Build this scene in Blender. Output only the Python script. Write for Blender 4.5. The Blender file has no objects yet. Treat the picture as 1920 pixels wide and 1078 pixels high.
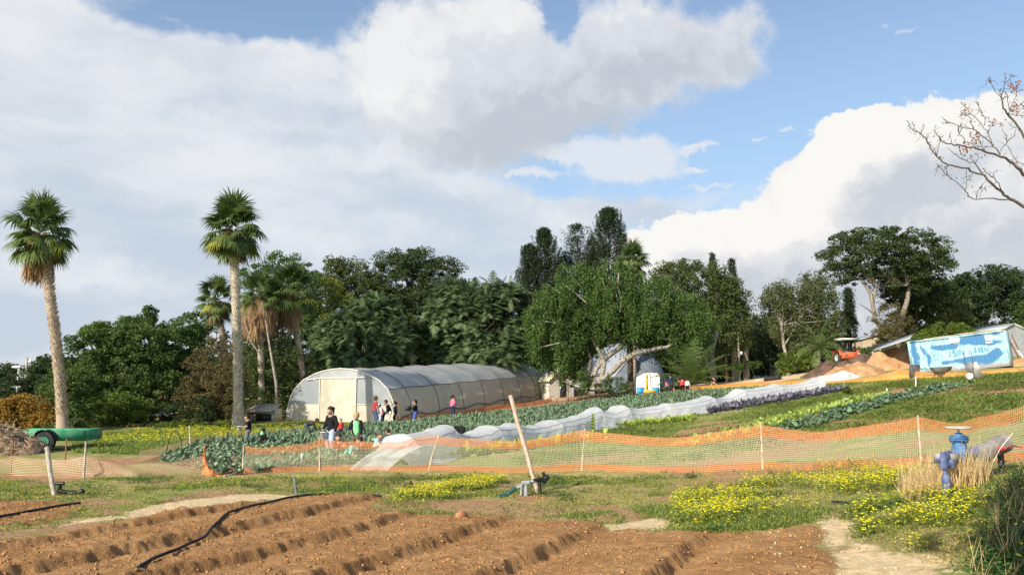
import bpy, math, random
import numpy as np
from mathutils import Vector, Matrix
rng = np.random.default_rng(7); random.seed(7)
SC = bpy.context.scene; COL = SC.collection
# ------------------------------------------------------------------ camera
F = 1507.0; CX, CY = 960.0, 539.0; CAMZ = 2.6
PITCH = math.atan((723-CY)/F)
cd = bpy.data.cameras.new("camera"); cam = bpy.data.objects.new("camera", cd); COL.objects.link(cam)
cam.location = (0, 0, CAMZ); cam.rotation_euler = (math.pi/2+PITCH, 0, 0)
cd.sensor_width = 36; cd.lens = 36*F/1920; cd.clip_end = 3000; cd.clip_start = 0.05
SC.camera = cam
def ray(px, py):
    a, b = (px-CX)/F, (CY-py)/F
    c, s = math.cos(PITCH), math.sin(PITCH)
    d = np.array([a, c-b*s, s+b*c]); return d/np.linalg.norm(d)
def P3(px, py, Y):                       # the point of pixel px,py at distance Y
    d = ray(px, py); return np.array([0, 0, CAMZ])+d*(Y/d[1])
# ------------------------------------------------------------------ light
SUN = np.array([-0.54, -0.68, 0.50]); SUN /= np.linalg.norm(SUN)
sl = bpy.data.lights.new("sun", 'SUN'); sl.energy = 4.8; sl.angle = math.radians(0.5); sl.color = (1, .93, .80)
so = bpy.data.objects.new("sun", sl); COL.objects.link(so)
so.rotation_euler = Vector(SUN).to_track_quat('Z', 'Y').to_euler()
so.location = (-30, -20, 30)
SC.view_settings.view_transform = 'Standard'; SC.view_settings.look = 'None'
SC.view_settings.exposure = 0.35; SC.view_settings.gamma = 1
SC.cycles.transparent_max_bounces = 24; SC.cycles.max_bounces = 4
SC.cycles.sample_clamp_indirect = 6
# ------------------------------------------------------------------ sky
W = bpy.data.worlds.new("World"); SC.world = W; W.use_nodes = True
nt = W.node_tree; nt.nodes.clear()
class NT:
    def __init__(s, t): s.t = t
    def n(s, typ, **kw):
        o = s.t.nodes.new(typ)
        for k, v in kw.items(): setattr(o, k, v)
        return o
    def lk(s, a, b): s.t.links.new(a, b)
    def put(s, sock, v):
        if hasattr(v, 'is_output') or isinstance(v, bpy.types.NodeSocket): s.t.links.new(v, sock)
        elif isinstance(v, (tuple, list)) and len(v) == 3 and sock.type == 'RGBA': sock.default_value = (*v, 1)
        else: sock.default_value = v
    def m(s, op, a, b=None, c=None, clamp=False):
        o = s.n('ShaderNodeMath', operation=op, use_clamp=clamp)
        s.put(o.inputs[0], a)
        if b is not None: s.put(o.inputs[1], b)
        if c is not None: s.put(o.inputs[2], c)
        return o.outputs[0]
    def v(s, op, a, b=None, out=0):
        o = s.n('ShaderNodeVectorMath', operation=op); s.put(o.inputs[0], a)
        if b is not None: s.put(o.inputs[1], b)
        return o.outputs[out]
    def mix(s, f, a, b, typ='MIX'):
        o = s.n('ShaderNodeMix', data_type='RGBA', blend_type=typ)
        s.put(o.inputs[0], f); s.put(o.inputs[6], a); s.put(o.inputs[7], b); return o.outputs[2]
    def noise(s, vec, scale, detail=4, rough=.55, dist=0.0, out=0):
        o = s.n('ShaderNodeTexNoise'); s.put(o.inputs['Vector'], vec); o.inputs['Scale'].default_value = scale
        o.inputs['Detail'].default_value = detail; o.inputs['Roughness'].default_value = rough
        o.inputs['Distortion'].default_value = dist; return o.outputs[out]
    def step(s, x, lo, hi, smooth=True):
        o = s.n('ShaderNodeMapRange', interpolation_type='SMOOTHSTEP' if smooth else 'LINEAR')
        s.put(o.inputs[0], x); o.inputs[1].default_value = lo; o.inputs[2].default_value = hi; return o.outputs[0]
T = NT(nt)
skyn = T.n('ShaderNodeTexSky', sky_type='NISHITA'); skyn.sun_disc = False
skyn.sun_elevation = math.asin(SUN[2]); skyn.sun_rotation = math.atan2(SUN[0], SUN[1])
skyn.air_density = 1.0; skyn.dust_density = 1.2; skyn.ozone_density = 1.0
tc = T.n('ShaderNodeTexCoord')
sep = T.n('ShaderNodeSeparateXYZ'); T.lk(tc.outputs['Generated'], sep.inputs[0])
az = T.m('MULTIPLY', T.m('ARCTAN2', sep.outputs[0], sep.outputs[1]), 57.2958)
el = T.m('MULTIPLY', T.m('ARCSINE', sep.outputs[2]), 57.2958)
cmb = T.n('ShaderNodeCombineXYZ'); T.put(cmb.inputs[0], az); T.put(cmb.inputs[1], el); AE = cmb.outputs[0]
def azel(px, py):
    d = ray(px, py); return math.degrees(math.atan2(d[0], d[1])), math.degrees(math.asin(d[2]))
# domain warp keeps the cloud edges billowy; the same noises are reused for shading
def split(c):
    o = T.n('ShaderNodeSeparateColor'); T.put(o.inputs[0], c); return o.outputs
wrp = T.noise(AE, .16, 4, .6, out=1)
AW = T.v('ADD', AE, T.v('MULTIPLY', T.v('SUBTRACT', wrp, (.5, .5, .5)), (7.0, 4.5, 0)))
wrp2 = T.noise(AE, .42, 5, .62, out=1); w2 = split(wrp2)
AWs = T.v('ADD', AE, T.v('MULTIPLY', T.v('SUBTRACT', wrp2, (.5, .5, .5)), (3.4, 2.8, 0)))
fine = T.noise(AE, 1.05, 6, .62)
bil = T.noise(AWs, .62, 3, .5)
def blobs(coord, lst):
    acc = None
    for (px, py, sx, sy, a) in lst:
        u, w = azel(px, py)
        d = T.v('MULTIPLY', T.v('SUBTRACT', coord, (u, w, 0)), (26.3/sx, 26.3/sy, 0))
        g = T.m('EXPONENT', T.m('MULTIPLY', T.v('DOT_PRODUCT', d, d, out=1), -1.0))
        g = T.m('MULTIPLY', g, a)
        acc = g if acc is None else T.m('ADD', acc, g)
    return acc
K = 7.9
def c10(r, g, b): return (r*K, g*K, b*K)
col = T.mix(1.0, skyn.outputs[0], (1.45, 1.42, 1.42), 'MULTIPLY')
col = T.mix(T.m('MULTIPLY', T.step(el, 34, 4), .62), col, c10(.42, .62, .86))     # pale veil towards the horizon
# A: broad soft sheet on the left, streaky
A = blobs(AW, [(150, 250, 430, 190, 1.1), (-250, 500, 500, 420, .9), (520, 330, 330, 190, .8), (780, 480, 330, 110, .7), (300, 560, 600, 130, .7),
   (20, 60, 110, 50, .6), (190, 40, 120, 30, .35), (560, 120, 130, 60, .45), (1100, 330, 190, 26, .28), (1180, 380, 240, 26, .5), (1020, 440, 300, 60, .5), (1750, 560, 600, 80, .5),
   (550, 30, 230, 58, -.85), (1030, 350, 90, 26, -.3), (300, 350, 60, 18, -.15), (930, 510, 60, 26, -.22)])
str_ = T.noise(T.v('MULTIPLY', AW, (.35, 1.15, 1)), .30, 5, .6)
A = T.m('ADD', A, T.m('MULTIPLY', T.m('SUBTRACT', str_, .5), 1.25))
aA = T.step(A, .18, .74)
shA = T.noise(T.v('MULTIPLY', AWs, (.42, 1.3, 1)), .19, 3, .5)
shA = T.m('ADD', shA, T.m('MULTIPLY', T.step(el, 4, 24), .22))
cA = T.mix(T.step(shA, .42, .80), c10(.58, .65, .745), c10(.85, .86, .88))
col = T.mix(T.m('MULTIPLY', aA, .90), col, cA)
# small fair clouds
S = blobs(AWs, [(1160, 290, 100, 42, 1.0), (1040, 285, 80, 18, .8), (1215, 320, 70, 26, .8), (990, 328, 60, 10, .8), (1312, 278, 38, 9, .8), (1306, 320, 18, 7, .7), (1340, 350, 60, 10, .6), (1425, 260, 22, 6, .6), (1470, 240, 24, 6, .6), (1655, 45, 24, 6, .5), (1700, 55, 30, 6, .5), (1840, 80, 28, 12, .35), (320, 40, 70, 10, .35)])
S = T.m('ADD', S, T.m('MULTIPLY', T.m('SUBTRACT', fine, .5), .5))
col = T.mix(T.m('MULTIPLY', T.step(S, .25, .75), .85), col, c10(.78, .82, .87))
# C: the big shaded cloud top centre
C_ = [(770, 120, 125, 110, 1.15), (700, 130, 60, 60, .4), (900, 170, 150, 120, .9), (930, 20, 90, 50, .8), (1080, 175, 190, 80, .95), (1180, 60, 130, 90, .9), (1330, 110, 95, 60, .75), (1400, 60, 55, 70, .45), (880, 280, 140, 60, .6),
      (1050, 30, 26, 44, -.9), (850, 110, 22, 40, -.45)]
C = blobs(AWs, C_)
C = T.m('ADD', C, T.m('MULTIPLY', T.m('SUBTRACT', w2[2], .5), .9))
aC = T.step(C, .28, .82)
u0, w0 = azel(1050, 215); u1, w1 = azel(900, 240)
dk = blobs(AWs, [(1020, 235, 230, 75, 1.0), (1290, 130, 150, 50, .55), (1180, 130, 100, 40, .4), (900, 290, 130, 50, .6)])
lt = blobs(AWs, [(740, 120, 110, 110, 1.0), (930, 10, 110, 60, .8), (1150, 10, 130, 40, .5)])
sC = T.m('ADD', T.m('SUBTRACT', T.m('MULTIPLY', lt, .6), T.m('MULTIPLY', dk, .55)), T.m('MULTIPLY', T.m('SUBTRACT', bil, .5), .9))
cC = T.mix(T.step(sC, -.55, .05), c10(.56, .59, .64), c10(.74, .76, .80))
cC = T.mix(T.step(sC, .0, .5), cC, c10(.91, .91, .90))
col = T.mix(T.m('MULTIPLY', aC, .90), col, cC)
# B: crisp cumulus on the right
B_ = [(1690, 290, 105, 72, 1.2), (1805, 245, 80, 45, .9), (1610, 310, 80, 68, .95), (1560, 350, 90, 80, .8), (1930, 330, 95, 95, 1.05), (1800, 430, 260, 130, 1.2), (1560, 470, 160, 80, 1.0), (1430, 450, 110, 55, .8), (1280, 450, 80, 45, .8), (1330, 510, 200, 70, 1.1), (1220, 500, 60, 50, .5), (1700, 600, 500, 120, 1.2), (2050, 540, 300, 240, .8)]
def Bfield(coord, nz):
    return T.m('ADD', blobs(coord, B_), T.m('MULTIPLY', T.m('SUBTRACT', nz, .5), .55))
B0 = Bfield(AWs, bil)
AW1 = T.v('ADD', AWs, (-.7, .9, 0))
B1 = Bfield(AW1, T.noise(AW1, .62, 3, .5))
Be = T.m('ADD', B0, T.m('MULTIPLY', T.m('SUBTRACT', fine, .5), .38))
aB = T.step(Be, .47, .62)
rel = T.m('SUBTRACT', B0, B1)                      # relief towards the sun
rel = T.m('ADD', rel, T.m('MULTIPLY', T.m('SUBTRACT', fine, .5), .22))
dB = blobs(AWs, [(1760, 420, 150, 60, .8), (1900, 480, 160, 60, .7), (1560, 520, 200, 40, .35), (1700, 340, 70, 30, .3)])
rel = T.m('SUBTRACT', rel, T.m('MULTIPLY', dB, .28))
cB = T.mix(T.step(rel, -.32, .10), c10(.60, .64, .70), c10(.77, .785, .81))
cB = T.mix(T.step(rel, .06, .42), cB, c10(.95, .935, .90))
col = T.mix(aB, col, cB)
bg = T.n('ShaderNodeBackground'); T.put(bg.inputs[0], col); bg.inputs[1].default_value = 0.1
wo = T.n('ShaderNodeOutputWorld'); T.lk(bg.outputs[0], wo.inputs[0])
W.cycles.sampling_method = 'MANUAL'; W.cycles.sample_map_resolution = 256
# ------------------------------------------------------------------ terrain
CP = np.array([(0,0,1.0),(-8,0,.8),(8,0,1.6),(-15,-30,1),(15,-30,1.8),(-7,11,.05),(0,10.5,.15),(4,10,.4),(7.7,12,1.15),(5.2,9,.55),(9,9,1.8),
 (-6,20,0),(0,20,0),(5,20,.2),(-15,20,0),(9.2,17.5,.9),(7,23,.35),(11.5,20,1.25),(-20,35,0),(-8,35,0),(2,35,.1),(10,32,.85),(20,42,2.15),(17,30,1.9),
 (-14,58,0),(-8,57,0),(4.3,89,1.3),(-4,60,.15),(14,77,1.95),(26,54,3.3),(33,54,3.95),(30,68,4.3),(8,60,1.0),(-35,60,-.2),(-30,90,0),(-60,120,0),(0,120,1.8),(35,100,3.6),
 (60,100,5),(0,250,2),(-150,250,0),(150,250,6),(-250,60,0),(250,60,8),(-60,0,.3),(60,0,4),(0,900,2),(-600,900,0),(600,900,8)], float)
def _tps():
    n = len(CP); S = CP[:, :2]/50.0
    r = np.linalg.norm(S[:, None]-S[None], axis=2); Kk = np.where(r > 0, r*r*np.log(r+1e-12), 0)+np.eye(n)*.0008
    A = np.zeros((n+3, n+3)); A[:n, :n] = Kk; A[:n, n] = 1; A[:n, n+1:] = S; A[n, :n] = 1; A[n+1:, :n] = S.T
    return np.linalg.solve(A, np.r_[CP[:, 2], 0, 0, 0])
_W = _tps()
def Z(x, y):
    x = np.atleast_1d(np.asarray(x, float)); y = np.atleast_1d(np.asarray(y, float))
    sh = x.shape; x = x.ravel()/50; y = y.ravel()/50
    out = _W[-3]+_W[-2]*x+_W[-1]*y
    for (a, b, _), w in zip(CP, _W):
        r2 = (x-a/50)**2+(y-b/50)**2
        out = out+w*.5*r2*np.log(r2+1e-12)
    return out.reshape(sh)
def z1(x, y): return float(Z(x, y)[0])
_tt = np.concatenate([np.linspace(5, 60, 1100), np.linspace(60.05, 160, 800)])
def G(px, py):                           # the ground point seen at pixel px,py
    d = ray(px, py); t = _tt/d[1]
    h = CAMZ+d[2]*t-Z(d[0]*t, d[1]*t)
    i = np.argmax(h < 0)
    if h[i] >= 0: i = len(t)-1
    j = max(i-1, 0); f = h[j]/(h[j]-h[i]+1e-9) if i else 0
    tt = t[j]+(t[i]-t[j])*min(max(f, 0), 1)
    x, y = d[0]*tt, d[1]*tt
    return np.array([x, y, z1(x, y)])
def onY(px, Y):                          # ground point in the direction of column px at distance Y
    a = (px-CX)/F; x = a*Y
    for _ in range(3): x = a*(Y*math.cos(PITCH)+(z1(x, Y)-CAMZ)*math.sin(PITCH))
    return np.array([x, Y, z1(x, Y)])
def h2(ix, iy, s=0):
    n = (ix.astype(np.int64)*374761393+iy.astype(np.int64)*668265263+s*1442695041) & 0xffffffff
    n = ((n ^ (n >> 13))*1274126177) & 0xffffffff; return ((n ^ (n >> 16)) & 0xffff)/65535.0
def vn(x, y, s=0):
    ix, iy = np.floor(x), np.floor(y); fx, fy = x-ix, y-iy; fx = fx*fx*(3-2*fx); fy = fy*fy*(3-2*fy)
    a, b, c, d = h2(ix, iy, s), h2(ix+1, iy, s), h2(ix, iy+1, s), h2(ix+1, iy+1, s)
    return (a+(b-a)*fx)*(1-fy)+(c+(d-c)*fx)*fy
def fbm(x, y, o=4, s=0):
    r = 0; a = .5; t = 0
    for i in range(o): r = r+a*vn(x*2**i, y*2**i, s+i); t += a; a *= .5
    return r/t
def sdpoly(x, y, poly):                  # >0 inside, metres
    d = np.full(x.shape, 1e9); ins = np.zeros(x.shape, bool); n = len(poly)
    for i in range(n):
        (x0, y0), (x1, y1) = poly[i], poly[(i+1) % n]
        ex, ey = x1-x0, y1-y0; t = np.clip(((x-x0)*ex+(y-y0)*ey)/(ex*ex+ey*ey+1e-9), 0, 1)
        d = np.minimum(d, np.hypot(x-x0-t*ex, y-y0-t*ey))
        c = ((y0 > y) != (y1 > y)) & (x < (x1-x0)*(y-y0)/(y1-y0+1e-12)+x0); ins ^= c
    return np.where(ins, d, -d)
def gp(l): return [tuple(G(a, b)[:2]) for a, b in l]
# ------------------------------------------------------------------ materials
MATS = {}
def mat(name, c1, c2=None, rough=.8, scale=3.0, bump=0.0, bscale=None, metal=0.0, spec=.3, transl=0.0, tint=None, trans_col=None, detail=4, lo=.35, hi=.65, alpha=None):
    """Principled surface; c1/c2 broken up by world-space noise, or by the mesh attribute 'tint'."""
    m = bpy.data.materials.new(name); m.use_nodes = True; n = NT(m.node_tree); n.t.nodes.clear()
    p = n.n('ShaderNodeBsdfPrincipled'); o = n.n('ShaderNodeOutputMaterial')
    g = n.n('ShaderNodeNewGeometry').outputs['Position']
    c = (*c1, 1)
    if c2 is not None:
        if tint:
            a = n.n('ShaderNodeAttribute', attribute_name='tint').outputs['Fac']
            c = n.mix(a, c1, c2)
            if tint != 1: c = n.mix(n.step(a, .93, .99), c, tint)
        else: c = n.mix(n.step(n.noise(g, scale, detail), lo, hi), c1, c2)
    n.put(p.inputs['Base Color'], c); p.inputs['Roughness'].default_value = rough; p.inputs['Metallic'].default_value = metal
    p.inputs['Specular IOR Level'].default_value = spec
    if bump:
        b = n.n('ShaderNodeBump'); b.inputs['Strength'].default_value = 1; b.inputs['Distance'].default_value = bump
        n.put(b.inputs['Height'], n.noise(g, bscale or scale*4, 5, .65)); n.lk(b.outputs[0], p.inputs['Normal'])
    out = p.outputs[0]
    if transl:
        t = n.n('ShaderNodeBsdfTranslucent'); n.put(t.inputs[0], c if trans_col is None else (*trans_col, 1))
        mx = n.n('ShaderNodeMixShader'); mx.inputs[0].default_value = transl; n.lk(out, mx.inputs[1]); n.lk(t.outputs[0], mx.inputs[2]); out = mx.outputs[0]
    n.lk(out, o.inputs[0]); MATS[name] = m; return m
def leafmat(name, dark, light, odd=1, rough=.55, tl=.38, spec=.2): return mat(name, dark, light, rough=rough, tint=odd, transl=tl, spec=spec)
# ------------------------------------------------------------------ meshes
class M:
    def __init__(s): s.v = []; s.f = {}; s.n = 0; s.t = []; s.uv = []
    def add(s, v, f, tint=0.0, mi=0):
        v = np.asarray(v, float).reshape(-1, 3); f = np.asarray(f, int)
        s.v.append(v); k = f.shape[1]; s.f.setdefault((k, mi), []).append(f+s.n)
        s.t.append(np.broadcast_to(np.asarray(tint, float), (len(v),)).copy()); s.n += len(v); return s
    def box(s, c, size, rz=0, tint=0, mi=0, taper=1.0, rot=None):
        sx, sy, sz = [a/2 for a in size]
        v = np.array([(x*sx*(taper if z > 0 else 1), y*sy*(taper if z > 0 else 1), z*sz) for z in (-1, 1) for x, y in ((-1, -1), (1, -1), (1, 1), (-1, 1))])
        if rot is not None: v = v@np.array(rot).T
        ca, sa = math.cos(rz), math.sin(rz); v = np.c_[v[:, 0]*ca-v[:, 1]*sa, v[:, 0]*sa+v[:, 1]*ca, v[:, 2]]
        return s.add(v+np.array(c), [(0, 3, 2, 1), (4, 5, 6, 7), (0, 1, 5, 4), (1, 2, 6, 5), (2, 3, 7, 6), (3, 0, 4, 7)], tint, mi)
    def tube(s, pts, r, n=8, tint=0, mi=0, cap=True, flat=1.0):
        pts = np.asarray(pts, float); k = len(pts); r = np.broadcast_to(np.asarray(r, float), (k,))
        d = np.gradient(pts, axis=0); d /= np.linalg.norm(d, axis=1)[:, None]+1e-9
        ref = np.array([0, 0, 1.0]) if abs(d[0][2]) < .9 else np.array([1.0, 0, 0]); U = []
        u = np.cross(d[0], ref); u /= np.linalg.norm(u)
        for i in range(k):
            u = u-d[i]*np.dot(u, d[i]); u /= np.linalg.norm(u)+1e-9; U.append(u.copy())
        U = np.array(U); V = np.cross(d, U); a = np.linspace(0, 2*math.pi, n, endpoint=False)
        v = (pts[:, None]+r[:, None, None]*(np.cos(a)[None, :, None]*U[:, None]+flat*np.sin(a)[None, :, None]*V[:, None])).reshape(-1, 3)
        f = [(i*n+j, i*n+(j+1) % n, (i+1)*n+(j+1) % n, (i+1)*n+j) for i in range(k-1) for j in range(n)]
        s.add(v, f, tint, mi)
        if cap:
            for i, fl in ((0, 1), (k-1, 0)):
                b = s.n; ring = v[i*n:(i+1)*n]; s.add(np.vstack([ring, pts[i]]), [((j+1) % n, j, n) if fl else (j, (j+1) % n, n) for j in range(n)], tint, mi)
        return s
    def grid(s, V, tint=0, mi=0, closed=False):
        V = np.asarray(V, float); a, b = V.shape[:2]
        i, j = np.meshgrid(np.arange(a-1), np.arange(b if closed else b-1), indexing='ij'); i = i.ravel(); j = j.ravel(); j2 = (j+1) % b
        return s.add(V.reshape(-1, 3), np.c_[i*b+j, i*b+j2, (i+1)*b+j2, (i+1)*b+j], tint if np.ndim(tint) == 0 else np.asarray(tint).ravel(), mi)
    def sphere(s, c, r, nu=14, nv=9, tint=0, mi=0, rot=None):
        r = np.broadcast_to(np.asarray(r, float), (3,)); th = np.linspace(0, math.pi, nv); ph = np.linspace(0, 2*math.pi, nu, endpoint=False)
        V = np.stack([np.sin(th)[:, None]*np.cos(ph), np.sin(th)[:, None]*np.sin(ph), np.cos(th)[:, None]*np.ones(nu)], -1)*r
        if rot is not None: V = V@np.array(rot).T
        return s.grid(V[::-1]+np.array(c), tint, mi, True)
    def blades(s, base, d, side, L, w, droop=0.0, segs=3, prof=(1, 1, .7, .05), tint=0, mi=0, fold=0.0):
        base = np.asarray(base, float); N = len(base); d = np.array(d, float); d /= np.linalg.norm(d, axis=1)[:, None]+1e-9
        side = np.array(side, float); side /= np.linalg.norm(side, axis=1)[:, None]+1e-9
        L = np.broadcast_to(L, (N,)); w = np.broadcast_to(w, (N,)); droop = np.broadcast_to(droop, (N,))
        p = base.copy(); st = []; pr = np.interp(np.linspace(0, 1, segs+1), np.linspace(0, 1, len(prof)), prof)
        for k in range(segs+1):
            hw = (w*pr[k]/2)[:, None]
            if fold: 
                nn = np.cross(side, d); st.append(np.stack([p-side*hw+nn*hw*fold, p, p+side*hw+nn*hw*fold], 1))
            else: st.append(np.stack([p-side*hw, p+side*hw], 1))
            p = p+d*(L/segs)[:, None]; d = d+np.array([0, 0, -1.0])*(droop/segs)[:, None]; d /= np.linalg.norm(d, axis=1)[:, None]
        A = np.stack(st, 1); m = A.shape[2]; v = A.reshape(-1, 3); q = (segs+1)*m
        ff = [(k*m+j, k*m+j+1, (k+1)*m+j+1, (k+1)*m+j) for k in range(segs) for j in range(m-1)]
        f = (np.arange(N)[:, None, None]*q+np.array(ff)[None]).reshape(-1, 4)
        return s.add(v, f, np.repeat(np.broadcast_to(tint, (N,)), q), mi)
    def leaves(s, c, size, tint=0, mi=0, aspect=.55, droop=0.0, up=0.0):
        c = np.asarray(c, float); N = len(c); a = rng.normal(size=(N, 3)); a[:, 2] = a[:, 2]*.7-droop; a /= np.linalg.norm(a, axis=1)[:, None]
        b = rng.normal(size=(N, 3)); b[:, 2] *= (1-up)
        b -= a*(a*b).sum(1)[:, None]; b /= np.linalg.norm(b, axis=1)[:, None]+1e-9
        sz = (np.broadcast_to(size, (N,))*rng.uniform(.7, 1.3, N))[:, None]
        a = a*sz*.5; b = b*sz*.5*aspect
        v = np.stack([c-a, c+b, c+a, c-b], 1).reshape(-1, 3)
        return s.add(v, np.arange(4*N).reshape(N, 4), np.repeat(np.broadcast_to(tint, (N,)), 4), mi)
    def build(s, name, mats, parent=None, loc=None, smooth=False, uv=None):
        me = bpy.data.meshes.new(name); V = np.concatenate(s.v)
        o = None
        if loc is not None: V = V-np.array(loc)
        loops = []; tot = []; mis = []
        for (k, mi), L in s.f.items():
            f = np.concatenate(L); loops.append(f.ravel()); tot += [k]*len(f); mis.append(np.full(len(f), mi))
        loops = np.concatenate(loops).astype(np.int32); tot = np.array(tot, np.int32); mis = np.concatenate(mis).astype(np.int32)
        me.vertices.add(len(V)); me.vertices.foreach_set('co', V.astype(np.float32).ravel())
        me.loops.add(len(loops)); me.loops.foreach_set('vertex_index', loops)
        me.polygons.add(len(tot)); me.polygons.foreach_set('loop_start', np.r_[0, np.cumsum(tot)[:-1]].astype(np.int32))
        me.polygons.foreach_set('material_index', mis)
        me.update(calc_edges=True)
        if smooth: me.polygons.foreach_set('use_smooth', np.ones(len(tot), bool))
        a = me.attributes.new('tint', 'FLOAT', 'POINT'); a.data.foreach_set('value', np.concatenate(s.t).astype(np.float32))
        for mm in (mats if isinstance(mats, (list, tuple)) else [mats]): me.materials.append(MATS[mm] if isinstance(mm, str) else mm)
        if uv is not None:
            l = me.uv_layers.new(name='UVMap'); l.data.foreach_set('uv', uv[loops].astype(np.float32).ravel())
        o = bpy.data.objects.new(name, me); COL.objects.link(o)
        if parent is not None: o.parent = parent
        elif loc is not None: o.location = loc
        return o
def tag(o, label=None, cat=None, group=None, kind=None):
    if label: o['label'] = label
    if cat: o['category'] = cat
    if group: o['group'] = group
    if kind: o['kind'] = kind
    return o
def thing(name, label, cat, loc=(0, 0, 0), rz=0, group=None):
    o = bpy.data.objects.new(name, None); COL.objects.link(o); o.location = tuple(loc); o.rotation_euler = (0, 0, rz); o.empty_display_size = .2
    return tag(o, label, cat, group)
def dup(o, parent=None):
    c = o.copy(); COL.objects.link(c)
    if parent is not None: c.parent = parent
    for ch in [x for x in SC.objects if x.parent == o]: dup(ch, c)
    return c
def R3(rx=0, ry=0, rz=0): return np.array(Matrix.Rotation(rz, 3, 'Z')@Matrix.Rotation(ry, 3, 'Y')@Matrix.Rotation(rx, 3, 'X'))
def wob(a, b, n, amp=.0, sag=.0):
    t = np.linspace(0, 1, n)[:, None]; p = np.array(a)*(1-t)+np.array(b)*t
    e = np.sin(math.pi*t); p = p+rng.normal(size=(n, 3))*amp*e; p[:, 2] -= (sag*4*t*(1-t))[:, 0]; return p
# ------------------------------------------------------------------ colours
leafmat('leaf_ficus', (.042, .08, .02), (.16, .26, .06))
leafmat('leaf_round', (.05, .085, .022), (.165, .25, .06))
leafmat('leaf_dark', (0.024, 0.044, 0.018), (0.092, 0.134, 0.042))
leafmat('leaf_olive', (.055, .072, .022), (.19, .24, .08))
leafmat('leaf_deep', (.036, .054, .018), (.12, .17, .055))
leafmat('leaf_pepper', (.065, .08, .03), (.21, .245, .10))
leafmat('leaf_ash', (.06, .095, .042), (.24, .33, .14))
leafmat('leaf_brown', (0.101, 0.081, 0.034), (0.255, 0.210, 0.083))
leafmat('leaf_yellow', (.22, .13, .025), (.50, .31, .05))
leafmat('leaf_lime', (.12, .15, .02), (.30, .34, .06))
leafmat('leaf_shrub', (0.061, 0.101, 0.018), (0.243, 0.319, 0.053))
leafmat('leaf_cypress', (0.028, 0.044, 0.021), (0.081, 0.104, 0.045))
leafmat('palm_green', (.05, .09, .03), (.20, .27, .07), odd=(.32, .33, .05), rough=.4, spec=.4)
leafmat('palm_dead', (.22, .13, .065), (.55, .37, .2), rough=.8, spec=.1)
leafmat('cauli', (.08, .135, .075), (.27, .36, .22), odd=(.30, .42, .20), rough=.55, tl=.12)
leafmat('cauli_far', (.08, .135, .075), (.25, .34, .20), odd=(.30, .42, .20), rough=.55, tl=.12)
leafmat('lettuce', (.26, .36, .06), (.52, .62, .16), rough=.5)
leafmat('kale', (.09, .15, .085), (.22, .32, .18), rough=.5, tl=.12)
leafmat('redcab', (.09, .085, .11), (.22, .21, .26), rough=.5, tl=.1)
leafmat('grass', (.23, .22, .055), (.56, .52, .18), odd=(.52, .43, .22), rough=.7)
leafmat('grass_green', (.13, .19, .035), (.38, .44, .11), rough=.6)
leafmat('dry', (.55, .38, .17), (.85, .66, .36), rough=.8)
leafmat('petal', (.80, .70, .02), (.95, .88, .06), rough=.6, tl=.2)
leafmat('weed', (.04, .09, .02), (.15, .28, .06), rough=.5)
mat('bark', (.16, .13, .10), (.34, .30, .24), scale=6, bump=.03, bscale=14)
mat('bark_dark', (.06, .048, .038), (.15, .12, .09), scale=6, bump=.03, bscale=14)
mat('bark_pale', (.20, .175, .14), (.38, .34, .28), scale=5, bump=.02, bscale=14)
mat('palm_bark', (.30, .22, .15), (.66, .55, .42), tint=1, rough=.9)
mat('palm_bark_pale', (.30, .25, .18), (.80, .72, .56), tint=1, rough=.9)
mat('wood', (.42, .33, .22), (.62, .52, .38), scale=9, bump=.006, bscale=40)
mat('wood_grey', (.34, .30, .24), (.52, .47, .39), scale=9, bump=.006, bscale=40)
mat('wood_dark', (.10, .07, .05), (.2, .15, .1), scale=9)
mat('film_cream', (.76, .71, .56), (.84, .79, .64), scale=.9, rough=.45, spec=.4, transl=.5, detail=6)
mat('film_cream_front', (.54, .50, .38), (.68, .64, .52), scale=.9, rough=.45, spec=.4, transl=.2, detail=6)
mat('film_grey', (.54, .56, .555), (.66, .67, .66), scale=.8, rough=.4, spec=.5, transl=.4, detail=6)
mat('film_blue', (.40, .44, .46), (.50, .53, .53), scale=.7, rough=.4, spec=.5, transl=.4, detail=6)
mat('pipe_white', (.74, .71, .62), (.62, .58, .48), rough=.5)
mat('pipe_dark', (.12, .115, .10), (.2, .19, .17), rough=.5)
mat('fleece', (.80, .81, .82), (.88, .89, .90), scale=2.5, rough=.85, transl=.5, bump=.03, bscale=5, spec=.1)
mat('tarp_white', (.46, .45, .40), (.62, .61, .56), scale=2.5, rough=.7, bump=.02, bscale=4)
mat('skin', (.42, .25, .175), rough=.55); mat('skin_dark', (.30, .17, .11), rough=.55)
for nme, c in dict(black=(.012, .012, .014), charcoal=(.035, .037, .042), navy=(.02, .03, .07), jeans=(.06, .09, .16), jeans_light=(.33, .42, .52), grey=(.12, .13, .14), greydark=(.07, .08, .085),
        red=(.62, .05, .04), pink=(.80, .16, .25), palepink=(.78, .50, .56), green=(.20, .78, .25), mint=(.10, .66, .50), white=(.78, .78, .76), blue=(.06, .10, .42), sky=(.16, .40, .72), orange=(.85, .36, .05),
        cyan=(.30, .68, .68), khaki=(.10, .09, .06), plaid=(.30, .04, .05), cream=(.66, .62, .5), salmon=(.72, .33, .24), rose=(.45, .05, .10)).items():
    mat('cloth_'+nme, c, tuple(min(1, a*1.35+.004) for a in c), rough=.9, scale=9, spec=.15)
mat('hair_dark', (.018, .012, .010), (.035, .024, .018), rough=.6, scale=30); mat('hair_brown', (.07, .035, .02), (.12, .06, .03), rough=.6, scale=30)
mat('hair_blond', (.38, .24, .11), (.52, .36, .18), rough=.6, scale=30)
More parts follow.
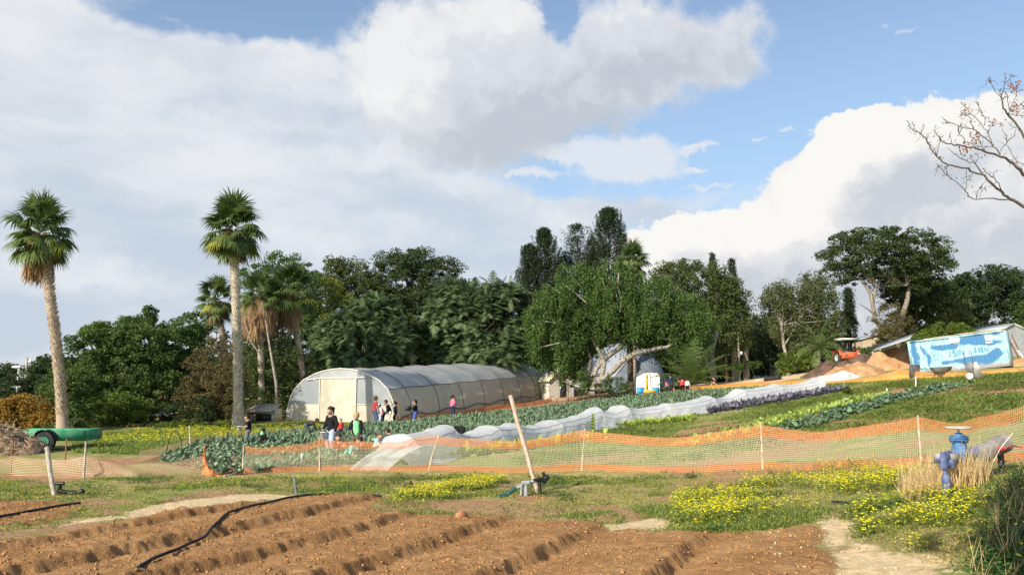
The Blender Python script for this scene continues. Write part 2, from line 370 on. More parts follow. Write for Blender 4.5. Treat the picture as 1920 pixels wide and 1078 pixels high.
mat('black_plastic', (.018, .018, .02), rough=.45, spec=.4); mat('bucket_white', (.80, .80, .80), rough=.4)
mat('steel', (.30, .30, .29), (.42, .41, .39), metal=.3, rough=.5, scale=6); mat('steel_dark', (.07, .07, .07), (.12, .11, .10), rough=.6)
mat('rust', (.22, .08, .03), (.32, .16, .08), rough=.9, scale=12)
mat('rubber', (.02, .02, .022), (.05, .045, .04), rough=.85)
mat('soilclod', (.30, .135, .06), (.42, .21, .105), scale=5, rough=.95, bump=.02, bscale=20)
mat('mound_brown', (.36, .19, .085), (.50, .30, .15), scale=1.2, rough=.95, bump=.06, bscale=5, detail=8)
mat('mound_dark', (.09, .055, .04), (.17, .10, .07), scale=2, rough=.95, bump=.08, bscale=6, detail=8)
mat('compost', (.10, .065, .04), (.34, .24, .15), scale=5, rough=.95, bump=.05, bscale=14, detail=8)
# ------------------------------------------------------------------ ground
SOIL = gp([(-40, 1024), (60, 1012), (150, 995), (230, 978), (300, 962), (420, 950), (500, 938), (580, 930), (650, 928), (730, 934), (690, 950), (700, 962), (850, 965), (960, 972), (1050, 978), (1120, 985), (1140, 1000), (1180, 992), (1300, 998), (1420, 1002), (1530, 985), (1560, 1020), (1530, 1060), (1520, 1079)])
SOIL += [(2.6, 6.0), (-4, 5.5), (-9, 7), (-13, 12)]
SOIL2 = gp([(-60, 990), (40, 985), (120, 968), (165, 950), (110, 943), (0, 942), (-60, 945)])
SAND = gp([(1440, 1000), (1560, 975), (1640, 985), (1700, 1010), (1730, 1079), (1500, 1079), (1530, 1040)]); SAND += [(4.3, 7.5), (2.8, 7.5)]
SAND2 = gp([(-30, 1030), (-30, 1005), (140, 978), (280, 945), (360, 935), (450, 930), (560, 925), (640, 925), (540, 938), (400, 952), (270, 972), (140, 996)])
SAND3 = gp([(1120, 1000), (1130, 984), (1230, 975), (1260, 992), (1210, 1004), (1150, 1020)])
RSOIL = [gp(l) for l in ([(1560, 800), (1680, 780), (1900, 770), (1700, 800), (1500, 830)], [(1680, 745), (1760, 735), (1870, 752), (1760, 765)], [(1390, 845), (1480, 835), (1520, 850), (1440, 860)], [(1560, 742), (1660, 735), (1700, 728), (1640, 722)], [(1800, 722), (1930, 700), (1930, 735), (1850, 742)])]
BED = gp([(820, 783), (860, 760), (1040, 742), (1150, 735), (1210, 738), (1040, 758), (930, 772)])
PATHP = gp([(1270, 722), (1330, 712), (1420, 703), (1520, 697), (1560, 703), (1450, 716), (1340, 724), (1280, 728)])
LEFTB = gp([(70, 862), (200, 880), (330, 858), (480, 816), (560, 800), (560, 806), (420, 832), (300, 852), (180, 868)])
CROP = gp([(300, 868), (370, 838), (480, 818), (700, 795), (860, 778), (1050, 758), (1200, 738), (1340, 733), (1480, 724), (1500, 728), (1330, 750), (1100, 785), (1000, 802), (880, 806), (740, 832), (660, 876), (440, 893)])
MEADOW = gp([(150, 850), (140, 815), (300, 805), (440, 800), (560, 790), (690, 798), (560, 812), (420, 830), (300, 852)])
RFIELD = gp([(960, 860), (1100, 805), (1320, 772), (1560, 735), (1720, 712), (1925, 700), (1925, 790), (1430, 850), (1000, 880)])
xr = (SOIL[0][0], SOIL[0][1])
g0, g1 = G(100, 1040), G(560, 945)          # the furrows run this way
FD = (g1-g0)[:2]; FD = FD/np.linalg.norm(FD); FN = np.array([FD[1], -FD[0]])
def furrow(x, y):
    q = x*FN[0]+y*FN[1]; l = x*FD[0]+y*FD[1]
    q = q+.14*np.sin(l*.35)+.16*(fbm(x*.35, y*.35, 3, 11)-.5)+.17*(fbm(x*3.2, y*3.2, 3, 15)-.5)
    ph = (q/2.05) % 1.0
    prof = np.where(ph < .80, .25+.75*np.clip(ph/.62, 0, 1)**.8, 0)
    prof = np.where((ph >= .80) & (ph < .87), 1-(ph-.80)/.07, prof)
    prof = np.where(ph >= .93, .25*(ph-.93)/.07, prof)
    amp = .10+.13*fbm(x*.3, y*.3, 2, 5)
    return prof*amp*.98
sv = np.r_[-14, -7, -4, -2.4, -1.6, -1.2, np.linspace(-1, 1, 1000), 1.2, 1.6, 2.4, 4, 7, 14]
yv = np.r_[-60, -30, -15, -6, 0, 3, 5, 7, np.geomspace(8.2, 60, 720), np.geomspace(60.8, 240, 110), 300, 420, 600, 900, 1500]
S_, Y_ = np.meshgrid(sv, yv); X_ = S_*(.80*np.maximum(Y_, 0)+7); gx, gy = X_.ravel(), Y_.ravel()
gz = Z(np.clip(gx, -600, 600), np.clip(gy, -60, 900))
near = (gy > 4) & (gy < 110) & (np.abs(gx) < 70)
nx, ny = gx[near], gy[near]
br = fbm(nx*.8, ny*.8, 4, 3)-.5
def msk(poly, soft=.35, nz=1.2): return np.clip((sdpoly(nx, ny, poly)+br*nz)/soft+.5, 0, 1)
soil = np.maximum(msk(SOIL, .3, .9), msk(SOIL2, .3, .9))
sand = np.maximum.reduce([msk(SAND, 1.1, 2.2), msk(SAND2, .8, 1.6)*(fbm(nx*.7, ny*.7, 3, 9) > .42), msk(SAND3, .3, .8)])*(1-soil)
rs = np.maximum.reduce([msk(p, .8, 2.0) for p in RSOIL])
patch = np.clip((fbm(nx*.32, ny*.32, 4, 21)-.60)/.06, 0, 1)*np.clip(sdpoly(nx, ny, RFIELD)/.8, 0, 1)
frontpatch = np.clip((fbm(nx*.55, ny*.55, 4, 31)-.53)/.07, 0, 1)*(ny < 30)
dirt = np.maximum.reduce([rs, patch*.9, msk(BED, .5, 1.0), msk(PATHP, .6, 1.2), msk(CROP, .4, .6), msk(LEFTB, .4, .8)*.8, frontpatch*.62])*(1-soil)
md = msk(MEADOW, 1.0, 2.0); rf = msk(RFIELD, .8, 1.5)
green = np.clip(md+rf*(.35+.9*(fbm(nx*.25, ny*.25, 3, 41)-.35))+np.clip((fbm(nx*.35, ny*.35, 3, 51)-.52)/.08, 0, 1)*.8+(ny > 60)*.8, 0, 1)
path = msk(PATHP, .6, 1.2)
fa = np.zeros((len(gx), 4)); fa[:, 3] = 1; fa[:, 2] = .6
fa[near, 0] = soil; fa[near, 1] = np.maximum(sand, path*.8); fa[near, 2] = green
fd_ = np.zeros(len(gx)); fd_[near] = dirt
dz = np.zeros(len(gx)); cl = fbm(nx*3.5, ny*3.5, 4, 61); cl2 = fbm(nx*11, ny*11, 3, 71)
near_soil = soil*(ny < 35)
e_ = np.clip(sdpoly(nx, ny, SOIL)/1.2, 0, 1)
dz[near] = near_soil*(furrow(nx, ny)*(.35+.65*e_)+(cl-.5)*.07+(cl2-.5)*.05)+(1-near_soil)*((cl-.5)*.05*(ny < 40)+(fbm(nx*.5, ny*.5, 3, 81)-.5)*.10)
gz = gz+dz
gm = M(); a_, b_ = X_.shape; gm.grid(np.stack([gx, gy, gz], -1).reshape(a_, b_, 3)[:, ::-1])
nmat = bpy.data.materials.new('ground'); nmat.use_nodes = True; n = NT(nmat.node_tree); n.t.nodes.clear()
p = n.n('ShaderNodeBsdfPrincipled'); oo = n.n('ShaderNodeOutputMaterial'); n.lk(p.outputs[0], oo.inputs[0]); p.inputs['Roughness'].default_value = .95; p.inputs['Specular IOR Level'].default_value = .1
pos = n.n('ShaderNodeNewGeometry').outputs['Position']
at = n.n('ShaderNodeAttribute', attribute_name='zones'); sp = n.n('ShaderNodeSeparateColor'); n.lk(at.outputs['Color'], sp.inputs[0])
ad = n.n('ShaderNodeAttribute', attribute_name='dirt').outputs['Fac']
n1 = n.noise(pos, 1.1, 8, .65); n2 = n.noise(pos, 7, 6, .65); n3 = n.noise(pos, 28, 4, .7)
grs = n.mix(n.step(n1, .38, .62), (.29, .26, .085), (.46, .36, .17))
grs = n.mix(n.step(n2, .45, .75), grs, (.15, .19, .04))
grn = n.mix(n.step(n2, .35, .65), (.16, .21, .045), (.33, .36, .09))
c = n.mix(n.m('MULTIPLY', sp.outputs[2], .75), grs, grn)
drt = n.mix(n.step(n2, .3, .7), (.33, .17, .085), (.47, .29, .165))
dm = n.m('ADD', ad, n.m('MULTIPLY', n.m('SUBTRACT', n2, .5), .9)); c = n.mix(n.step(dm, .42, .62), c, drt)
snd = n.mix(n.step(n2, .35, .7), (.60, .44, .24), (.78, .60, .36))
sm = n.m('ADD', sp.outputs[1], n.m('MULTIPLY', n.m('SUBTRACT', n2, .5), 1.5)); c = n.mix(n.step(sm, .42, .72), c, snd)
sl1 = n.mix(n.step(n1, .35, .68), (.31, .158, .060), (.42, .235, .10))
sl1 = n.mix(n.m('MULTIPLY', n.step(n3, .5, .72), .5), sl1, (.56, .33, .175))
sl1 = n.mix(n.m('MULTIPLY', n.step(n2, .62, .72), .35), sl1, (.20, .085, .035))
vs = n.n('ShaderNodeTexVoronoi'); n.lk(pos, vs.inputs['Vector']); vs.inputs['Scale'].default_value = 6
sl1 = n.mix(n.m('MULTIPLY', n.m('LESS_THAN', vs.outputs['Distance'], .07), .6), sl1, (.66, .52, .38))
so_ = n.m('ADD', sp.outputs[0], n.m('MULTIPLY', n.m('SUBTRACT', n2, .5), .4)); c = n.mix(n.step(so_, .42, .58), c, sl1)
n.put(p.inputs['Base Color'], c)
bp = n.n('ShaderNodeBump'); bp.inputs['Distance'].default_value = .045; n.put(bp.inputs['Height'], n.m('ADD', n.m('MULTIPLY', n2, .9), n.m('MULTIPLY', n3, .4))); n.lk(bp.outputs[0], p.inputs['Normal'])
MATS['ground'] = nmat
go = gm.build('ground', 'ground', smooth=True); tag(go, kind='structure')
o2 = np.arange(len(gx)).reshape(a_, b_)[:, ::-1].ravel()
ca = go.data.attributes.new('zones', 'FLOAT_COLOR', 'POINT'); ca.data.foreach_set('color', fa[o2].astype(np.float32).ravel())
cb_ = go.data.attributes.new('dirt', 'FLOAT', 'POINT'); cb_.data.foreach_set('value', fd_[o2].astype(np.float32))
def GZ(x, y):                            # ground with the near relief left out of mid-field
    x = np.asarray(x, float); y = np.asarray(y, float); return Z(x, y)+(fbm(x*.5, y*.5, 3, 81)-.5)*.10
# ------------------------------------------------------------------ trees
def lobe(px, py, rx, ry, Y, ryd=None):
    c = P3(px, py, Y); k = Y/F; return (c[0], c[1], c[2], rx*k, (ryd if ryd else (rx+ry)/2)*k, ry*k)
def crown_points(lobes, n_cl, up_bias=.25, lo=.62, hi=1.15):
    ar = np.array([l[3]*l[5]+l[4]*l[5] for l in lobes]); ar = ar/ar.sum(); C = []; LI = []
    k = rng.choice(len(lobes), n_cl*3, p=ar)
    for i in k:
        l = lobes[i]; d = rng.normal(size=3); d[2] += up_bias; d /= np.linalg.norm(d)
        c = np.array(l[:3])+d*np.array(l[3:])*rng.uniform(lo, hi)
        ok = True
        for j, m in enumerate(lobes):
            if j != i and (((c-np.array(m[:3]))/np.array(m[3:]))**2).sum() < .45: ok = False; break
        if ok: C.append(c); LI.append(i)
        if len(C) >= n_cl: break
    return np.array(C)
def crown(lobes, n_cl, per, clr, leaf, flat=.65, droop=0.0, inner=.22, up_bias=.25, aspect=.55, tintamp=.35):
    C = crown_points(lobes, n_cl, up_bias); n = len(C)
    inn = rng.choice(n, int(n*inner)); 
    cen = np.mean([l[:3] for l in lobes], axis=0)
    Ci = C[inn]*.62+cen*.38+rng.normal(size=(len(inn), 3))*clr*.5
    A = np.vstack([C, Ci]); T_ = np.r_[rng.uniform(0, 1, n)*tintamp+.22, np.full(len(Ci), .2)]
    R_ = clr*rng.uniform(.45, 1.25, len(A))
    idx = np.repeat(np.arange(len(A)), per); off = rng.normal(size=(len(idx), 3)); off /= np.linalg.norm(off, axis=1)[:, None]
    off *= (rng.uniform(.25, 1, len(idx))**.6)[:, None]*R_[idx][:, None]; off[:, 2] *= flat
    if droop: off[:, 2] -= np.abs(rng.normal(size=len(idx)))*droop*R_[idx]
    t = np.clip(T_[idx]+rng.normal(size=len(idx))*.16, 0, .9)
    m = M(); m.leaves(A[idx]+off, leaf, t, aspect=aspect, droop=droop*.8); return m, C
def limbs(base, top, C, r0, nb=14, lean=.0, n=8, spread=.45, wob_=.12):
    m = M(); base = np.array(base, float); top = np.array(top, float)
    p = wob(base-np.array([0, 0, .3]), top, 7, wob_*r0*2); m.tube(p, np.linspace(r0, r0*.55, 7)*np.r_[1.35, 1.08, 1, 1, 1, 1, 1], n)
    if len(C):
        for c in C[rng.choice(len(C), min(nb, len(C)), replace=False)]:
            s0 = p[rng.integers(3, 7)]; q = s0*(1-spread)+c*spread; q[2] = s0[2]+(c[2]-s0[2])*.45
            b = np.array([s0, s0*.55+q*.45+rng.normal(size=3)*.1, q, q*.45+c*.55+rng.normal(size=3)*.15, c]); m.tube(b, np.linspace(r0*.42, r0*.07, 5), 6, cap=False)
    return m
GRP_BACK = 'trees behind the field'
def tree(label, lobes, lm, n_cl=120, per=90, clr=.7, leaf=.22, px=None, Y=None, r0=.22, bark='bark_dark', name='broadleaf_tree', cat='tree', top=None, group=None, nb=14, trunk=True, extra=(), **kw):
    l0 = lobes[0]; Y = Y or l0[1]
    b = np.array([l0[0], Y, z1(l0[0], Y)]) if px is None else onY(px, Y)
    t = thing(name, label, cat, b, 0, group)
    m, C = crown(lobes, n_cl, per, clr, leaf, **kw)
    m.v = [v-b for v in m.v]; m.build('crown', lm, t)
    if trunk:
        tp = np.array([l0[0], l0[1], l0[2]-l0[5]*.35]) if top is None else np.array(top)
        m = limbs(b, tp, C, r0, nb)
        for e in extra: m.tube(e[0], e[1], 7)
        m.v = [v-b for v in m.v]; m.build('trunk', bark, t, smooth=True)
    return t
def bush(label, lobes, lm, n_cl=50, per=70, clr=.4, leaf=.14, name='bush', cat='bush', group=None, **kw):
    return tree(label, lobes, lm, n_cl, per, clr, leaf, name=name, cat=cat, group=group, nb=6, r0=.05, **kw)
L = lobe
# big rounded tree on the left and its neighbours
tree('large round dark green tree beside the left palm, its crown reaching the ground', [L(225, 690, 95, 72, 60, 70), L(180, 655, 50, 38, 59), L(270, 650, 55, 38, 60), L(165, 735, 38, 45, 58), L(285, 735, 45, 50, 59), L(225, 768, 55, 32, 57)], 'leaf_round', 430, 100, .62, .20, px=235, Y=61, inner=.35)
tree('yellow green tree top showing above the large round tree', [L(182, 622, 24, 16, 66), L(215, 632, 30, 14, 66), L(320, 622, 10, 8, 65)], 'leaf_shrub', 70, 80, .5, .2, px=200)
tree('thin vine covered tree sticking up above the round tree', [L(279, 592, 8, 14, 64), L(284, 615, 12, 18, 64), L(295, 584, 9, 4, 64), L(306, 612, 9, 5, 64), L(247, 607, 16, 12, 65)], 'leaf_ficus', 60, 60, .4, .2, px=285, r0=.15)
tree('open tree of small round leaf clumps left of the tall palm', [L(372, 606, 38, 22, 70), L(345, 598, 24, 12, 70), L(405, 625, 26, 26, 70), L(330, 625, 14, 10, 70)], 'leaf_round', 85, 45, .42, .19, px=385, inner=.05)
tree('bright green vine laden tree left of the olive brown thicket', [L(345, 660, 28, 62, 63), L(338, 720, 24, 50, 62), L(365, 640, 26, 30, 64)], 'leaf_ficus', 150, 80, .5, .18, px=345)
bush('olive brown thicket behind the tall palm', [L(405, 700, 52, 60, 57, 40), L(380, 750, 40, 42, 56), L(430, 740, 34, 50, 56)], 'leaf_brown', 230, 80, .5, .14, name='thicket', cat='thicket')
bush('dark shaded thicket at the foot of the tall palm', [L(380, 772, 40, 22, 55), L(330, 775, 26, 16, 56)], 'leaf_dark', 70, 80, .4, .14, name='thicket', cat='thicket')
bush('dark olive thicket between the tall palm and the greenhouse', [L(515, 690, 55, 85, 66, 60), L(480, 735, 42, 52, 65), L(560, 720, 45, 50, 67), L(500, 770, 50, 24, 64)], 'leaf_olive', 380, 85, .55, .15, name='thicket', cat='thicket', inner=.35)
tree('green crown rising between the short palms', [L(520, 500, 42, 24, 82), L(480, 520, 40, 26, 82), L(560, 560, 50, 60, 82)], 'leaf_ficus', 130, 80, .75, .24, px=520)
tree('dark green broad tree behind the right palm of the group', [L(640, 520, 50, 36, 92), L(610, 550, 36, 40, 92), L(680, 545, 44, 40, 92)], 'leaf_olive', 170, 90, .8, .25, px=640)
tree('yellowish green tree between the palms and the tall olive tree', [L(612, 575, 44, 50, 85), L(590, 620, 40, 60, 84), L(640, 560, 30, 30, 86)], 'leaf_lime', 110, 60, .7, .2, px=615)
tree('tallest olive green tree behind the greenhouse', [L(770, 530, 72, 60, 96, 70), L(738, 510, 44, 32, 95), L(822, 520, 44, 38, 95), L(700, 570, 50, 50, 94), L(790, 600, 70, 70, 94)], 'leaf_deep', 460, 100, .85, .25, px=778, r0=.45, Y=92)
tree('low dark tree right of the tallest olive tree', [L(868, 560, 20, 34, 95), L(890, 600, 50, 40, 95)], 'leaf_olive', 110, 80, .7, .24, px=870)
# ash-like trees with long compound leaves
def ash(label, lobes, n_cl, px, Y, lm='leaf_ash', fl=1.0, per=10, r0=.2, lift=.35, dr=1.3):
    b = onY(px, Y); t = thing('compound_leaf_tree', label, 'tree', b)
    C = crown_points(lobes, n_cl, .3, .55, 1.0); cen = np.mean([l[:3] for l in lobes], axis=0)
    N = len(C)*per; idx = np.repeat(np.arange(len(C)), per)
    out = C[idx]-cen; out /= np.linalg.norm(out, axis=1)[:, None]
    d = rng.normal(size=(N, 3))*.75+out*.6; d[:, 2] += lift; d /= np.linalg.norm(d, axis=1)[:, None]
    side = np.cross(d, [0, 0, 1.0]); side /= np.linalg.norm(side, axis=1)[:, None]+1e-9
    Lf = fl*rng.uniform(.65, 1.3, N); tn = np.clip(rng.uniform(.1, .75, len(C))[idx]+rng.normal(size=N)*.1, 0, .9)
    p = C[idx]+rng.normal(size=(N, 3))*.12; m = M(); S = 9; dd = d.copy()
    for k in range(S):
        p = p+dd*(Lf/S)[:, None]; dd = dd+np.array([0, 0, -dr/S]); dd /= np.linalg.norm(dd, axis=1)[:, None]
        wl = (.36*Lf*math.sin(math.pi*(.18+.75*k/S)))
        for sg in (-1, 1):
            ld = side*sg+dd*.35+np.array([0, 0, -.35]); ld /= np.linalg.norm(ld, axis=1)[:, None]
            m.blades(p, ld, dd, wl, .105*Lf, .3, 1, (1, .25), np.clip(tn+rng.normal(size=N)*.05, 0, .9))
    m.v = [v-b for v in m.v]; m.build('crown', lm, t)
    m = limbs(b, cen-np.array([0, 0, 1.5]), C, r0, 16); m.v = [v-b for v in m.v]; m.build('trunk', 'bark', t, smooth=True)
    return t
ash('feathery compound leaf tree behind the near end of the greenhouse', [L(665, 640, 68, 62, 76, 60), L(700, 590, 45, 34, 77), L(625, 660, 45, 45, 75), L(730, 650, 40, 44, 76), L(660, 690, 65, 30, 74)], 330, 660, 77)
ash('broad feathery tree with long pinnate leaves behind the middle of the greenhouse', [L(880, 610, 80, 60, 86, 60), L(860, 565, 60, 34, 87), L(940, 570, 50, 38, 86), L(820, 630, 46, 46, 85), L(960, 640, 46, 46, 86), L(890, 670, 85, 26, 84)], 440, 890, 88, fl=1.2)
ash('drooping brown branch tree between the two feathery trees', [L(728, 600, 24, 26, 80), L(760, 640, 30, 40, 82)], 40, 725, 82, lm='leaf_olive')
bush('bright green young tree at the edge of the greenhouse roof', [L(748, 690, 12, 9, 82)], 'leaf_lime', 14, 40, .3, .16, name='young_tree', cat='tree')
# ragged cypresses
def cypress(label, px, ytop, ybase, w, Y, ragged=.5, n=260, per=60, name='cypress'):
    b = onY(px, Y); H = P3(px, ytop, Y)[2]-b[2]; z0 = P3(px, ybase, Y)[2]-b[2]; r = w*Y/F; t = thing(name, label, 'cypress', b)
    m = M(); C = []
    for i in range(n):
        f = rng.uniform(0, 1)**.8; z = z0+f*(H-z0); a = rng.uniform(0, 2*math.pi); rr = r*(1-f**1.9)*rng.uniform(.3, 1)+.05*ragged
        C.append((rr*math.cos(a), rr*math.sin(a), z))
    C = np.array(C); idx = np.repeat(np.arange(n), per); s_ = rng.uniform(0, 1, len(idx)); ln = rng.uniform(.5, 1.5, n)[idx]*(.5+ragged)
    outd = np.c_[C[idx][:, :2]/(np.linalg.norm(C[idx][:, :2], axis=1)[:, None]+.1)*.35*ragged, np.ones(len(idx))]
    pos = C[idx]+outd*(s_*ln)[:, None]+rng.normal(size=(len(idx), 3))*(.26*(1-s_*.8))[:, None]
    pos[:, 2] -= np.maximum(0, C[idx][:, 2]+ln-H*(1-.0))*s_*.9
    m.leaves(pos, .19, np.clip(rng.uniform(.1, .6, n)[idx]+rng.normal(size=len(idx))*.15, 0, .9), aspect=.45, droop=-.8)
    m.build('crown', 'leaf_cypress', t)
    m = M(); m.tube([(0, 0, -.3), (0, 0, H*.5), (.1, 0, H*.93)], [r*.12+.1, .1, .02], 7)
    for c in C[:18]: m.tube([(0, 0, c[2]-1.2), c*np.array([.6, .6, 1])-np.array([0, 0, .4]), c], [.07, .05, .02], 5, cap=False)
    m.build('trunk', 'bark_dark', t); return t
cypress('dark ragged cypress at the left end of the cypress group', 1022, 432, 640, 58, 96, .8, 480)
cypress('shorter dark cypress leaning out at the left edge of the cypress group', 992, 462, 640, 38, 95, .8, 260)
cypress('sparse ragged cypress between the two dense cypresses', 1085, 424, 600, 56, 100, 1.1, 190, 36)
cypress('tallest cypress with a flaring ragged top', 1145, 394, 600, 62, 98, 1.0, 560)
cypress('small cypress tip above the olive green tree', 1343, 476, 600, 9, 104, .6, 60)
cypress('thin cypress tip at the right shoulder of the olive green tree', 1380, 488, 600, 9, 104, .6, 60)
cypress('slim pointed cypress beside the beige building', 1598, 544, 646, 14, 90, .15, 190, 60)
tree('dark conifer mass joining the foot of the cypresses', [L(1060, 520, 70, 44, 99), L(1120, 510, 56, 50, 99), L(1010, 550, 46, 60, 99), L(1090, 490, 40, 40, 99)], 'leaf_cypress', 260, 80, .6, .2, px=1065, flat=1.2)
# the large weeping fig in the middle: pale forked trunk, one limb reaching right
YF = 74
def pw(l, Y=YF): return [P3(a, b, Y+dy) for a, b, dy in l]
bF = onY(1122, YF)
tF = thing('weeping_fig', 'large bright green weeping fig with pale forked trunk in front of the dome', 'tree', bF)
lF = [L(1110, 570, 84, 66, 76, 60), L(1045, 590, 48, 62, 75), L(1150, 530, 60, 46, 77), L(1225, 580, 56, 60, 76), L(1285, 600, 50, 56, 75), L(1020, 600, 34, 50, 76), L(1040, 655, 40, 36, 74), L(1170, 600, 70, 38, 74), L(1090, 630, 46, 30, 76), L(1290, 640, 30, 26, 75), L(1080, 525, 46, 34, 77)]
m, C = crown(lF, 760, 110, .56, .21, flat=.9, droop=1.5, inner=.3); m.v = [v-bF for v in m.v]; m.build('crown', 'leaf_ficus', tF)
m = M()
m.tube(pw([(1122, 733, 0), (1124, 715, 0), (1130, 698, 0), (1133, 680, .2)]), [.34, .28, .24, .22], 9)
m.tube(pw([(1126, 735, .3), (1112, 712, .3), (1118, 690, .4), (1140, 668, .6), (1165, 650, .8), (1180, 620, 1), (1172, 590, 1), (1160, 560, 1.4)]), [.3, .25, .26, .24, .22, .19, .15, .08], 9)
m.tube(pw([(1133, 682, .2), (1128, 666, .4), (1118, 650, .5), (1105, 625, .8), (1085, 590, 1)]), [.22, .2, .17, .13, .07], 8)
m.tube(pw([(1100, 735, 1), (1104, 700, 1), (1108, 672, 1), (1095, 640, 1.2), (1090, 600, 1.5)]), [.2, .16, .14, .12, .07], 8)
m.tube(pw([(1128, 712, -.2), (1150, 695, -.3), (1165, 678, -.4), (1190, 663, -.5), (1225, 655, -.6), (1250, 651, -.6), (1270, 640, -.2), (1285, 620, .6)]), [.2, .24, .25, .23, .2, .16, .10, .05], 9)
m.tube(pw([(1172, 592, 1), (1170, 570, .6), (1158, 540, .3), (1160, 512, .3)]), [.14, .11, .09, .05], 7)
for c in C[::14]: m.tube([c*.6+pw([(1160, 620, 1)])[0]*.4, c*.85+pw([(1160, 620, 1)])[0]*.15, c], [.09, .06, .02], 5, cap=False)
m.v = [v-bF for v in m.v]; m.build('trunk', 'bark_pale', tF, smooth=True)
tree('wide olive green tree with hanging leaves right of the weeping fig', [L(1300, 535, 68, 46, 84, 60), L(1345, 555, 50, 44, 84), L(1262, 520, 40, 30, 85), L(1375, 600, 34, 44, 84), L(1330, 610, 48, 36, 83)], 'leaf_olive', 380, 95, .7, .23, px=1338, Y=80, droop=.7, r0=.3, top=P3(1330, 610, 83), bark='bark',
     extra=[(pw([(1336, 700, 3), (1326, 680, 3), (1318, 665, 3), (1336, 648, 4), (1345, 625, 6)], 74), [.2, .2, .22, .24, .2])])
tree('dark hanging tree behind the pole at the right of the olive tree', [L(1385, 620, 40, 50, 94), L(1420, 640, 50, 46, 100), L(1340, 640, 50, 40, 98)], 'leaf_dark', 170, 80, .8, .24, px=1400)
tree('pale olive pepper tree with a leaning grey trunk', [L(1500, 560, 58, 42, 84, 50), L(1460, 560, 34, 34, 84), L(1545, 590, 36, 46, 84), L(1490, 610, 52, 40, 84), L(1530, 540, 30, 30, 85)], 'leaf_pepper', 300, 90, .62, .20, px=1479, Y=82, droop=1.0, r0=.2, bark='bark_pale', top=P3(1462, 590, 83))
tree('dark dense tree behind the pepper tree', [L(1450, 630, 60, 40, 104), L(1530, 640, 60, 40, 104), L(1610, 670, 40, 14, 106)], 'leaf_dark', 190, 80, .9, .26, px=1490)
# umbrella crowned tree
YU = 76; bU = onY(1672, YU); tU = thing('umbrella_crowned_tree', 'tall dark umbrella crowned tree with bare curved trunks beside the blue container', 'tree', bU)
lU = [L(1655, 475, 100, 44, 76, 60), L(1600, 480, 56, 40, 76), L(1720, 480, 58, 44, 76), L(1580, 510, 34, 26, 76), L(1690, 520, 60, 36, 77), L(1745, 500, 34, 34, 76), L(1640, 450, 50, 22, 76)]
m, C = crown(lU, 400, 85, .62, .20, flat=.6, inner=.2); m.v = [v-bU for v in m.v]; m.build('crown', 'leaf_deep', tU)
m = M()
m.tube(pw([(1683, 672, 0), (1683, 650, 0), (1687, 625, 0), (1690, 600, 0), (1702, 560, .5), (1705, 535, 1), (1695, 505, 1)], YU), [.55, .42, .36, .26, .2, .16, .1], 10)
m.tube(pw([(1678, 655, 0), (1672, 640, 0), (1656, 618, -.3), (1642, 602, -.4), (1637, 575, -.4), (1632, 550, -.4), (1620, 532, -.3), (1605, 510, 0)], YU), [.3, .24, .22, .2, .2, .17, .13, .08], 9)
m.tube(pw([(1637, 575, -.4), (1640, 548, 0), (1650, 525, .3), (1660, 500, .5)], YU), [.13, .12, .1, .06], 7)
m.tube(pw([(1640, 590, -.4), (1628, 580, -.6), (1612, 570, -.8)], YU), [.1, .07, .03], 6)
for c in C[::16]: m.tube([P3(1640 if c[0] < lU[0][0] else 1700, 535, YU), (c+P3(1650, 520, YU))/2, c], [.1, .07, .02], 5, cap=False)
m.v = [v-bU for v in m.v]; m.build('trunk', 'bark', tU, smooth=True)
tree('dark crowned tree joined behind the umbrella crowned tree', [L(1720, 540, 50, 48, 82), L(1690, 565, 40, 40, 82)], 'leaf_dark', 150, 80, .7, .22, px=1705)
tree('medium green tree behind the blue container', [L(1745, 575, 52, 50, 84, 50), L(1720, 620, 44, 40, 83), L(1780, 600, 40, 44, 84)], 'leaf_olive', 210, 85, .75, .23, px=1745)
tree('dark rounded tree with several bare trunks at the right edge', [L(1850, 545, 66, 44, 90, 60), L(1800, 570, 44, 44, 90), L(1905, 555, 40, 46, 90), L(1860, 590, 80, 28, 90)], 'leaf_dark', 330, 90, .85, .25, px=1852, Y=90, r0=.35,
     extra=[(pw([(1846, 655, 0), (1842, 620, 0), (1830, 596, 0)], 90), [.3, .22, .15]), (pw([(1860, 655, 0), (1868, 622, 0), (1885, 596, 0)], 90), [.3, .22, .15]), (pw([(1832, 655, 0), (1822, 610, 0), (1812, 590, 0)], 90), [.22, .18, .12])])
tree('leafy tree half cut off at the right edge', [L(1925, 600, 20, 40, 86), L(1918, 630, 14, 20, 80)], 'leaf_round', 60, 70, .6, .2, px=1925)
bush('broad green shrub behind the top of the blue container', [L(1775, 625, 42, 18, 72), L(1740, 640, 34, 12, 71), L(1810, 632, 26, 14, 72)], 'leaf_shrub', 110, 70, .45, .15)
bush('brown leaved shrub between the trunks of the umbrella tree', [L(1662, 600, 28, 34, 74), L(1650, 640, 26, 26, 73), L(1700, 620, 20, 30, 75)], 'leaf_brown', 120, 50, .45, .13)
bush('green shrub left of the young palm', [L(1495, 678, 32, 22, 72), L(1470, 690, 16, 14, 71)], 'leaf_shrub', 80, 70, .4, .15)
bush('low dark shrub below the utility pole', [L(1365, 690, 24, 10, 77), L(1400, 686, 22, 10, 80)], 'leaf_round', 50, 60, .35, .13)
bush('dark shrubs around the foot of the weeping fig', [L(1150, 722, 26, 16, 71), L(1095, 715, 14, 22, 72), L(1175, 728, 14, 9, 71)], 'leaf_round', 90, 60, .35, .13)
bush('low green bush beside the small white shed', [L(1065, 712, 20, 12, 80)], 'leaf_round', 30, 60, .3, .13)
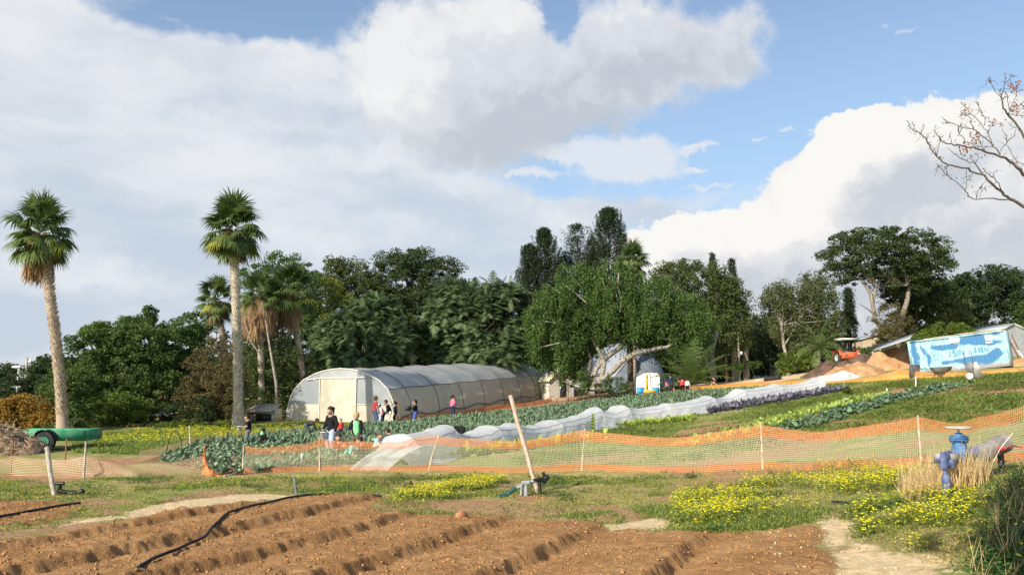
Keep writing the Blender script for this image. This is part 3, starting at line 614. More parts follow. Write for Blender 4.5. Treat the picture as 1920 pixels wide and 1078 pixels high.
bush('green shrub behind the tractor', [L(1625, 662, 16, 8, 82), L(1645, 668, 22, 8, 82)], 'leaf_round', 40, 60, .4, .14)
bush('large shrub at the foot of the round tree', [L(215, 772, 42, 30, 54), L(185, 785, 26, 22, 53), L(262, 775, 20, 26, 54)], 'leaf_shrub', 130, 70, .4, .14)
bush('dark green bush behind the left palm', [L(140, 735, 34, 44, 50), L(110, 730, 22, 34, 52), L(150, 780, 20, 24, 49)], 'leaf_round', 170, 80, .42, .15)
bush('dark bushy tree left of the palm under the lamp', [L(75, 715, 34, 28, 62), L(30, 728, 34, 20, 62), L(100, 735, 26, 30, 60)], 'leaf_dark', 150, 80, .5, .16)
bush('golden yellow bush at the left edge', [L(45, 782, 46, 36, 47, 40), L(8, 780, 22, 28, 46), L(80, 800, 24, 22, 46)], 'leaf_yellow', 190, 80, .42, .13)
bush('olive bush below the golden bush', [L(65, 818, 36, 14, 44), L(140, 800, 16, 16, 44), L(20, 820, 24, 14, 44)], 'leaf_olive', 80, 70, .3, .12)
tree('pale green distant tree at the far left', [L(16, 700, 22, 18, 120), L(2, 715, 14, 20, 120)], 'leaf_deep', 60, 60, 1.0, .3, px=16)
tree('dark distant tree behind the left utility pole', [L(62, 700, 20, 14, 140), L(85, 704, 14, 12, 140)], 'leaf_dark', 60, 60, 1.0, .3, px=65)
for (a, b, c, d, Yh, lb) in [(430, 798, 30, 8, 51, 'low green hedge left of the tall palm'), (350, 800, 40, 10, 52, 'low leafy hedge on the yellow meadow'), (300, 805, 26, 8, 52, 'low yellowish hedge in front of the white car')]:
    bush(lb, [L(a, b, c, d, Yh)], 'leaf_shrub', 45, 60, .32, .13, name='hedge', cat='hedge')
# background mass
WD = M(); 
wl = [(700+i*0, 0, 0, 0, 0) for i in ()]
for px_, py_, rx, ry, Y in [(150, 745, 60, 20, 95), (240, 740, 70, 30, 100), (360, 730, 70, 40, 100), (470, 690, 80, 70, 110), (600, 660, 90, 80, 110), (730, 660, 90, 70, 116), (880, 660, 100, 60, 116), (1010, 640, 60, 70, 116), (1080, 640, 80, 70, 112), (1180, 640, 80, 80, 118), (1300, 640, 80, 70, 118), (1420, 655, 70, 40, 120), (1530, 650, 60, 30, 122), (1700, 650, 60, 40, 108), (1790, 630, 60, 30, 110), (1900, 640, 60, 30, 112), (1995, 600, 60, 80, 100), (-60, 720, 60, 30, 120), (1000, 690, 60, 30, 104), (940, 700, 50, 20, 106)]+[(120+i*62, 700-i*.4, 50, 26, 101+(i%3)*3) for i in range(31)]:
    mm, _ = crown([L(px_, py_, rx, ry, Y)], 80, 80, 1.3, .5, inner=.8); WD.add(np.concatenate(mm.v), np.concatenate(mm.f[(4, 0)]), np.concatenate(mm.t))
tag(WD.build('distant_woodland', 'leaf_dark'), 'dark green mass of woodland closing the view behind the trees', 'woodland', kind='stuff')
# ------------------------------------------------------------------ palms
def fan(m, hub, d, side, R, n=22, droop=.9, tint=.5):
    a = np.linspace(-2.25, 2.25, n)+rng.normal(size=n)*.03; nn = np.cross(side, d)
    dd = np.cos(a)[:, None]*d+np.sin(a)[:, None]*side+nn*(.25*np.abs(np.sin(a*1.0)))[:, None]
    sd = -np.sin(a)[:, None]*d+np.cos(a)[:, None]*side
    m.blades(np.tile(hub, (n, 1)), dd, sd, R*(1-.28*(np.abs(a)/2.25)**2)*rng.uniform(.9, 1.08, n), R*.135, droop*rng.uniform(.7, 1.4, n), 4, (.25, 1, .75, .35, .06), tint, fold=.35)
def washingtonia(label, px, Y, ytop, lean=(0, 0), crown_r=1.9, skirt=1.6, skirt_r=.62, nf=46, r=.24, bark='palm_bark', name='fan_palm', group=None, boots=True, base_smooth=.0, seed=1, dead_wide=1.0):
    global rng
    b = onY(px, Y); H = P3(px, ytop, Y)[2]-b[2]; t = thing(name, label, 'palm', b, 0, group); hub = np.array([lean[0], lean[1], H-crown_r*1.28])
    # trunk
    k = 28; tt = np.linspace(0, 1, k); P = np.c_[lean[0]*tt**1.3, lean[1]*tt**1.3, -.2+tt*(hub[2]+.2)]
    rr = r*(1+.85*np.exp(-tt*hub[2]/.7))*(1-.12*tt); m = M(); m.tube(P, rr, 14, tint=.25)
    if boots:
        nb = int(hub[2]*70); f = np.sort(rng.uniform(base_smooth, .99, nb)); a = (np.arange(nb)*2.4)%(2*math.pi)
        c = np.c_[np.interp(f, tt, P[:, 0]), np.interp(f, tt, P[:, 1]), np.interp(f, tt, P[:, 2])]; rad = np.interp(f, tt, rr)
        o = np.c_[np.cos(a), np.sin(a), np.zeros(nb)]; s_ = np.c_[-np.sin(a), np.cos(a), np.zeros(nb)]
        m.blades(c+o*(rad*.93)[:, None], o*.55+np.array([0, 0, 1.0]), s_, rng.uniform(.13, .26, nb), rng.uniform(.13, .2, nb), -.9*0-.2, 2, (1, .8, .35), rng.uniform(.2, 1, nb))
    m.build('trunk', bark, t, smooth=False)
    # green crown
    m = M()
    for i in range(nf):
        a = i*2.39996+rng.uniform(-.2, .2); e = math.radians(88-140*((i+.5)/nf)**.9)+rng.normal()*.14
        d = np.array([math.cos(a)*math.cos(e), math.sin(a)*math.cos(e), math.sin(e)]); side = np.array([-math.sin(a), math.cos(a), 0])
        pl = crown_r*rng.uniform(.38, .66); st = hub+np.array([0, 0, .5*math.sin(max(e, 0))])+d*.12
        pts = np.array([st, st+d*pl*.5, st+d*pl-np.array([0, 0, pl*.08])]); m.tube(pts, [.035, .025, .018], 4, tint=.7, cap=False)
        d2 = d-np.array([0, 0, .25])+rng.normal(size=3)*.18; d2 /= np.linalg.norm(d2); side = np.cross(d2, np.cross(side+rng.normal(size=3)*.25, d2)); side /= np.linalg.norm(side)
        yel = 1.0 if (e < -.15 and rng.random() < .22) else min(.9, max(.05, rng.uniform(.15, .7)+(.15 if e < .2 else -.05)))
        fan(m, pts[-1], d2, side, crown_r*rng.uniform(.48, .60), 22, rng.uniform(.5, 1.0) if e > .5 else rng.uniform(1.0, 1.9), yel)
    m.build('crown', 'palm_green', t)
    # dead skirt
    m = M(); nd = int(34*skirt*dead_wide)
    for i in range(nd):
        a = rng.uniform(0, 2*math.pi); z = hub[2]+.15-skirt*rng.uniform(0, .72)**1.1; o = np.array([math.cos(a), math.sin(a), 0]); side = np.array([-math.sin(a), math.cos(a), 0])
        q = hub*np.array([1, 1, 0])+np.array([0, 0, z])+o*r*.8; rr_ = skirt_r*rng.uniform(.35, 1)*(1-.35*(hub[2]-z)/skirt)
        k1 = q+o*rr_+np.array([0, 0, -.05]); d = np.array([o[0]*.16, o[1]*.16, -1]); d /= np.linalg.norm(d)
        m.tube([q, k1], [.02, .015], 4, tint=.5, cap=False)
        n_ = 12; aa = np.linspace(-.55, .55, n_)+rng.normal(size=n_)*.05; dd = np.cos(aa)[:, None]*d+np.sin(aa)[:, None]*side*.6
        m.blades(np.tile(k1, (n_, 1)), dd, np.tile(side, (n_, 1))+rng.normal(size=(n_, 3))*.3, skirt*rng.uniform(.35, .62, n_), .075, .4, 3, (.5, 1, .7, .2), np.clip(rng.uniform(.1, .95)+rng.normal(size=n_)*.1, 0, .92))
    m.build('dead_fronds', 'palm_dead', t); return t
washingtonia('tall fan palm at the far left with a brown skirt of dead fronds', 118, 41, 357, lean=(-1.95, .2), crown_r=1.85, skirt=2.3, skirt_r=.45, r=.235, base_smooth=.12)
washingtonia('tallest fan palm with a pale studded trunk left of the greenhouse', 447, 50, 355, lean=(-.85, 0), crown_r=2.2, skirt=1.7, skirt_r=.55, r=.27, bark='palm_bark_pale', nf=52)
washingtonia('short fan palm just left of the tallest palm, half hidden behind it', 434, 66, 512, lean=(-1.6, 0), crown_r=1.9, skirt=1.7, skirt_r=.6, r=.24, nf=40)
washingtonia('fan palm with the widest brown beard right of the tallest palm', 490, 64, 500, lean=(-.5, 0), crown_r=2.0, skirt=3.0, skirt_r=1.15, r=.22, bark='palm_bark_pale', nf=46, dead_wide=1.5)
washingtonia('yellowish fan palm with a dark trunk at the right of the palm group', 574, 66, 478, lean=(-1.7, 0), crown_r=2.4, skirt=3.0, skirt_r=.75, r=.24, nf=46)
washingtonia('fan palm top peeking over the weeping fig', 1190, 92, 447, crown_r=2.3, skirt=2.2, skirt_r=.7, r=.25, nf=40)
washingtonia('dark trunked palm in front of the dome', 1183, 75.5, 590, crown_r=1.2, skirt=1.0, skirt_r=.35, r=.25, bark='bark_dark', nf=30, name='dark_trunked_palm')
washingtonia('small fan palm top above the round tree', 226, 66, 590, crown_r=1.4, skirt=.8, skirt_r=.4, r=.2, nf=22)
washingtonia('low fan palm behind the greenhouse roof', 818, 92, 660, crown_r=2.0, skirt=.6, skirt_r=.4, r=.3, nf=26, boots=False)
washingtonia('thin palm trunk left of the utility pole with the box', 1378, 86, 600, crown_r=1.6, skirt=1.0, skirt_r=.4, r=.25, nf=26, bark='palm_bark')
washingtonia('thin palm trunk right of the utility pole with the box', 1400, 87, 590, crown_r=1.6, skirt=1.3, skirt_r=.5, r=.25, nf=26, bark='palm_bark')
def feather(label, px, Y, ybase, ytop, nf, L_, dr=1.4, lm='palm_green', name='feather_palm', r=.15, e0=85, e1=-10):
    b = onY(px, Y); H = max(P3(px, ybase, Y)[2]-b[2], .3); t = thing(name, label, 'palm', b); m = M()
    zz = np.linspace(-.2, H, 9); m.tube(np.c_[zz*0, zz*0, zz], r*(1+.3*np.sin(zz*9)), 10, tint=.3); m.build('trunk', 'bark', t)
    m = M()
    for i in range(nf):
        a = i*2.4+rng.uniform(-.2, .2); e = math.radians(e0+(e1-e0)*(i+.5)/nf); d = np.array([math.cos(a)*math.cos(e), math.sin(a)*math.cos(e), math.sin(e)]); p = np.array([0, 0, H]); S = 14; LL = L_*rng.uniform(.8, 1.1); side = np.array([-math.sin(a), math.cos(a), 0]); pts = [p]; tn = rng.uniform(.2, .85)
        for k in range(S):
            p = p+d*LL/S; pts.append(p); d = d-np.array([0, 0, dr/S]); d = d/np.linalg.norm(d)
            n_ = 2; w = LL*.22*math.sin(math.pi*(.12+.8*k/S))
            for sg in (-1, 1):
                dd = np.tile(side*sg+d*.7-np.array([0, 0, .25]), (n_, 1)); m.blades(p+d*rng.uniform(-.5, .5, (n_, 1))*LL/S, dd, np.tile(d, (n_, 1)), w, .06, .6, 2, (.7, 1, .1), tn)
        m.tube(pts[::2], np.linspace(.035, .01, len(pts[::2])), 4, tint=.8, cap=False)
    m.build('crown', lm, t); return t
feather('small feathery palm beside the pepper tree', 1538, 64, 655, 612, 22, 2.6, 1.7)
feather('spiky young palm fountain right of the dome', 1298, 72, 722, 650, 34, 4.0, 1.0, e0=88, e1=20, r=.3, name='young_palm')
# slim leaning bare poles of a dead tree among the palms
t = thing('dead_tree', 'slim pale bare trunk leaning among the palms', 'dead tree', onY(516, 62)); b = np.array(t.location); m = M()
m.tube([v-b for v in pw([(520, 772, 0), (518, 720, 0), (506, 650, 0), (498, 600, 0)], 62)], [.13, .11, .09, .05], 7); m.tube([v-b for v in pw([(488, 665, 0), (470, 640, 0), (458, 600, 0)], 62)], [.06, .05, .03], 6); m.build('trunk', 'bark_pale', t)
# bare tree at the upper right: trunk outside the frame, branches reach in
YB = 12.5; bB = onY(2230, YB); tB = thing('bare_tree', 'leafless tree reaching in from the upper right with a few rusty leaves', 'tree', bB)
brs = [[(1200, 1180), (1060, 1090), (912, 1025), (835, 980), (770, 940), (690, 870), (620, 800), (540, 770), (480, 740), (400, 728), (330, 710), (265, 650), (215, 590), (180, 520), (150, 485), (100, 460), (60, 425), (42, 385)],
 [(835, 985), (720, 968), (620, 962), (560, 975), (510, 945), (470, 900), (400, 830), (340, 790), (290, 740), (270, 715)], [(480, 900), (490, 820), (485, 755)], [(495, 830), (530, 795)], [(565, 965), (570, 920), (600, 880), (635, 910)], [(590, 890), (610, 860)],
 [(615, 795), (555, 710), (490, 690), (440, 665), (375, 615)], [(555, 705), (575, 660), (550, 630)], [(540, 690), (510, 640)], [(265, 640), (290, 530), (270, 490), (240, 455)], [(290, 520), (315, 498)], [(270, 645), (240, 590), (190, 530), (205, 490)], [(150, 480), (165, 410)], [(120, 468), (78, 400)],
 [(770, 930), (730, 860), (690, 805), (640, 780), (610, 740)], [(690, 800), (720, 755)], [(340, 790), (335, 740), (345, 720)],
 [(1240, 1060), (1060, 900), (912, 785), (840, 710), (740, 650), (600, 605), (540, 585), (430, 575), (340, 560), (300, 530), (250, 460)], [(740, 640), (690, 570), (640, 460), (590, 400), (520, 330), (445, 250)], [(690, 570), (600, 490), (540, 455), (450, 430), (370, 405), (305, 400)],
 [(345, 408), (320, 378)], [(620, 420), (625, 370), (600, 320), (560, 245)], [(600, 330), (575, 310)], [(1080, 740), (912, 710), (850, 700), (760, 655)], [(430, 430), (440, 490), (480, 540), (560, 570), (690, 580)], [(440, 470), (455, 400)], [(640, 480), (690, 420), (690, 390)], [(520, 330), (480, 330), (452, 352)], [(540, 455), (520, 380), (500, 350)],
 [(745, 615), (790, 550), (800, 500), (760, 470)], [(795, 540), (840, 500), (860, 450)], [(912, 780), (870, 700), (820, 620), (800, 580)], [(372, 555), (365, 480)],
 [(1240, 1000), (1060, 700), (915, 500), (850, 400), (790, 330), (755, 270), (750, 200), (775, 130), (770, 45)], [(755, 230), (700, 170), (670, 110), (665, 65)], [(790, 335), (850, 290), (960, 225)], [(810, 310), (790, 200), (780, 170)], [(815, 300), (860, 190), (860, 120)], [(980, 340), (912, 350), (850, 350), (800, 330)], [(740, 190), (740, 150)], [(860, 440), (800, 400)], [(775, 110), (820, 60), (850, 55)], [(670, 105), (650, 95)], [(860, 170), (900, 150)], [(430, 580), (440, 640)], [(610, 600), (640, 580)]]
m = M(); tips = []
for i, br_ in enumerate(brs):
    n_ = len(br_); y0 = rng.uniform(-.7, .7) if i not in (0, 17, 33) else 0
    pts = np.array([P3(1690+a*.2505, 130+b_*.2505, YB+y0*(j/n_)) for j, (a, b_) in enumerate(br_)])-bB
    big = i in (0, 17, 33); r0 = {0: .030, 17: .034, 33: .030}.get(i, .012 if n_ > 4 else .007)
    q = np.array([np.interp(np.linspace(0, n_-1, n_*3-2), np.arange(n_), pts[:, k]) for k in range(3)]).T; q[1:-1] += rng.normal(size=(len(q)-2, 3))*.008
    m.tube(q, np.interp(np.linspace(0, 1, len(q)), [0, .25, 1], [r0, r0*.6, .0045]), 6, cap=False); tips += list(q[len(q)//3:])
    for v in q[len(q)//3::2]:
        if rng.random() < .7:
            e = v+rng.normal(size=3)*.06; m.tube([v, (v+e)/2+rng.normal(size=3)*.01, e+rng.normal(size=3)*.03], [.004, .003, .002], 4, cap=False)
tr = np.array([P3(1690+1240*.2505, 130+1060*.2505, YB)-bB])[0]
for tgt in ((1200, 1180), (1240, 1060), (1240, 1000)):
    e = P3(1690+tgt[0]*.2505, 130+tgt[1]*.2505, YB)-bB; m.tube([(0, 0, -.3), (-.1, 0, 1.2), e*.7+np.array([.15, 0, -.3]), e], [.17, .14, .08, .045], 8)
m.build('trunk', 'bark_dark', tB, smooth=True)
tips = np.array(tips); m = M(); s_ = tips[rng.choice(len(tips), 260)]+rng.normal(size=(260, 3))*.035; m.leaves(s_, .035, .2, droop=1.0)
for a, b_ in [(690, 400), (870, 310), (850, 300), (840, 120), (855, 150), (470, 600), (580, 530), (480, 310), (540, 500)]:
    c_ = P3(1690+a*.2505, 130+b_*.2505, YB)-bB; m.leaves(c_+rng.normal(size=(26, 3))*.05, .05, .7, droop=.6)
mat('leaf_rust', (.13, .07, .05), (.45, .22, .12), tint=1, transl=.2); m.build('dead_leaves', 'leaf_rust', tB)
# ------------------------------------------------------------------ greenhouse
def rowpt(px, py): return G(px, py)
A0 = np.array([-17.0, 61.4]); A1 = np.array([-8.35, 58.0]); gw = np.linalg.norm(A1-A0); GU = (A1-A0)/gw; GVd = np.array([-GU[1], GU[0]]); GL = 34.0; GH = 3.85
gc = (A0+A1)/2; gz0, gz1_ = -.02, 1.35
t = thing('greenhouse', 'long plastic tunnel greenhouse with a cream end wall and grey curved roof', 'greenhouse', (gc[0], gc[1], gz0), math.atan2(GU[1], GU[0]))
prof = np.array([(-1, 0), (-.985, .2), (-.95, .42), (-.86, .62), (-.68, .80), (-.42, .93), (-.18, .985), (0, 1.0), (.18, .985), (.42, .93), (.68, .80), (.86, .62), (.95, .42), (.985, .2), (1, 0)])
hw = gw/2
def gpt(v, s_, k=1.0):                   # local point: profile param and distance along
    q = np.array([np.interp(v, np.linspace(0, 1, 15), prof[:, i]) for i in (0, 1)]); f = s_/GL
    return np.array([q[0]*hw*k, s_, q[1]*GH*(1+.03*f)*k+(gz1_-gz0)*f-.08*(1-q[1])])
ribs = [0, 2.5, 7.1, 11.7, 16.3, 20.9, 25.5, 29.8, 34.0]
def gskin(v0, v1, nv, name, mt, sagk):
    S = []
    for i in range(len(ribs)-1):
        for k in range(6 if i < len(ribs)-2 else 7): S.append((ribs[i]+(ribs[i+1]-ribs[i])*k/6, math.sin(math.pi*k/6)))
    V = np.array([[gpt(v, s_, 1-sagk*g+.004*rng.normal()*(g > 0)) for v in np.linspace(v0, v1, nv)] for s_, g in S])
    m = M(); m.grid(V); return m.build(name, mt, t, smooth=True)
gskin(3/14, 11/14, 25, 'roof_film', 'film_grey', .02)
gskin(0, 3/14, 7, 'side_curtain', 'film_cream', .012); gskin(11/14, 1, 7, 'side_curtain', 'film_cream', .012)
for s_ in ribs:
    m = M(); m.tube([gpt(v, s_, 1.008) for v in np.linspace(0, 1, 33)], .05 if s_ == 0 else .028, 6); m.build('hoop', 'pipe_white' if s_ == 0 else 'pipe_dark', t)
m = M()
for v in (3/14, 11/14): m.tube([gpt(v, s_, 1.012)+np.array([0, 0, -.03*math.sin(s_*1.4)]) for s_ in np.linspace(0, GL, 40)], .035, 6)
m.build('shoulder_rail', 'pipe_dark', t)
m = M(); m.tube([gpt(1.0, s_, 1.0)+np.array([.10, 0, .35+.22*math.sin(s_*.55)**2]) for s_ in np.linspace(1, GL, 50)], .06, 6); m.build('curtain_roll', 'pipe_dark', t, smooth=True)
def wall_poly(xa, xb, za, top=True, zb=None, n_=10):
    xs = np.linspace(xa, xb, n_); V = []
    zt = np.array([np.interp(x/hw, prof[:8, 0] if x < 0 else prof[7:, 0], prof[:8, 1] if x < 0 else prof[7:, 1]) for x in xs])*GH-.05
    if zb is not None: zt = np.minimum(zt, zb)
    return np.array([[(x, -.02+.01*rng.normal(), max(min(za, z), -.1)) for x, z in zip(xs, zt)], [(x, -.02, z) for x, z in zip(xs, zt)]])
dx0, dx1 = -hw*.36, hw*.30
for xa, xb in ((-hw*.985, dx0-.05), (dx1+.05, hw*.985)):
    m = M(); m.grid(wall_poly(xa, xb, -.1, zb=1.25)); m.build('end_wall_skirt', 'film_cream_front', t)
    m = M(); m.grid(wall_poly(xa, xb, 1.25)); m.build('end_wall_panel', 'film_blue', t)
m = M(); m.grid(wall_poly(dx0-.05, dx1+.05, 3.15)); m.build('gable_panel', 'film_grey', t)
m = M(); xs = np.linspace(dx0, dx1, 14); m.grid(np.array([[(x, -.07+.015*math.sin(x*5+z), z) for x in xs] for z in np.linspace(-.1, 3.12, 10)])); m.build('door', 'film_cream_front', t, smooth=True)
m = M(); m.tube([(dx0-.03, -.1, -.1), (dx0-.03, -.1, 3.18)], .05, 6); m.tube([(dx1+.03, -.1, -.1), (dx1+.03, -.1, 3.18)], .05, 6); m.tube([(dx0-1.2, -.1, 3.05), (dx0, -.1, 3.18), (dx1, -.1, 3.20), (dx1+.9, -.1, 3.22)], .05, 6); m.tube([(dx1, -.06, 1.27), (hw*.95, -.06, 1.27)], .03, 5); m.tube([(dx0, -.06, 2.9), (dx0-.9, -.06, 3.1)], .03, 5); m.build('door_frame', 'pipe_white', t)
m = M(); f_ = wall_poly(-hw*.985, hw*.985, -.1, n_=20); f_[:, :, 1] = GL; f_[:, :, 2] += gz1_-gz0; m.grid(f_); m.build('far_end_wall', 'film_cream', t)
# ------------------------------------------------------------------ dome
YD = 97; bD = onY(1168, YD); tD = thing('dome_tent', 'pale grey dome shaped tent with a dark triangular opening behind the weeping fig', 'dome tent', bD)
R_ = 83*YD/F; Hd = P3(1168, 643, YD)[2]-bD[2]
mat('dome_film', (.22, .25, .30), (.30, .33, .38), scale=.7, rough=.5); mat('dome_dark', (.14, .17, .21), (.2, .23, .27), rough=.7)
m = M(); 
th = np.linspace(0, math.pi/2, 7); 
V = []
for i, a in enumerate(th): V.append([(R_*math.sin(a)*math.cos(p), R_*math.sin(a)*math.sin(p), Hd*math.cos(a)) for p in np.linspace(0, 2*math.pi, 16, endpoint=False)+(i % 2)*math.pi/16])
m.grid(np.array(V)[::-1], closed=True); m.build('dome_shell', 'dome_film', tD)
m = M()
for sgn, (p0, p1) in enumerate([(-2.05, -.80)]):
    pp = np.linspace(p0, p1, 12); kk = np.sin((pp-p0)/(p1-p0)*math.pi)
    lo_ = np.array([(R_*1.02*math.cos(p), R_*1.02*math.sin(p), -.2) for p in pp]); hi_ = np.array([(R_*1.03*math.cos(p)*math.sqrt(max(1-(.62*k)**2, 0)), R_*1.03*math.sin(p)*math.sqrt(max(1-(.62*k)**2, 0)), Hd*.62*k+.05) for p, k in zip(pp, kk)])
    m.grid(np.array([lo_, (lo_+hi_)/2*np.array([1.02, 1.02, 1]), hi_]))
m.build('opening_panel', 'dome_dark', tD)
m = M(); m.tube([(R_*1.03*math.cos(p)*math.sqrt(max(1-(.62*k)**2, 0)), R_*1.03*math.sin(p)*math.sqrt(max(1-(.62*k)**2, 0))-.03, Hd*.62*k+.08) for p, k in zip(pp, kk)], .05, 5); m.build('opening_frame', 'film_blue', tD)
# ------------------------------------------------------------------ small sheds
def gable(name, label, cat, px, Y, w, l, h, rh, rz, wallm, roofm, over=.25, parts=(), extra=None):
    b = onY(px, Y); t = thing(name, label, cat, b, rz); m = M()
    m.add([(-w/2, -l/2, -.3), (w/2, -l/2, -.3), (w/2, -l/2, h), (0, -l/2, h+rh), (-w/2, -l/2, h)], [(0, 1, 2, 3, 4)])
    m.add([(-w/2, l/2, -.3), (w/2, l/2, -.3), (w/2, l/2, h), (0, l/2, h+rh), (-w/2, l/2, h)], [(4, 3, 2, 1, 0)])
    m.add([(-w/2, -l/2, -.3), (-w/2, l/2, -.3), (-w/2, l/2, h), (-w/2, -l/2, h)], [(3, 2, 1, 0)]); m.add([(w/2, -l/2, -.3), (w/2, l/2, -.3), (w/2, l/2, h), (w/2, -l/2, h)], [(0, 1, 2, 3)])
    m.build('wall', wallm, t)
    m = M(); s_ = rh/(w/2)
    for sg in (-1, 1):
        x1 = sg*(w/2+over); m.add([(0, -l/2-over, h+rh+.03), (x1, -l/2-over, h+rh-s_*abs(x1)+.03), (x1, l/2+over, h+rh-s_*abs(x1)+.03), (0, l/2+over, h+rh+.03), (0, -l/2-over, h+rh+.1), (x1, -l/2-over, h+rh-s_*abs(x1)+.1), (x1, l/2+over, h+rh-s_*abs(x1)+.1), (0, l/2+over, h+rh+.1)], [(0, 1, 2, 3), (7, 6, 5, 4), (0, 4, 5, 1), (1, 5, 6, 2), (2, 6, 7, 3), (3, 7, 4, 0)])
    m.build('roof', roofm, t)
    for (nm, mt, c, sz) in parts: m = M(); m.box(c, sz); m.build(nm, mt, t)
    return t
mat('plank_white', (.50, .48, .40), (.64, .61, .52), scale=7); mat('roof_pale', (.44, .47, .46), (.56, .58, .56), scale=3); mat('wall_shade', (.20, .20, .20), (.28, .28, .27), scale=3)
mat('wall_beige', (.50, .38, .24), (.58, .46, .31), scale=2); mat('glass_dark', (.03, .035, .04), rough=.15, spec=.6); mat('roof_tile', (.42, .16, .08), (.55, .24, .13), scale=9)
mat('wall_white', (.62, .60, .56), (.7, .68, .63), scale=3); mat('concrete', (.30, .30, .27), (.42, .41, .37), scale=3, detail=7); mat('tin_grey', (.30, .32, .33), (.42, .43, .43), scale=4); mat('cream_sheet', (.66, .62, .44), (.76, .72, .54), scale=2)
gable('white_shed', 'small white plank shed with a yellowish roof at the far end of the greenhouse', 'shed', 1034, 88, 3.0, 4.5, 1.9, 1.25, .45, 'plank_white', 'cream_sheet', parts=[('door', 'glass_dark', (.15, -2.28, .75), (.7, .06, 1.9)), ('board', 'plank_white', (.1, -2.33, 2.3), (.35, .06, .8))])
gable('cream_roofed_lean_to', 'low lean-to with a big cream sheet roof left of the dome', 'shed', 1078, 91, 4.2, 4.5, .7, .9, 1.45, 'wall_shade', 'cream_sheet')
tH = gable('bungalow', 'long low house with a pale grey roof behind the young palm fountain', 'house', 1311, 108, 6.2, 9.0, 1.9, 1.35, 1.50, 'wall_shade', 'roof_pale', over=.5, parts=[('window', 'glass_dark', (-3.12, 1.5, 1.1), (.06, 1.2, .8)), ('door', 'glass_dark', (-3.12, -2.2, .8), (.06, 1.0, 1.9))])
for yy in (-4.0, 4.2): m = M(); m.box((-3.35, yy, .8), (.14, .14, 2.2)); m.build('porch_post', 'wall_white', tH)
gable('beige_house', 'beige walled house seen between the slim cypress and the bare trunks', 'house', 1632, 112, 4.0, 5.2, 4.6, .5, 0, 'wall_beige', 'tin_grey', parts=[('window', 'glass_dark', (-.9, -2.62, 3.2), (.9, .06, .9)), ('window', 'wall_shade', (.8, -2.62, 2.0), (.8, .06, .7))])
gable('grey_shed', 'grey corrugated shed behind the right end of the container', 'shed', 1872, 80, 4.6, 4.0, 2.5, .9, .25, 'tin_grey', 'roof_pale')
gable('red_roofed_house', 'far house with an orange tiled roof glimpsed beside the left palm', 'house', 138, 125, 5, 6, 4.3, 1.6, .6, 'wall_white', 'roof_tile')
gable('white_roofed_house', 'far low house with a white roof at the left edge', 'house', -10, 100, 6, 5, 1.6, .9, 1.3, 'wall_shade', 'wall_white')
# wooden chicken coop
b = onY(497, 59); t = thing('chicken_coop', 'low wooden coop with a sloping plank roof left of the greenhouse', 'coop', b, -.25); m = M()
m.box((0, 0, .35), (2.0, 1.0, .75)); m.build('wall', 'wood_grey', t)
m = M(); m.add([(-1.45, -.75, .68), (.95, -.75, .78), (1.05, .3, 1.28), (-.9, .3, 1.22), (-1.45, -.75, .74), (.95, -.75, .84), (1.05, .3, 1.34), (-.9, .3, 1.28)], [(0, 3, 2, 1), (4, 5, 6, 7), (0, 1, 5, 4), (1, 2, 6, 5), (2, 3, 7, 6), (3, 0, 4, 7)]); m.build('roof', 'wood', t)
m = M(); m.box((.2, -.52, .36), (1.2, .04, .5)); m.build('opening', 'black_plastic', t)
m = M(); m.box((1.02, 0, .5), (.06, 1.0, 1.0)); m.build('end_board', 'wood', t)
b = onY(533, 61.5); t = thing('wheeled_frame', 'dark low wooden frame with a small white board on top, beside the greenhouse corner', 'frame', b); m = M()
for x in (-.6, .6):
    m.box((x, 0, .45), (.09, .09, .95))
m.box((0, 0, .75), (1.3, .08, .1)); m.box((0, 0, .35), (1.3, .08, .1)); m.build('rail', 'wood_dark', t); m = M(); m.box((.55, -.02, .98), (.35, .3, .06)); m.build('white_board', 'bucket_white', t)
# ruined brown hut with white car far left
b = onY(325, 66); t = thing('ruined_hut', 'half hidden brown and grey tumbledown hut behind the dark thicket', 'hut', b); m = M(); m.box((0, .6, 1.0), (2.4, 1.2, 2.2)); m.build('wall', 'compost', t)
m = M(); m.box((.1, -.05, .95), (.9, .06, 1.3)); m.build('grey_panel', 'concrete', t)
m = M(); m.tube([(-1.1, 0, 2.2), (-1.0, 0, .2)], [.1, .75], 12); m.build('thatch', 'palm_dead', t)
m = M()
for x in (-.4, .2, .75, 1.3): m.tube([(x, -.3, 0), (x, -.3, 2.2)], .03, 5)
m.build('post', 'steel_dark', t)
b = onY(296, 64); t = thing('parked_car', 'white car almost hidden behind bushes left of the hut', 'car', b, .4); m = M()
prf = [(-1.9, .35), (-1.95, .75), (-1.5, .9), (-1.0, 1.35), (.5, 1.4), (1.1, .95), (1.85, .82), (1.95, .4)]; V = np.array([[(x, y, z) for x, z in prf] for y in (-.78, -.7, .7, .78)]); V[0, :, 2] -= .0; m.grid(V); m.add([(x, -.78, z) for x, z in prf], [tuple(range(8))]); m.add([(x, .78, z) for x, z in prf], [tuple(range(7, -1, -1))]); m.build('body', 'bucket_white', t, smooth=False)
m = M(); m.add([(-1.25, -.80, .95), (.8, -.80, .95), (.42, -.80, 1.32), (-.92, -.80, 1.28)], [(0, 1, 2, 3)]); m.build('window', 'glass_dark', t)
for x in (-1.2, 1.2):
    for y in (-.7, .7): m = M(); m.tube([(x, y-.1, .32), (x, y+.1, .32)], .32, 14); m.build('wheel', 'rubber', t)
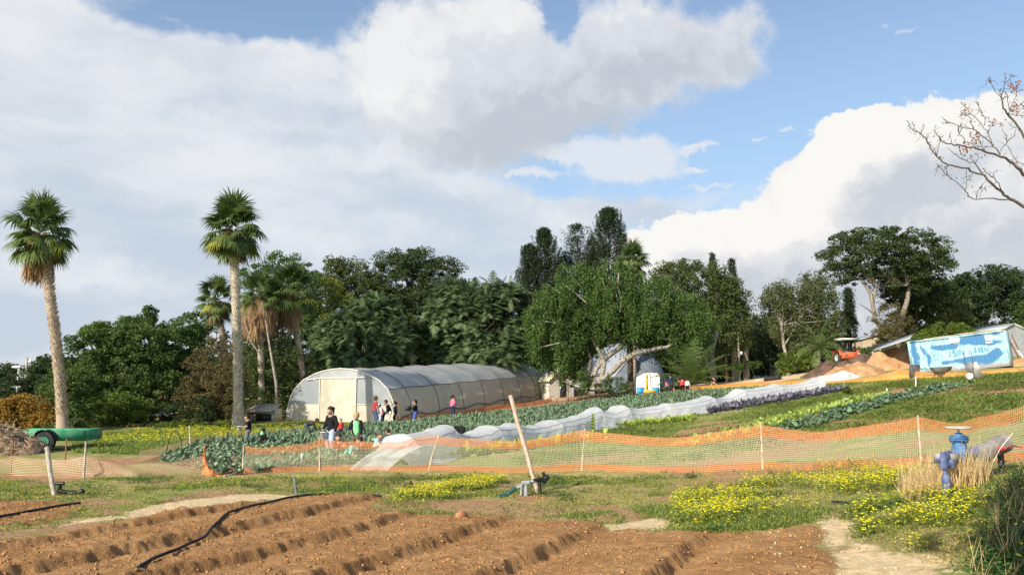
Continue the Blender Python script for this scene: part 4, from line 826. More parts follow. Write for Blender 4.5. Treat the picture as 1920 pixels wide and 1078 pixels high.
# green trailer and compost heap, left
b = onY(112, 33.8); t = thing('farm_trailer', 'rusty green flatbed trailer with one black tyre beside the compost heap', 'trailer', b, .06)
mat('green_paint', (.03, .22, .10), (.09, .30, .17), scale=3, rough=.6, detail=7); m = M(); m.box((-.1, 0, .42), (2.9, 1.5, .08)); m.box((-.2, -.78, .60), (3.0, .05, .42)); m.box((-.2, .78, .60), (3.0, .05, .42)); m.box((1.32, 0, .60), (.05, 1.5, .42)); m.build('bed', 'green_paint', t)
m = M(); m.tube([(-.15, -1.05, .36), (-.15, -.84, .36)], .40, 20); w = m.build('tyre', 'rubber', t); m = M(); m.tube([(-.15, -1.08, .36), (-.15, -1.0, .36)], [.22, .22], 14); m.build('rim', 'green_paint', w)
m = M(); a = np.linspace(.1, math.pi-.1, 10); V = np.array([[(-.15+.46*math.cos(q), y, .40+.46*math.sin(q)) for q in a] for y in (-1.1, -.8)]); m.grid(V); m.build('mudguard', 'rubber', t)
def heap(name, label, cat, c, rx, ry, h, mt, seed=0, rough=.18, kind=None, n_=60, rz=0):
    u = np.linspace(-1.15, 1.15, n_); U, Vv = np.meshgrid(u, u); r = np.hypot(U, Vv); hh = np.clip(1-r**1.7, 0, 1)*h
    x = U*rx*math.cos(rz)-Vv*ry*math.sin(rz); y = U*rx*math.sin(rz)+Vv*ry*math.cos(rz)
    hh = hh*(1+(fbm(x*1.0+seed, y*1.0, 4, seed)-.5)*1.2)+(fbm(x*4+seed, y*4, 3, seed+5)-.5)*rough*(hh > .02); zz = GZ(x+c[0], y+c[1])-c[2]+np.where(r < 1, hh, -.12)
    m = M(); m.grid(np.stack([x, y, zz], -1)); o = m.build(name, mt, None, smooth=True); o.location = tuple(c); tag(o, label, cat); return o
c = onY(-8, 31.5); hp = heap('compost_heap', 'large brown compost heap with pale straw and roots at the left edge', 'heap', c, 2.0, 1.3, 1.15, 'compost', 3, .35)
# straw on the heap
m = M(); n_ = 1800; uu = rng.uniform(-1, 1, (n_, 2)); uu = uu[np.hypot(*uu.T) < .95]; x = uu[:, 0]*2.0; y = uu[:, 1]*1.3; h_ = (1-np.hypot(*uu.T)**1.7)*1.15
m.blades(np.c_[x, y, GZ(x+c[0], y+c[1])-c[2]+h_*1.0-.02], rng.normal(size=(len(x), 3))*np.array([1, 1, .5])+np.array([0, 0, .4]), rng.normal(size=(len(x), 3)), rng.uniform(.1, .35, len(x)), .02, .6, 2, (1, 1, .6), rng.uniform(0, .8, len(x))); mat('straw', (.25, .17, .10), (.62, .48, .30), tint=1); m.build('straw', 'straw', hp)
# far right mounds
heap('soil_mound', 'smaller smooth light brown earth mound below the tractor', 'earth mound', onY(1598, 58), 2.5, 1.6, .95, 'mound_brown', 5, .1)
heap('soil_mound', 'long tan earth bank against the left end of the blue container', 'earth mound', onY(1690, 60.5), 3.3, 1.7, 1.55, 'mound_brown', 8, .12)
heap('dark_soil_mound', 'dark brown mulch heap in front of the tractor', 'earth mound', onY(1600, 63), 4.2, 1.8, 1.15, 'mound_dark', 11, .25)
# tarpaulin pile
heap('tarpaulin_pile', 'crumpled white tarpaulin lying on the grass in front of the earth mounds', 'tarpaulin', onY(1562, 56.5), 1.95, .8, .62, 'tarp_white', 15, .22, n_=46)
heap('tarpaulin_sheet', 'flat tail of white sheet left of the crumpled tarpaulin', 'tarpaulin', onY(1522, 57.5), .8, .45, .2, 'tarp_white', 17, .1, n_=24)
# tractor seen from behind
b = onY(1588, 69); b[2] = P3(1588, 683, 69)[2]; t = thing('tractor', 'orange red tractor with a black cab and pale roof behind the mulch heap', 'tractor', b, .1)
mat('tractor_red', (.62, .09, .03), (.72, .16, .06), scale=5, rough=.45)
m = M(); m.box((0, 0, .75), (1.5, 2.0, .55), taper=.92); m.box((0, 1.2, .9), (.75, 1.4, .6), taper=.9); m.build('body', 'tractor_red', t)
for x in (-.72, .72):
    m = M(); a = np.linspace(0, math.pi, 9); m.grid(np.array([[(x+s_, .65*math.cos(q), .75+.52*math.sin(q)) for q in a] for s_ in (-.22, .22)])); m.build('fender', 'tractor_red', t)
    m = M(); m.tube([(x-.17, 0, .55), (x+.17, 0, .55)], .58, 20); w = m.build('wheel', 'rubber', t); m = M(); m.tube([(x-.19, 0, .55), (x+.19, 0, .55)], .28, 12); m.build('rim', 'wall_white', w)
m = M()
for x in (-.55, .55):
    for y in (-.5, .6): m.box((x, y, 1.5), (.09, .09, 1.15))
m.box((0, -.5, 1.1), (1.1, .08, .12)); m.box((0, -.5, 2.02), (1.2, .08, .1)); m.build('cab', 'black_plastic', t)
m = M(); m.box((0, .05, 2.14), (1.35, 1.4, .14), taper=.94); m.build('cab_roof', 'cream_sheet', t)
m = M(); m.box((0, -.2, 1.1), (.5, .5, .3)); m.build('seat', 'black_plastic', t)
for x in (-.6, .6): m = M(); m.box((x, -1.02, .85), (.16, .05, .14)); m.build('rear_light', 'bucket_white', t)
# ------------------------------------------------------------------ container
YC0, YC1 = 55.0, 51.6
c0 = P3(1711, 703.5, YC0); c1 = P3(1898, 685.5, YC1); cl_ = c1-c0; Lc = np.linalg.norm(cl_); ux = cl_/Lc; uy = np.cross([0, 0, 1.0], ux); uy /= np.linalg.norm(uy); uz = np.cross(ux, uy)
Hc = 2.30; Dc = 2.44; tC = thing('shipping_container', 'weathered shipping container painted in pale and deep blue clouds of colour with faded letters', 'container', c0)
tC.rotation_euler = Matrix([ux, uy, uz]).transposed().to_euler()
# painted side material: pattern in the container's own coordinates
mm = bpy.data.materials.new('container_paint'); mm.use_nodes = True; n = NT(mm.node_tree); n.t.nodes.clear(); p = n.n('ShaderNodeBsdfPrincipled'); oo = n.n('ShaderNodeOutputMaterial'); n.lk(p.outputs[0], oo.inputs[0]); p.inputs['Roughness'].default_value = .5
oc = n.n('ShaderNodeTexCoord').outputs['Object']; wz = n.noise(oc, 1.4, 5, .6, out=1); oc2 = n.v('ADD', oc, n.v('MULTIPLY', n.v('SUBTRACT', wz, (.5, .5, .5)), (.7, 0, .4)))
acc = None
for (u, v_, su, sv2, a) in [(.06, .62, .035, .40, 1.6), (.15, .70, .025, .22, .7), (.19, .38, .03, .24, 1.0), (.33, .72, .10, .09, 1.3), (.45, .70, .07, .08, 1.1), (.62, .82, .09, .12, 1.4), (.72, .84, .07, .16, 1.3), (.85, .70, .10, .07, 1.1), (.90, .92, .07, .08, .7), (.36, .26, .05, .06, 1.1), (.52, .30, .12, .07, 1.0), (.72, .24, .13, .15, 1.7), (.87, .42, .05, .12, 1.5), (.60, .20, .08, .06, .8), (.25, .85, .06, .05, .4)]:
    d = n.v('MULTIPLY', n.v('SUBTRACT', oc2, (u*Lc, 0, v_*Hc)), (1/(su*Lc), 0, 1/(sv2*Hc))); g = n.m('MULTIPLY', n.m('EXPONENT', n.m('MULTIPLY', n.v('DOT_PRODUCT', d, d, out=1), -1)), a); acc = g if acc is None else n.m('ADD', acc, g)
acc = n.m('ADD', acc, n.m('MULTIPLY', n.m('SUBTRACT', n.noise(oc, 5, 5, .6), .5), .35))
cc = n.mix(n.step(n.noise(oc, 2.5, 5), .35, .7), (.36, .52, .54), (.24, .43, .49)); cc = n.mix(n.step(acc, .34, .74), cc, (.045, .18, .36))
sx = n.n('ShaderNodeSeparateXYZ'); n.lk(oc, sx.inputs[0]); base = n.m('ADD', sx.outputs[2], n.m('MULTIPLY', n.noise(oc, 3, 5), .5)); cc = n.mix(n.step(base, .62, .38), cc, (.33, .30, .31)); cc = n.mix(n.step(n.noise(oc, 9, 6, .7), .66, .74), cc, (.36, .20, .12))
n.put(p.inputs['Base Color'], cc); MATS['container_paint'] = mm
m = M(); per = .272; xs = [0]; x = .08; V = []
xs = [0.0, .10]; ys = [0.0, 0.0]; x = .10
while x+per < Lc-.1:
    for dx, y in ((.07, .0), (.105, .035), (.205, .035), (.24, 0)): xs.append(x+dx); ys.append(y)
    x += per
xs.append(Lc); ys.append(0)
m.grid(np.array([[(a, b_+.04, z) for a, b_ in zip(xs, ys)] for z in (.12, Hc-.10)])); m.build('corrugated_side', 'container_paint', tC)
m = M()
for z in (.05, Hc-.05): m.box((Lc/2, .05, z), (Lc-.2, .10, .12))
for x in (.06, Lc-.06): m.box((x, .06, Hc/2), (.13, .13, Hc-.004))
m.box((.05, Dc/2+.06, Hc/2), (.06, Dc-.12, Hc-.12)); m.box((Lc-.05, Dc/2+.06, Hc/2), (.06, Dc-.12, Hc-.12)); m.build('frame', 'container_paint', tC)
m = M(); m.box((Lc/2, Dc/2+.05, Hc-.03), (Lc-.14, Dc-.1, .05)); m.box((Lc/2, Dc, Hc/2), (Lc-.14, .06, Hc-.1)); m.build('roof', 'steel', tC)
mat('lettering', (.06, .24, .38), (.10, .34, .48), scale=9, rough=.7, lo=.45, hi=.55); mat('paper_white', (.84, .86, .86), rough=.7)
# worn letters painted across the ribs: a round emblem, then letter remains
def strokes(m, x, z, h, segs, w=.035):
    for (a, b_, c_, d_) in segs:
        p0 = np.array([x+a*h*.62, 0, z+b_*h]); p1 = np.array([x+c_*h*.62, 0, z+d_*h]); dv = p1-p0; q = np.array([-dv[2], 0, dv[0]]); q = q/(np.linalg.norm(q)+1e-9)*w/2
        m.add([p0-q+[0, .028, 0], p1-q+[0, .028, 0], p1+q+[0, .028, 0], p0+q+[0, .028, 0]], [(0, 1, 2, 3)])
LT = {'C': [(1, 1, .3, 1), (.3, 1, 0, .7), (0, .7, 0, .3), (0, .3, .3, 0), (.3, 0, 1, 0)], 'G': [(1, 1, .3, 1), (.3, 1, 0, .6), (0, .6, .1, .15), (.1, .15, .6, 0), (.6, 0, 1, .2), (1, .2, 1, .5), (1, .5, .6, .5)], 'H': [(0, 0, 0, 1), (1, 0, 1, 1), (0, .5, 1, .5)], 'A': [(0, 0, .5, 1), (.5, 1, 1, 0), (.25, .4, .75, .4)], 'N': [(0, 0, 0, 1), (0, 1, 1, 0), (1, 0, 1, 1)], 'J': [(.8, 1, .8, .2), (.8, .2, .4, 0), (.4, 0, 0, .2)], 'I': [(.4, 0, .4, 1)], 'S': [(1, 1, .2, 1), (.2, 1, 0, .75), (0, .75, 1, .3), (1, .3, .8, 0), (.8, 0, 0, 0)]}
m = M()
for ch, u in [('J', .39), ('S', .45), ('I', .485), ('N', .52), ('I', .60)]: strokes(m, u*Lc, Hc*.43, .36, [s_ for k, s_ in enumerate(LT[ch]) if k != 2 or ch in 'SN'], .05)
for ch, u in [('I', .66), ('I', .70), ('I', .725)]: strokes(m, u*Lc, Hc*.46, .36, LT[ch], .10)
for ch, u in [('N', .765), ('I', .80)]: strokes(m, u*Lc, Hc*.47, .26, LT[ch], .04)
m.build('lettering', 'lettering', tC)
m = M()
for k in range(20):
    if k % 5 == 3: continue
    a0, a1 = k*math.pi/10, (k+.75)*math.pi/10; r_ = .30
    for cx_, cz in ((Lc*.26, Hc*.50),): strokes(m, cx_, cz, 1, [(r_*math.cos(a0)*1.3, r_*math.sin(a0), r_*math.cos(a1)*1.3, r_*math.sin(a1))], .035)
strokes(m, Lc*.26-.02, Hc*.50-.45, 1, [(0, 0, 0, .6), (-.12, .5, .14, .53)], .03); m.build('round_emblem', 'lettering', tC)
m = M(); m.box((Lc*.49, .025, Hc*.875), (.56, .02, .36)); m.build('white_poster', 'paper_white', tC)
m = M()
for i, (u, v_) in enumerate([(.80, .78), (.825, .78), (.845, .78), (.80, .71), (.825, .71), (.845, .71), (.80, .85), (.84, .85), (.865, .83), (.885, .82), (.905, .83), (.925, .82)]): m.box((u*Lc, .03, v_*Hc), (.11, .012, .11))
m.build('white_marks', 'paper_white', tC)
m = M()
for k in range(6): m.box((Lc*(.30+k*.115), .35+rng.uniform(-.2, .3), Hc+.06+k*.012), (1.6, .16, .05), rz=rng.normal()*.04)
o = m.build('roof_planks', 'wood', None); o.matrix_world = tC.matrix_basis.copy(); tag(o, 'weathered planks lying along the top edge of the container', 'planks')
t = thing('canopy', 'lean-to roof of grey sheets and battens left of the container', 'canopy', onY(1676, 60)); b = np.array(t.location); m = M()
q = [P3(1706, 636, 55.5)-b, P3(1636, 659, 61)-b, P3(1650, 646, 66)-b, P3(1712, 627, 60)-b]; q = np.array(q); m.add(np.vstack([q, q+[0, 0, .03]]), [(0, 1, 2, 3), (7, 6, 5, 4), (0, 4, 5, 1), (1, 5, 6, 2), (2, 6, 7, 3), (3, 7, 4, 0)]); m.build('sheet', 'tin_grey', t)
for e in (1, 2): m = M(); m.tube([q[e], [q[e][0], q[e][1], z1(q[e][0]+b[0], q[e][1]+b[1])-b[2]-.2]], .06, 6); m.build('post', 'wood_grey', t)
# leaning boards at the right end of the container
t = thing('leaning_poles', 'poles and boards leaning on the right end of the container', 'poles', onY(1906, 54.5)); m = M(); m.tube([(-.2, 0, 2.0), (.45, -.2, 0)], .04, 6); m.tube([(-.25, .2, 1.6), (.3, .1, .3), (.4, .1, .1)], .05, 6); m.build('pole', 'rust', t); m = M(); m.tube([(-.05, -.3, .9), (.35, -.4, .2)], .06, 6); m.build('white_pole', 'bucket_white', t)
heap('rubble_heap', 'low heap of orange earth and pale rubble at the right end of the container', 'heap', onY(1912, 53), 1.7, .8, .45, 'mound_brown', 19, .25, n_=30)
# ------------------------------------------------------------------ booth, bench, far walls
b = onY(1213, 76); t = thing('play_booth', 'white and blue rounded plastic booth with an orange stripe beside the children', 'booth', b); w_ = 1.05
def rrect(w, h, r, n_=6):
    pts = []
    for cx_, cz, a0 in ((w-r, h-r, 0), (-w+r, h-r, math.pi/2)): pts += [(cx_+r*math.cos(a0+k/n_*math.pi/2), cz+r*math.sin(a0+k/n_*math.pi/2)) for k in range(n_+1)]
    return [(w, 0)]+pts+[(-w, 0)]
pr_ = rrect(1.08, 2.0, .35); mat('booth_blue', (.03, .33, .68), rough=.4)
m = M(); V = np.array([[(x, y, z) for x, z in pr_ ] for y in (-.8, .8)]); m.grid(V); m.add([(x, -.8, z) for x, z in pr_], [tuple(range(len(pr_)))]); m.add([(x, .8, z) for x, z in pr_], [tuple(range(len(pr_)-1, -1, -1))]); m.build('shell', 'bucket_white', t)
for x in (-.72, .66): m = M(); m.box((x, -.83, .34), (.68, .06, .66)); m.build('blue_panel', 'booth_blue', t)
m = M(); m.box((-.16, -.86, .85), (.18, .04, 1.3)); m.box((.1, -.88, .28), (1.1, .05, .3)); m.box((-.12, -.86, 1.7), (.14, .04, .3)); m.build('orange_panel', 'cloth_orange', t)
m = M()
for x in (.16, .22, .9): m.tube([(x, -.84, .7), (x, -.84, 1.95)], .018, 5)
m.build('shell_ribs', 'pipe_white', t)
b = onY(1259, 79.5); t = thing('garden_bench', 'white slatted bench behind the group of children', 'bench', b); m = M(); m.box((-.1, 0, 1.35), (1.1, .06, .08)); m.box((.1, 0, 1.1), (1.2, .06, .08)); m.box((0, -.25, .5), (1.5, .5, .06)); m.build('slats', 'bucket_white', t)
for x in (-.65, .65): m = M(); m.tube([(x, 0, 1.3), (x, -.02, .5), (x, -.25, 0)], .035, 6); m.build('leg', 'bucket_white', t)
# grey garden wall on the right middle
a, c_ = onY(1385, 100), onY(1476, 98); v = c_-a; t = thing('garden_wall', 'long grey board fence behind the utility pole', 'fence', a); m = M(); nb = 34
for i in range(nb):
    q = v*(i+.5)/nb; m.box((q[0], q[1]+(.03 if i % 2 else 0), q[2]+.75), (np.linalg.norm(v)/nb*.94, .05, 1.9+.1*rng.normal()), tint=.1)
m.build('boards', 'concrete', t)
for f_ in (.0, .33, .66, 1): q = v*f_; m = M(); m.box((q[0], q[1]-.12, q[2]+.85), (.14, .14, 2.2)); m.build('post', 'wood_grey', t)
gable('green_roofed_shed', 'low shed with a dull green roof above the grey board fence', 'shed', 1440, 106, 5.5, 3, 1.7, .7, 1.5, 'wall_shade', 'concrete')
# yard wall behind the tractor
a, c_ = onY(1570, 92), onY(1650, 90); v = c_-a; t = thing('yard_wall', 'low green hedge-like wall with a grey gate behind the tractor', 'wall', a); mat('wall_green', (.10, .16, .07), (.16, .22, .10), scale=3); m = M(); m.box((v[0]/2, v[1]/2, .9), (np.linalg.norm(v), .2, 2.6)); m.build('wall', 'wall_green', t)
m = M(); m.box((v[0]*.42, v[1]*.42-.15, 1.1), (.9, .06, 2.2)); m.build('gate', 'tin_grey', t)
for f_ in (.3, .52, .70): m = M(); m.box((v[0]*f_, v[1]*f_-.2, 1.4), (.12, .12, 3.2)); m.build('post', 'concrete', t)
m = M(); m.box((v[0]*.42, v[1]*.42-.2, 2.75), (3.2, .1, .1)); m.build('beam', 'wood_grey', t)
# grey stones lying by the wall
m = M(); 
for i in range(14): m.sphere((rng.uniform(-1.6, 1.6), rng.uniform(-.3, .3), .12), rng.uniform(.14, .26, 3), 7, 5)
o = m.build('stone_row', 'concrete', None); o.location = tuple(onY(1440, 93)); tag(o, 'row of pale stones at the foot of the board fence', 'stones', kind='stuff')
# ------------------------------------------------------------------ poles
def pole(name, label, cat, px, Y, ytop, r, mt, extra=None, pt='pole'):
    b = onY(px, Y); H = P3(px, ytop, Y)[2]-b[2]; t = thing(name, label, cat, b); m = M(); m.tube([(0, 0, -.3), (0, 0, H)], [r*1.15, r*.8], 8); m.build(pt, mt, t); return t, H
t, H = pole('utility_pole', 'grey wooden utility pole with a white insulator at the far left', 'utility pole', 43, 78, 671, .13, 'wood_grey')
m = M(); m.tube([(0, 0, H-.3), (.3, 0, H-.45), (.32, 0, H-.2), (.28, 0, H-.1)], .06, 6); m.sphere((.34, 0, H-.32), .14); m.build('insulator', 'bucket_white', t); m = M(); m.box((-.25, 0, H-.9), (.3, .12, .12)); m.build('bracket', 'bucket_white', t); m = M(); m.box((-.16, -.1, 1.3), (.16, .14, .5)); m.build('meter_box', 'bucket_white', t)
t, H = pole('street_lamp', 'white street lamp with an oval head left of the utility pole', 'street lamp', 28, 76, 689, .065, 'bucket_white')
m = M(); m.sphere((-.15, 0, H+.05), (.52, .22, .13)); m.build('lamp_head', 'bucket_white', t, smooth=True); m = M(); m.tube([(.1, 0, H-.1), (.2, 0, H-.8), (.6, 0, H-1.7), (.75, 0, H-1.7)], .02, 5); m.build('cable', 'bucket_white', t)
a, c_ = onY(3, 74), onY(33, 75); m = M(); m.tube([(0, 0, 1.1), (c_[0]-a[0], 0, 1.1)], .04, 6)
for f_ in (0, .5, 1): m.tube([((c_[0]-a[0])*f_, 0, 0), ((c_[0]-a[0])*f_, 0, 1.1)], .03, 5)
o = m.build('white_railing', 'bucket_white', None); o.location = tuple(a); tag(o, 'low white railing under the street lamp', 'railing')
t, H = pole('electricity_pole', 'thin grey electricity pole with a meter box between two palm trunks', 'utility pole', 1387, 82, 622, .10, 'wood_grey'); m = M(); m.box((.2, -.15, H*.56), (.26, .16, .34)); m.build('meter_box', 'bucket_white', t)
m = M(); m.tube([(0, 0, 3.3), (-1.0, -1, 0)], .02, 5); m.tube([(.6, 0, 2.9), (1.3, -1.5, -.1)], .025, 5); m.build('stay_wire', 'wood_grey', t)
t, H = pole('red_post', 'short salmon red post right of the bungalow', 'post', 1363, 98, 669, .09, 'cloth_salmon')
# pergola poles near the young palm
t = thing('pergola', 'thin pale frame of posts and beams behind the spiky young palm', 'frame', onY(1302, 82)); m = M()
for x in (-1.3, .2, 1.2): m.tube([(x, 0, 0), (x, 0, 2.3)], .05, 6)
m.tube([(-1.4, 0, 2.3), (1.3, 0, 2.35)], .05, 6); m.build('frame_pole', 'pipe_white', t)
# black planter crates
for i in range(6):
    b = onY(1436+i*5.2, 66.3-.05*i); t = thing('black_crate', ['left end', 'second from the left', 'third from the left', 'fourth from the left', 'fifth from the left', 'right end'][i]+' black plastic crate in the row on the path', 'crate', b, .05, 'black crates in a row on the path'); m = M()
    for s_ in (-1, 1): m.box((0, s_*.13, .17), (.22, .02, .33)); m.box((s_*.1, 0, .17), (.02, .24, .33))
    m.box((0, 0, .02), (.22, .26, .03)); m.build('crate_shell', 'rubber', t)
b = onY(1422, 69); m = M(); m.sphere((0, 0, .06), (.22, .12, .07)); o = m.build('white_bag', 'bucket_white', None, smooth=True); o.location = tuple(b); tag(o, 'small white bag lying at the edge of the path', 'bag')
# ------------------------------------------------------------------ crops
def rosette(n, Ls, w, e0, e1, droop, segs=3, h0=.0, prof=(.35, 1, 1.05, .75, .25), fold=.25, t0=.2, t1=.7, stem=0, heads=False):
    m = M(); i = np.arange(n); a = i*2.39996+rng.uniform(-.3, .3, n); f = (i+.5)/n; e = np.radians(e0+(e1-e0)*f)+rng.normal(size=n)*.12
    d = np.c_[np.cos(a)*np.cos(e), np.sin(a)*np.cos(e), np.sin(e)]; s_ = np.c_[-np.sin(a), np.cos(a), np.zeros(n)]+rng.normal(size=(n, 3))*.2
    base = np.c_[np.cos(a)*.03, np.sin(a)*.03, h0+stem*(1-f)]
    m.blades(base, d, s_, Ls*rng.uniform(.75, 1.2, n)*(.6+.4*f), w*rng.uniform(.8, 1.2, n)*(.7+.3*f), droop*rng.uniform(.6, 1.4, n), segs, prof, np.clip(rng.uniform(t0, t1, n), 0, .9), fold=fold)
    if heads: m.sphere((0, 0, h0+stem+.10), (.10, .10, .07), 8, 5, tint=1.0)
    return m
def meshof(m, name, mt):
    o = m.build(name, mt); me = o.data; bpy.data.objects.remove(o); return me
def in_poly(x, y, poly): return sdpoly(np.asarray(x, float), np.asarray(y, float), poly)
def stuff_merge(name, protos, P, S, A, mt, label, cat, kind='stuff'):
    m = M()
    for k, pm in enumerate(protos):
        V = np.concatenate(pm.v); Fq = np.concatenate(pm.f[(4, 0)]); Tt = np.concatenate(pm.t); idx = np.arange(len(P))[np.arange(len(P)) % len(protos) == k]
        if not len(idx): continue
        ca, sa = np.cos(A[idx])[:, None], np.sin(A[idx])[:, None]; s_ = S[idx][:, None]
        X = (V[None, :, 0]*ca-V[None, :, 1]*sa)*s_+P[idx][:, :1]; Y2 = (V[None, :, 0]*sa+V[None, :, 1]*ca)*s_+P[idx][:, 1:2]; Zz = V[None, :, 2]*s_+P[idx][:, 2:3]
        v = np.stack([X, Y2, Zz], -1).reshape(-1, 3); f = (np.arange(len(idx))[:, None, None]*len(V)+Fq[None]).reshape(-1, 4); m.add(v, f, np.tile(Tt, len(idx)))
    o = m.build(name, mt); return tag(o, label, cat, kind=kind)
# direction of the crop rows = direction of the fleece tunnel
TUN = [G(a, b) for a, b in [(728, 873), (800, 862), (880, 846), (1010, 824), (1100, 808), (1175, 795), (1260, 783), (1340, 768), (1430, 750), (1530, 731)]]
TUN = np.array(TUN); TD = (TUN[7]-TUN[1])[:2]; TD /= np.linalg.norm(TD); TN_ = np.array([-TD[1], TD[0]])
def rowgrid(poly, dr, dc, jit=.12):
    P = np.array(poly); a = P@TD; b = P@TN_; A_, B_2 = np.meshgrid(np.arange(a.min(), a.max(), dr), np.arange(b.min(), b.max(), dc)); A_ = A_+rng.uniform(-.2, .2, A_.shape)
    x = (A_*TD[0]+B_2*TN_[0]).ravel()+rng.normal(size=A_.size)*jit*dr; y = (A_*TD[1]+B_2*TN_[1]).ravel()+rng.normal(size=A_.size)*jit*dr
    ok = in_poly(x, y, poly) > 0; return x[ok], y[ok]
CROPA = gp([(296, 866), (372, 836), (455, 825), (560, 812), (700, 798), (860, 782), (1050, 762), (1200, 742), (1340, 735), (1480, 727), (1505, 730), (1330, 752), (1100, 790), (1000, 806), (880, 812), (760, 838), (668, 872), (560, 884), (440, 893)])
x, y = rowgrid(CROPA, .38, .56); 
def visible(x, y): return (np.abs(x/y) < .70)
dist = np.hypot(x, y); o_ = np.argsort(dist); x, y = x[o_], y[o_]; thin = (fbm(x*.5, y*.5, 2, 91) > .28) | (y > 36); x, y = x[thin], y[thin]
PR = [rosette(20, .33, .13, 5, 84, 1.3, heads=(k % 2 == 0), h0=.03, stem=.05) for k in range(5)]
MEc = [meshof(q, 'cauliflower_leaves', 'cauli') for q in PR]
NI = 290; hgt = rng.uniform(.7, 1.12, len(x)); ang = rng.uniform(0, 6.28, len(x)); zz = GZ(x, y)
for i in range(min(NI, len(x))):
    o = bpy.data.objects.new('cauliflower_plant', MEc[i % 5]); COL.objects.link(o); o.location = (x[i], y[i], zz[i]); o.rotation_euler = (0, 0, ang[i]); o.scale = (hgt[i],)*3
    tag(o, 'blue green cauliflower plant in the front rows behind the net fence', 'cauliflower', 'cauliflower plants in the front of the crop field')
PR2 = [rosette(16, .35, .15, 5, 84, 1.3, heads=(k == 2), h0=.03, stem=.05) for k in range(6)]
if len(x) > NI: stuff_merge('cauliflower_field', PR2, np.c_[x, y, zz][NI:], hgt[NI:]*1.08, ang[NI:], 'cauli_far', 'wide blue green field of cauliflower rows running back past the greenhouse', 'crop field')
print('cauliflowers', len(x))
def rowplants(pts, n, name, label, cat, group, protos, mt, sc=(.8, 1.2), wid=.25, rows=1, dens=None):
    pts = np.array(pts); s = np.r_[0, np.cumsum(np.linalg.norm(np.diff(pts[:, :2], axis=0), axis=1))]; u = np.sort(rng.uniform(0, s[-1], n)) if rows == 0 else np.linspace(0, s[-1], n)
    X = np.interp(u, s, pts[:, 0]); Yy = np.interp(u, s, pts[:, 1]); d = np.gradient(np.c_[X, Yy], axis=0); d /= np.linalg.norm(d, axis=1)[:, None]; nn = np.c_[-d[:, 1], d[:, 0]]
    k = (np.arange(n) % max(rows, 1)-(max(rows, 1)-1)/2)*wid*1.4; X = X+nn[:, 0]*(k+rng.normal(size=n)*wid*.3); Yy = Yy+nn[:, 1]*(k+rng.normal(size=n)*wid*.3)
    zq = GZ(X, Yy)
    for i in range(n):
        o = bpy.data.objects.new(name, protos[i % len(protos)]); COL.objects.link(o); o.location = (X[i], Yy[i], zq[i]); o.rotation_euler = (0, 0, rng.uniform(0, 6.28)); o.scale = (rng.uniform(*sc),)*3
        tag(o, label, cat, group)
MEl = [meshof(rosette(16, .30, .17, 15, 85, 1.0, 3, .02, (.5, 1, 1.1, .9, .4), t0=.2, t1=.95), 'lettuce_leaves', 'lettuce') for k in range(3)]
MEk = [meshof(rosette(15, .42, .26, 6, 75, 1.3, 3, .03, (.4, 1, 1.1, .9, .35), t0=.1, t1=.9), 'cabbage_leaves', 'kale') for k in range(3)]
MEr = [meshof(rosette(15, .40, .24, 8, 80, 1.1, 3, .03, (.4, 1, 1.1, .9, .35), t0=.1, t1=.9), 'red_cabbage_leaves', 'redcab') for k in range(3)]
rowplants([G(a, b) for a, b in [(1320, 775), (1400, 763), (1480, 748), (1585, 731)]], 120, 'red_cabbage', 'purple red cabbage in the dense row beside the fleece tunnel', 'red cabbage', 'red cabbages in one row', MEr, 'redcab', (.65, 1.05), .38, 3)
rowplants([G(a, b) for a, b in [(1150, 802), (1215, 795), (1300, 786)]], 34, 'lettuce', 'yellow green lettuce in the row hugging the middle of the fleece tunnel', 'lettuce', 'lettuces beside the tunnel', MEl, 'lettuce', (.9, 1.3), .3, 2)
rowplants([G(a, b) for a, b in [(1262, 775), (1290, 772), (1332, 768)]], 14, 'lettuce', 'yellow green lettuce at the near end of the red cabbage row', 'lettuce', 'lettuces next to the red cabbages', MEl, 'lettuce', (.8, 1.2), .3, 2)
rowplants([G(a, b) for a, b in [(740, 872), (860, 858), (950, 846), (1060, 832), (1130, 822)]], 40, 'lettuce', 'bushy yellow lettuce in the thin row between the net fence and the tunnel', 'lettuce', 'lettuces between fence and tunnel', MEl, 'lettuce', (1.0, 1.7), .3, 1)
rowplants([G(a, b) for a, b in [(1285, 838), (1380, 815), (1470, 790), (1560, 765), (1640, 745)]], 110, 'lettuce', 'yellow green lettuce in the long row left of the dark cabbage row', 'lettuce', 'lettuces in the long right row', MEl, 'lettuce', (.7, 1.15), .4, 3)
rowplants([G(a, b) for a, b in [(1440, 812), (1520, 795), (1600, 772), (1680, 750), (1790, 722)]], 130, 'cabbage', 'dark green broad leaved cabbage in the long row running up to the wheelbarrows', 'cabbage', 'cabbages in the long right row', MEk, 'kale', (.55, 1.0), .45, 3)
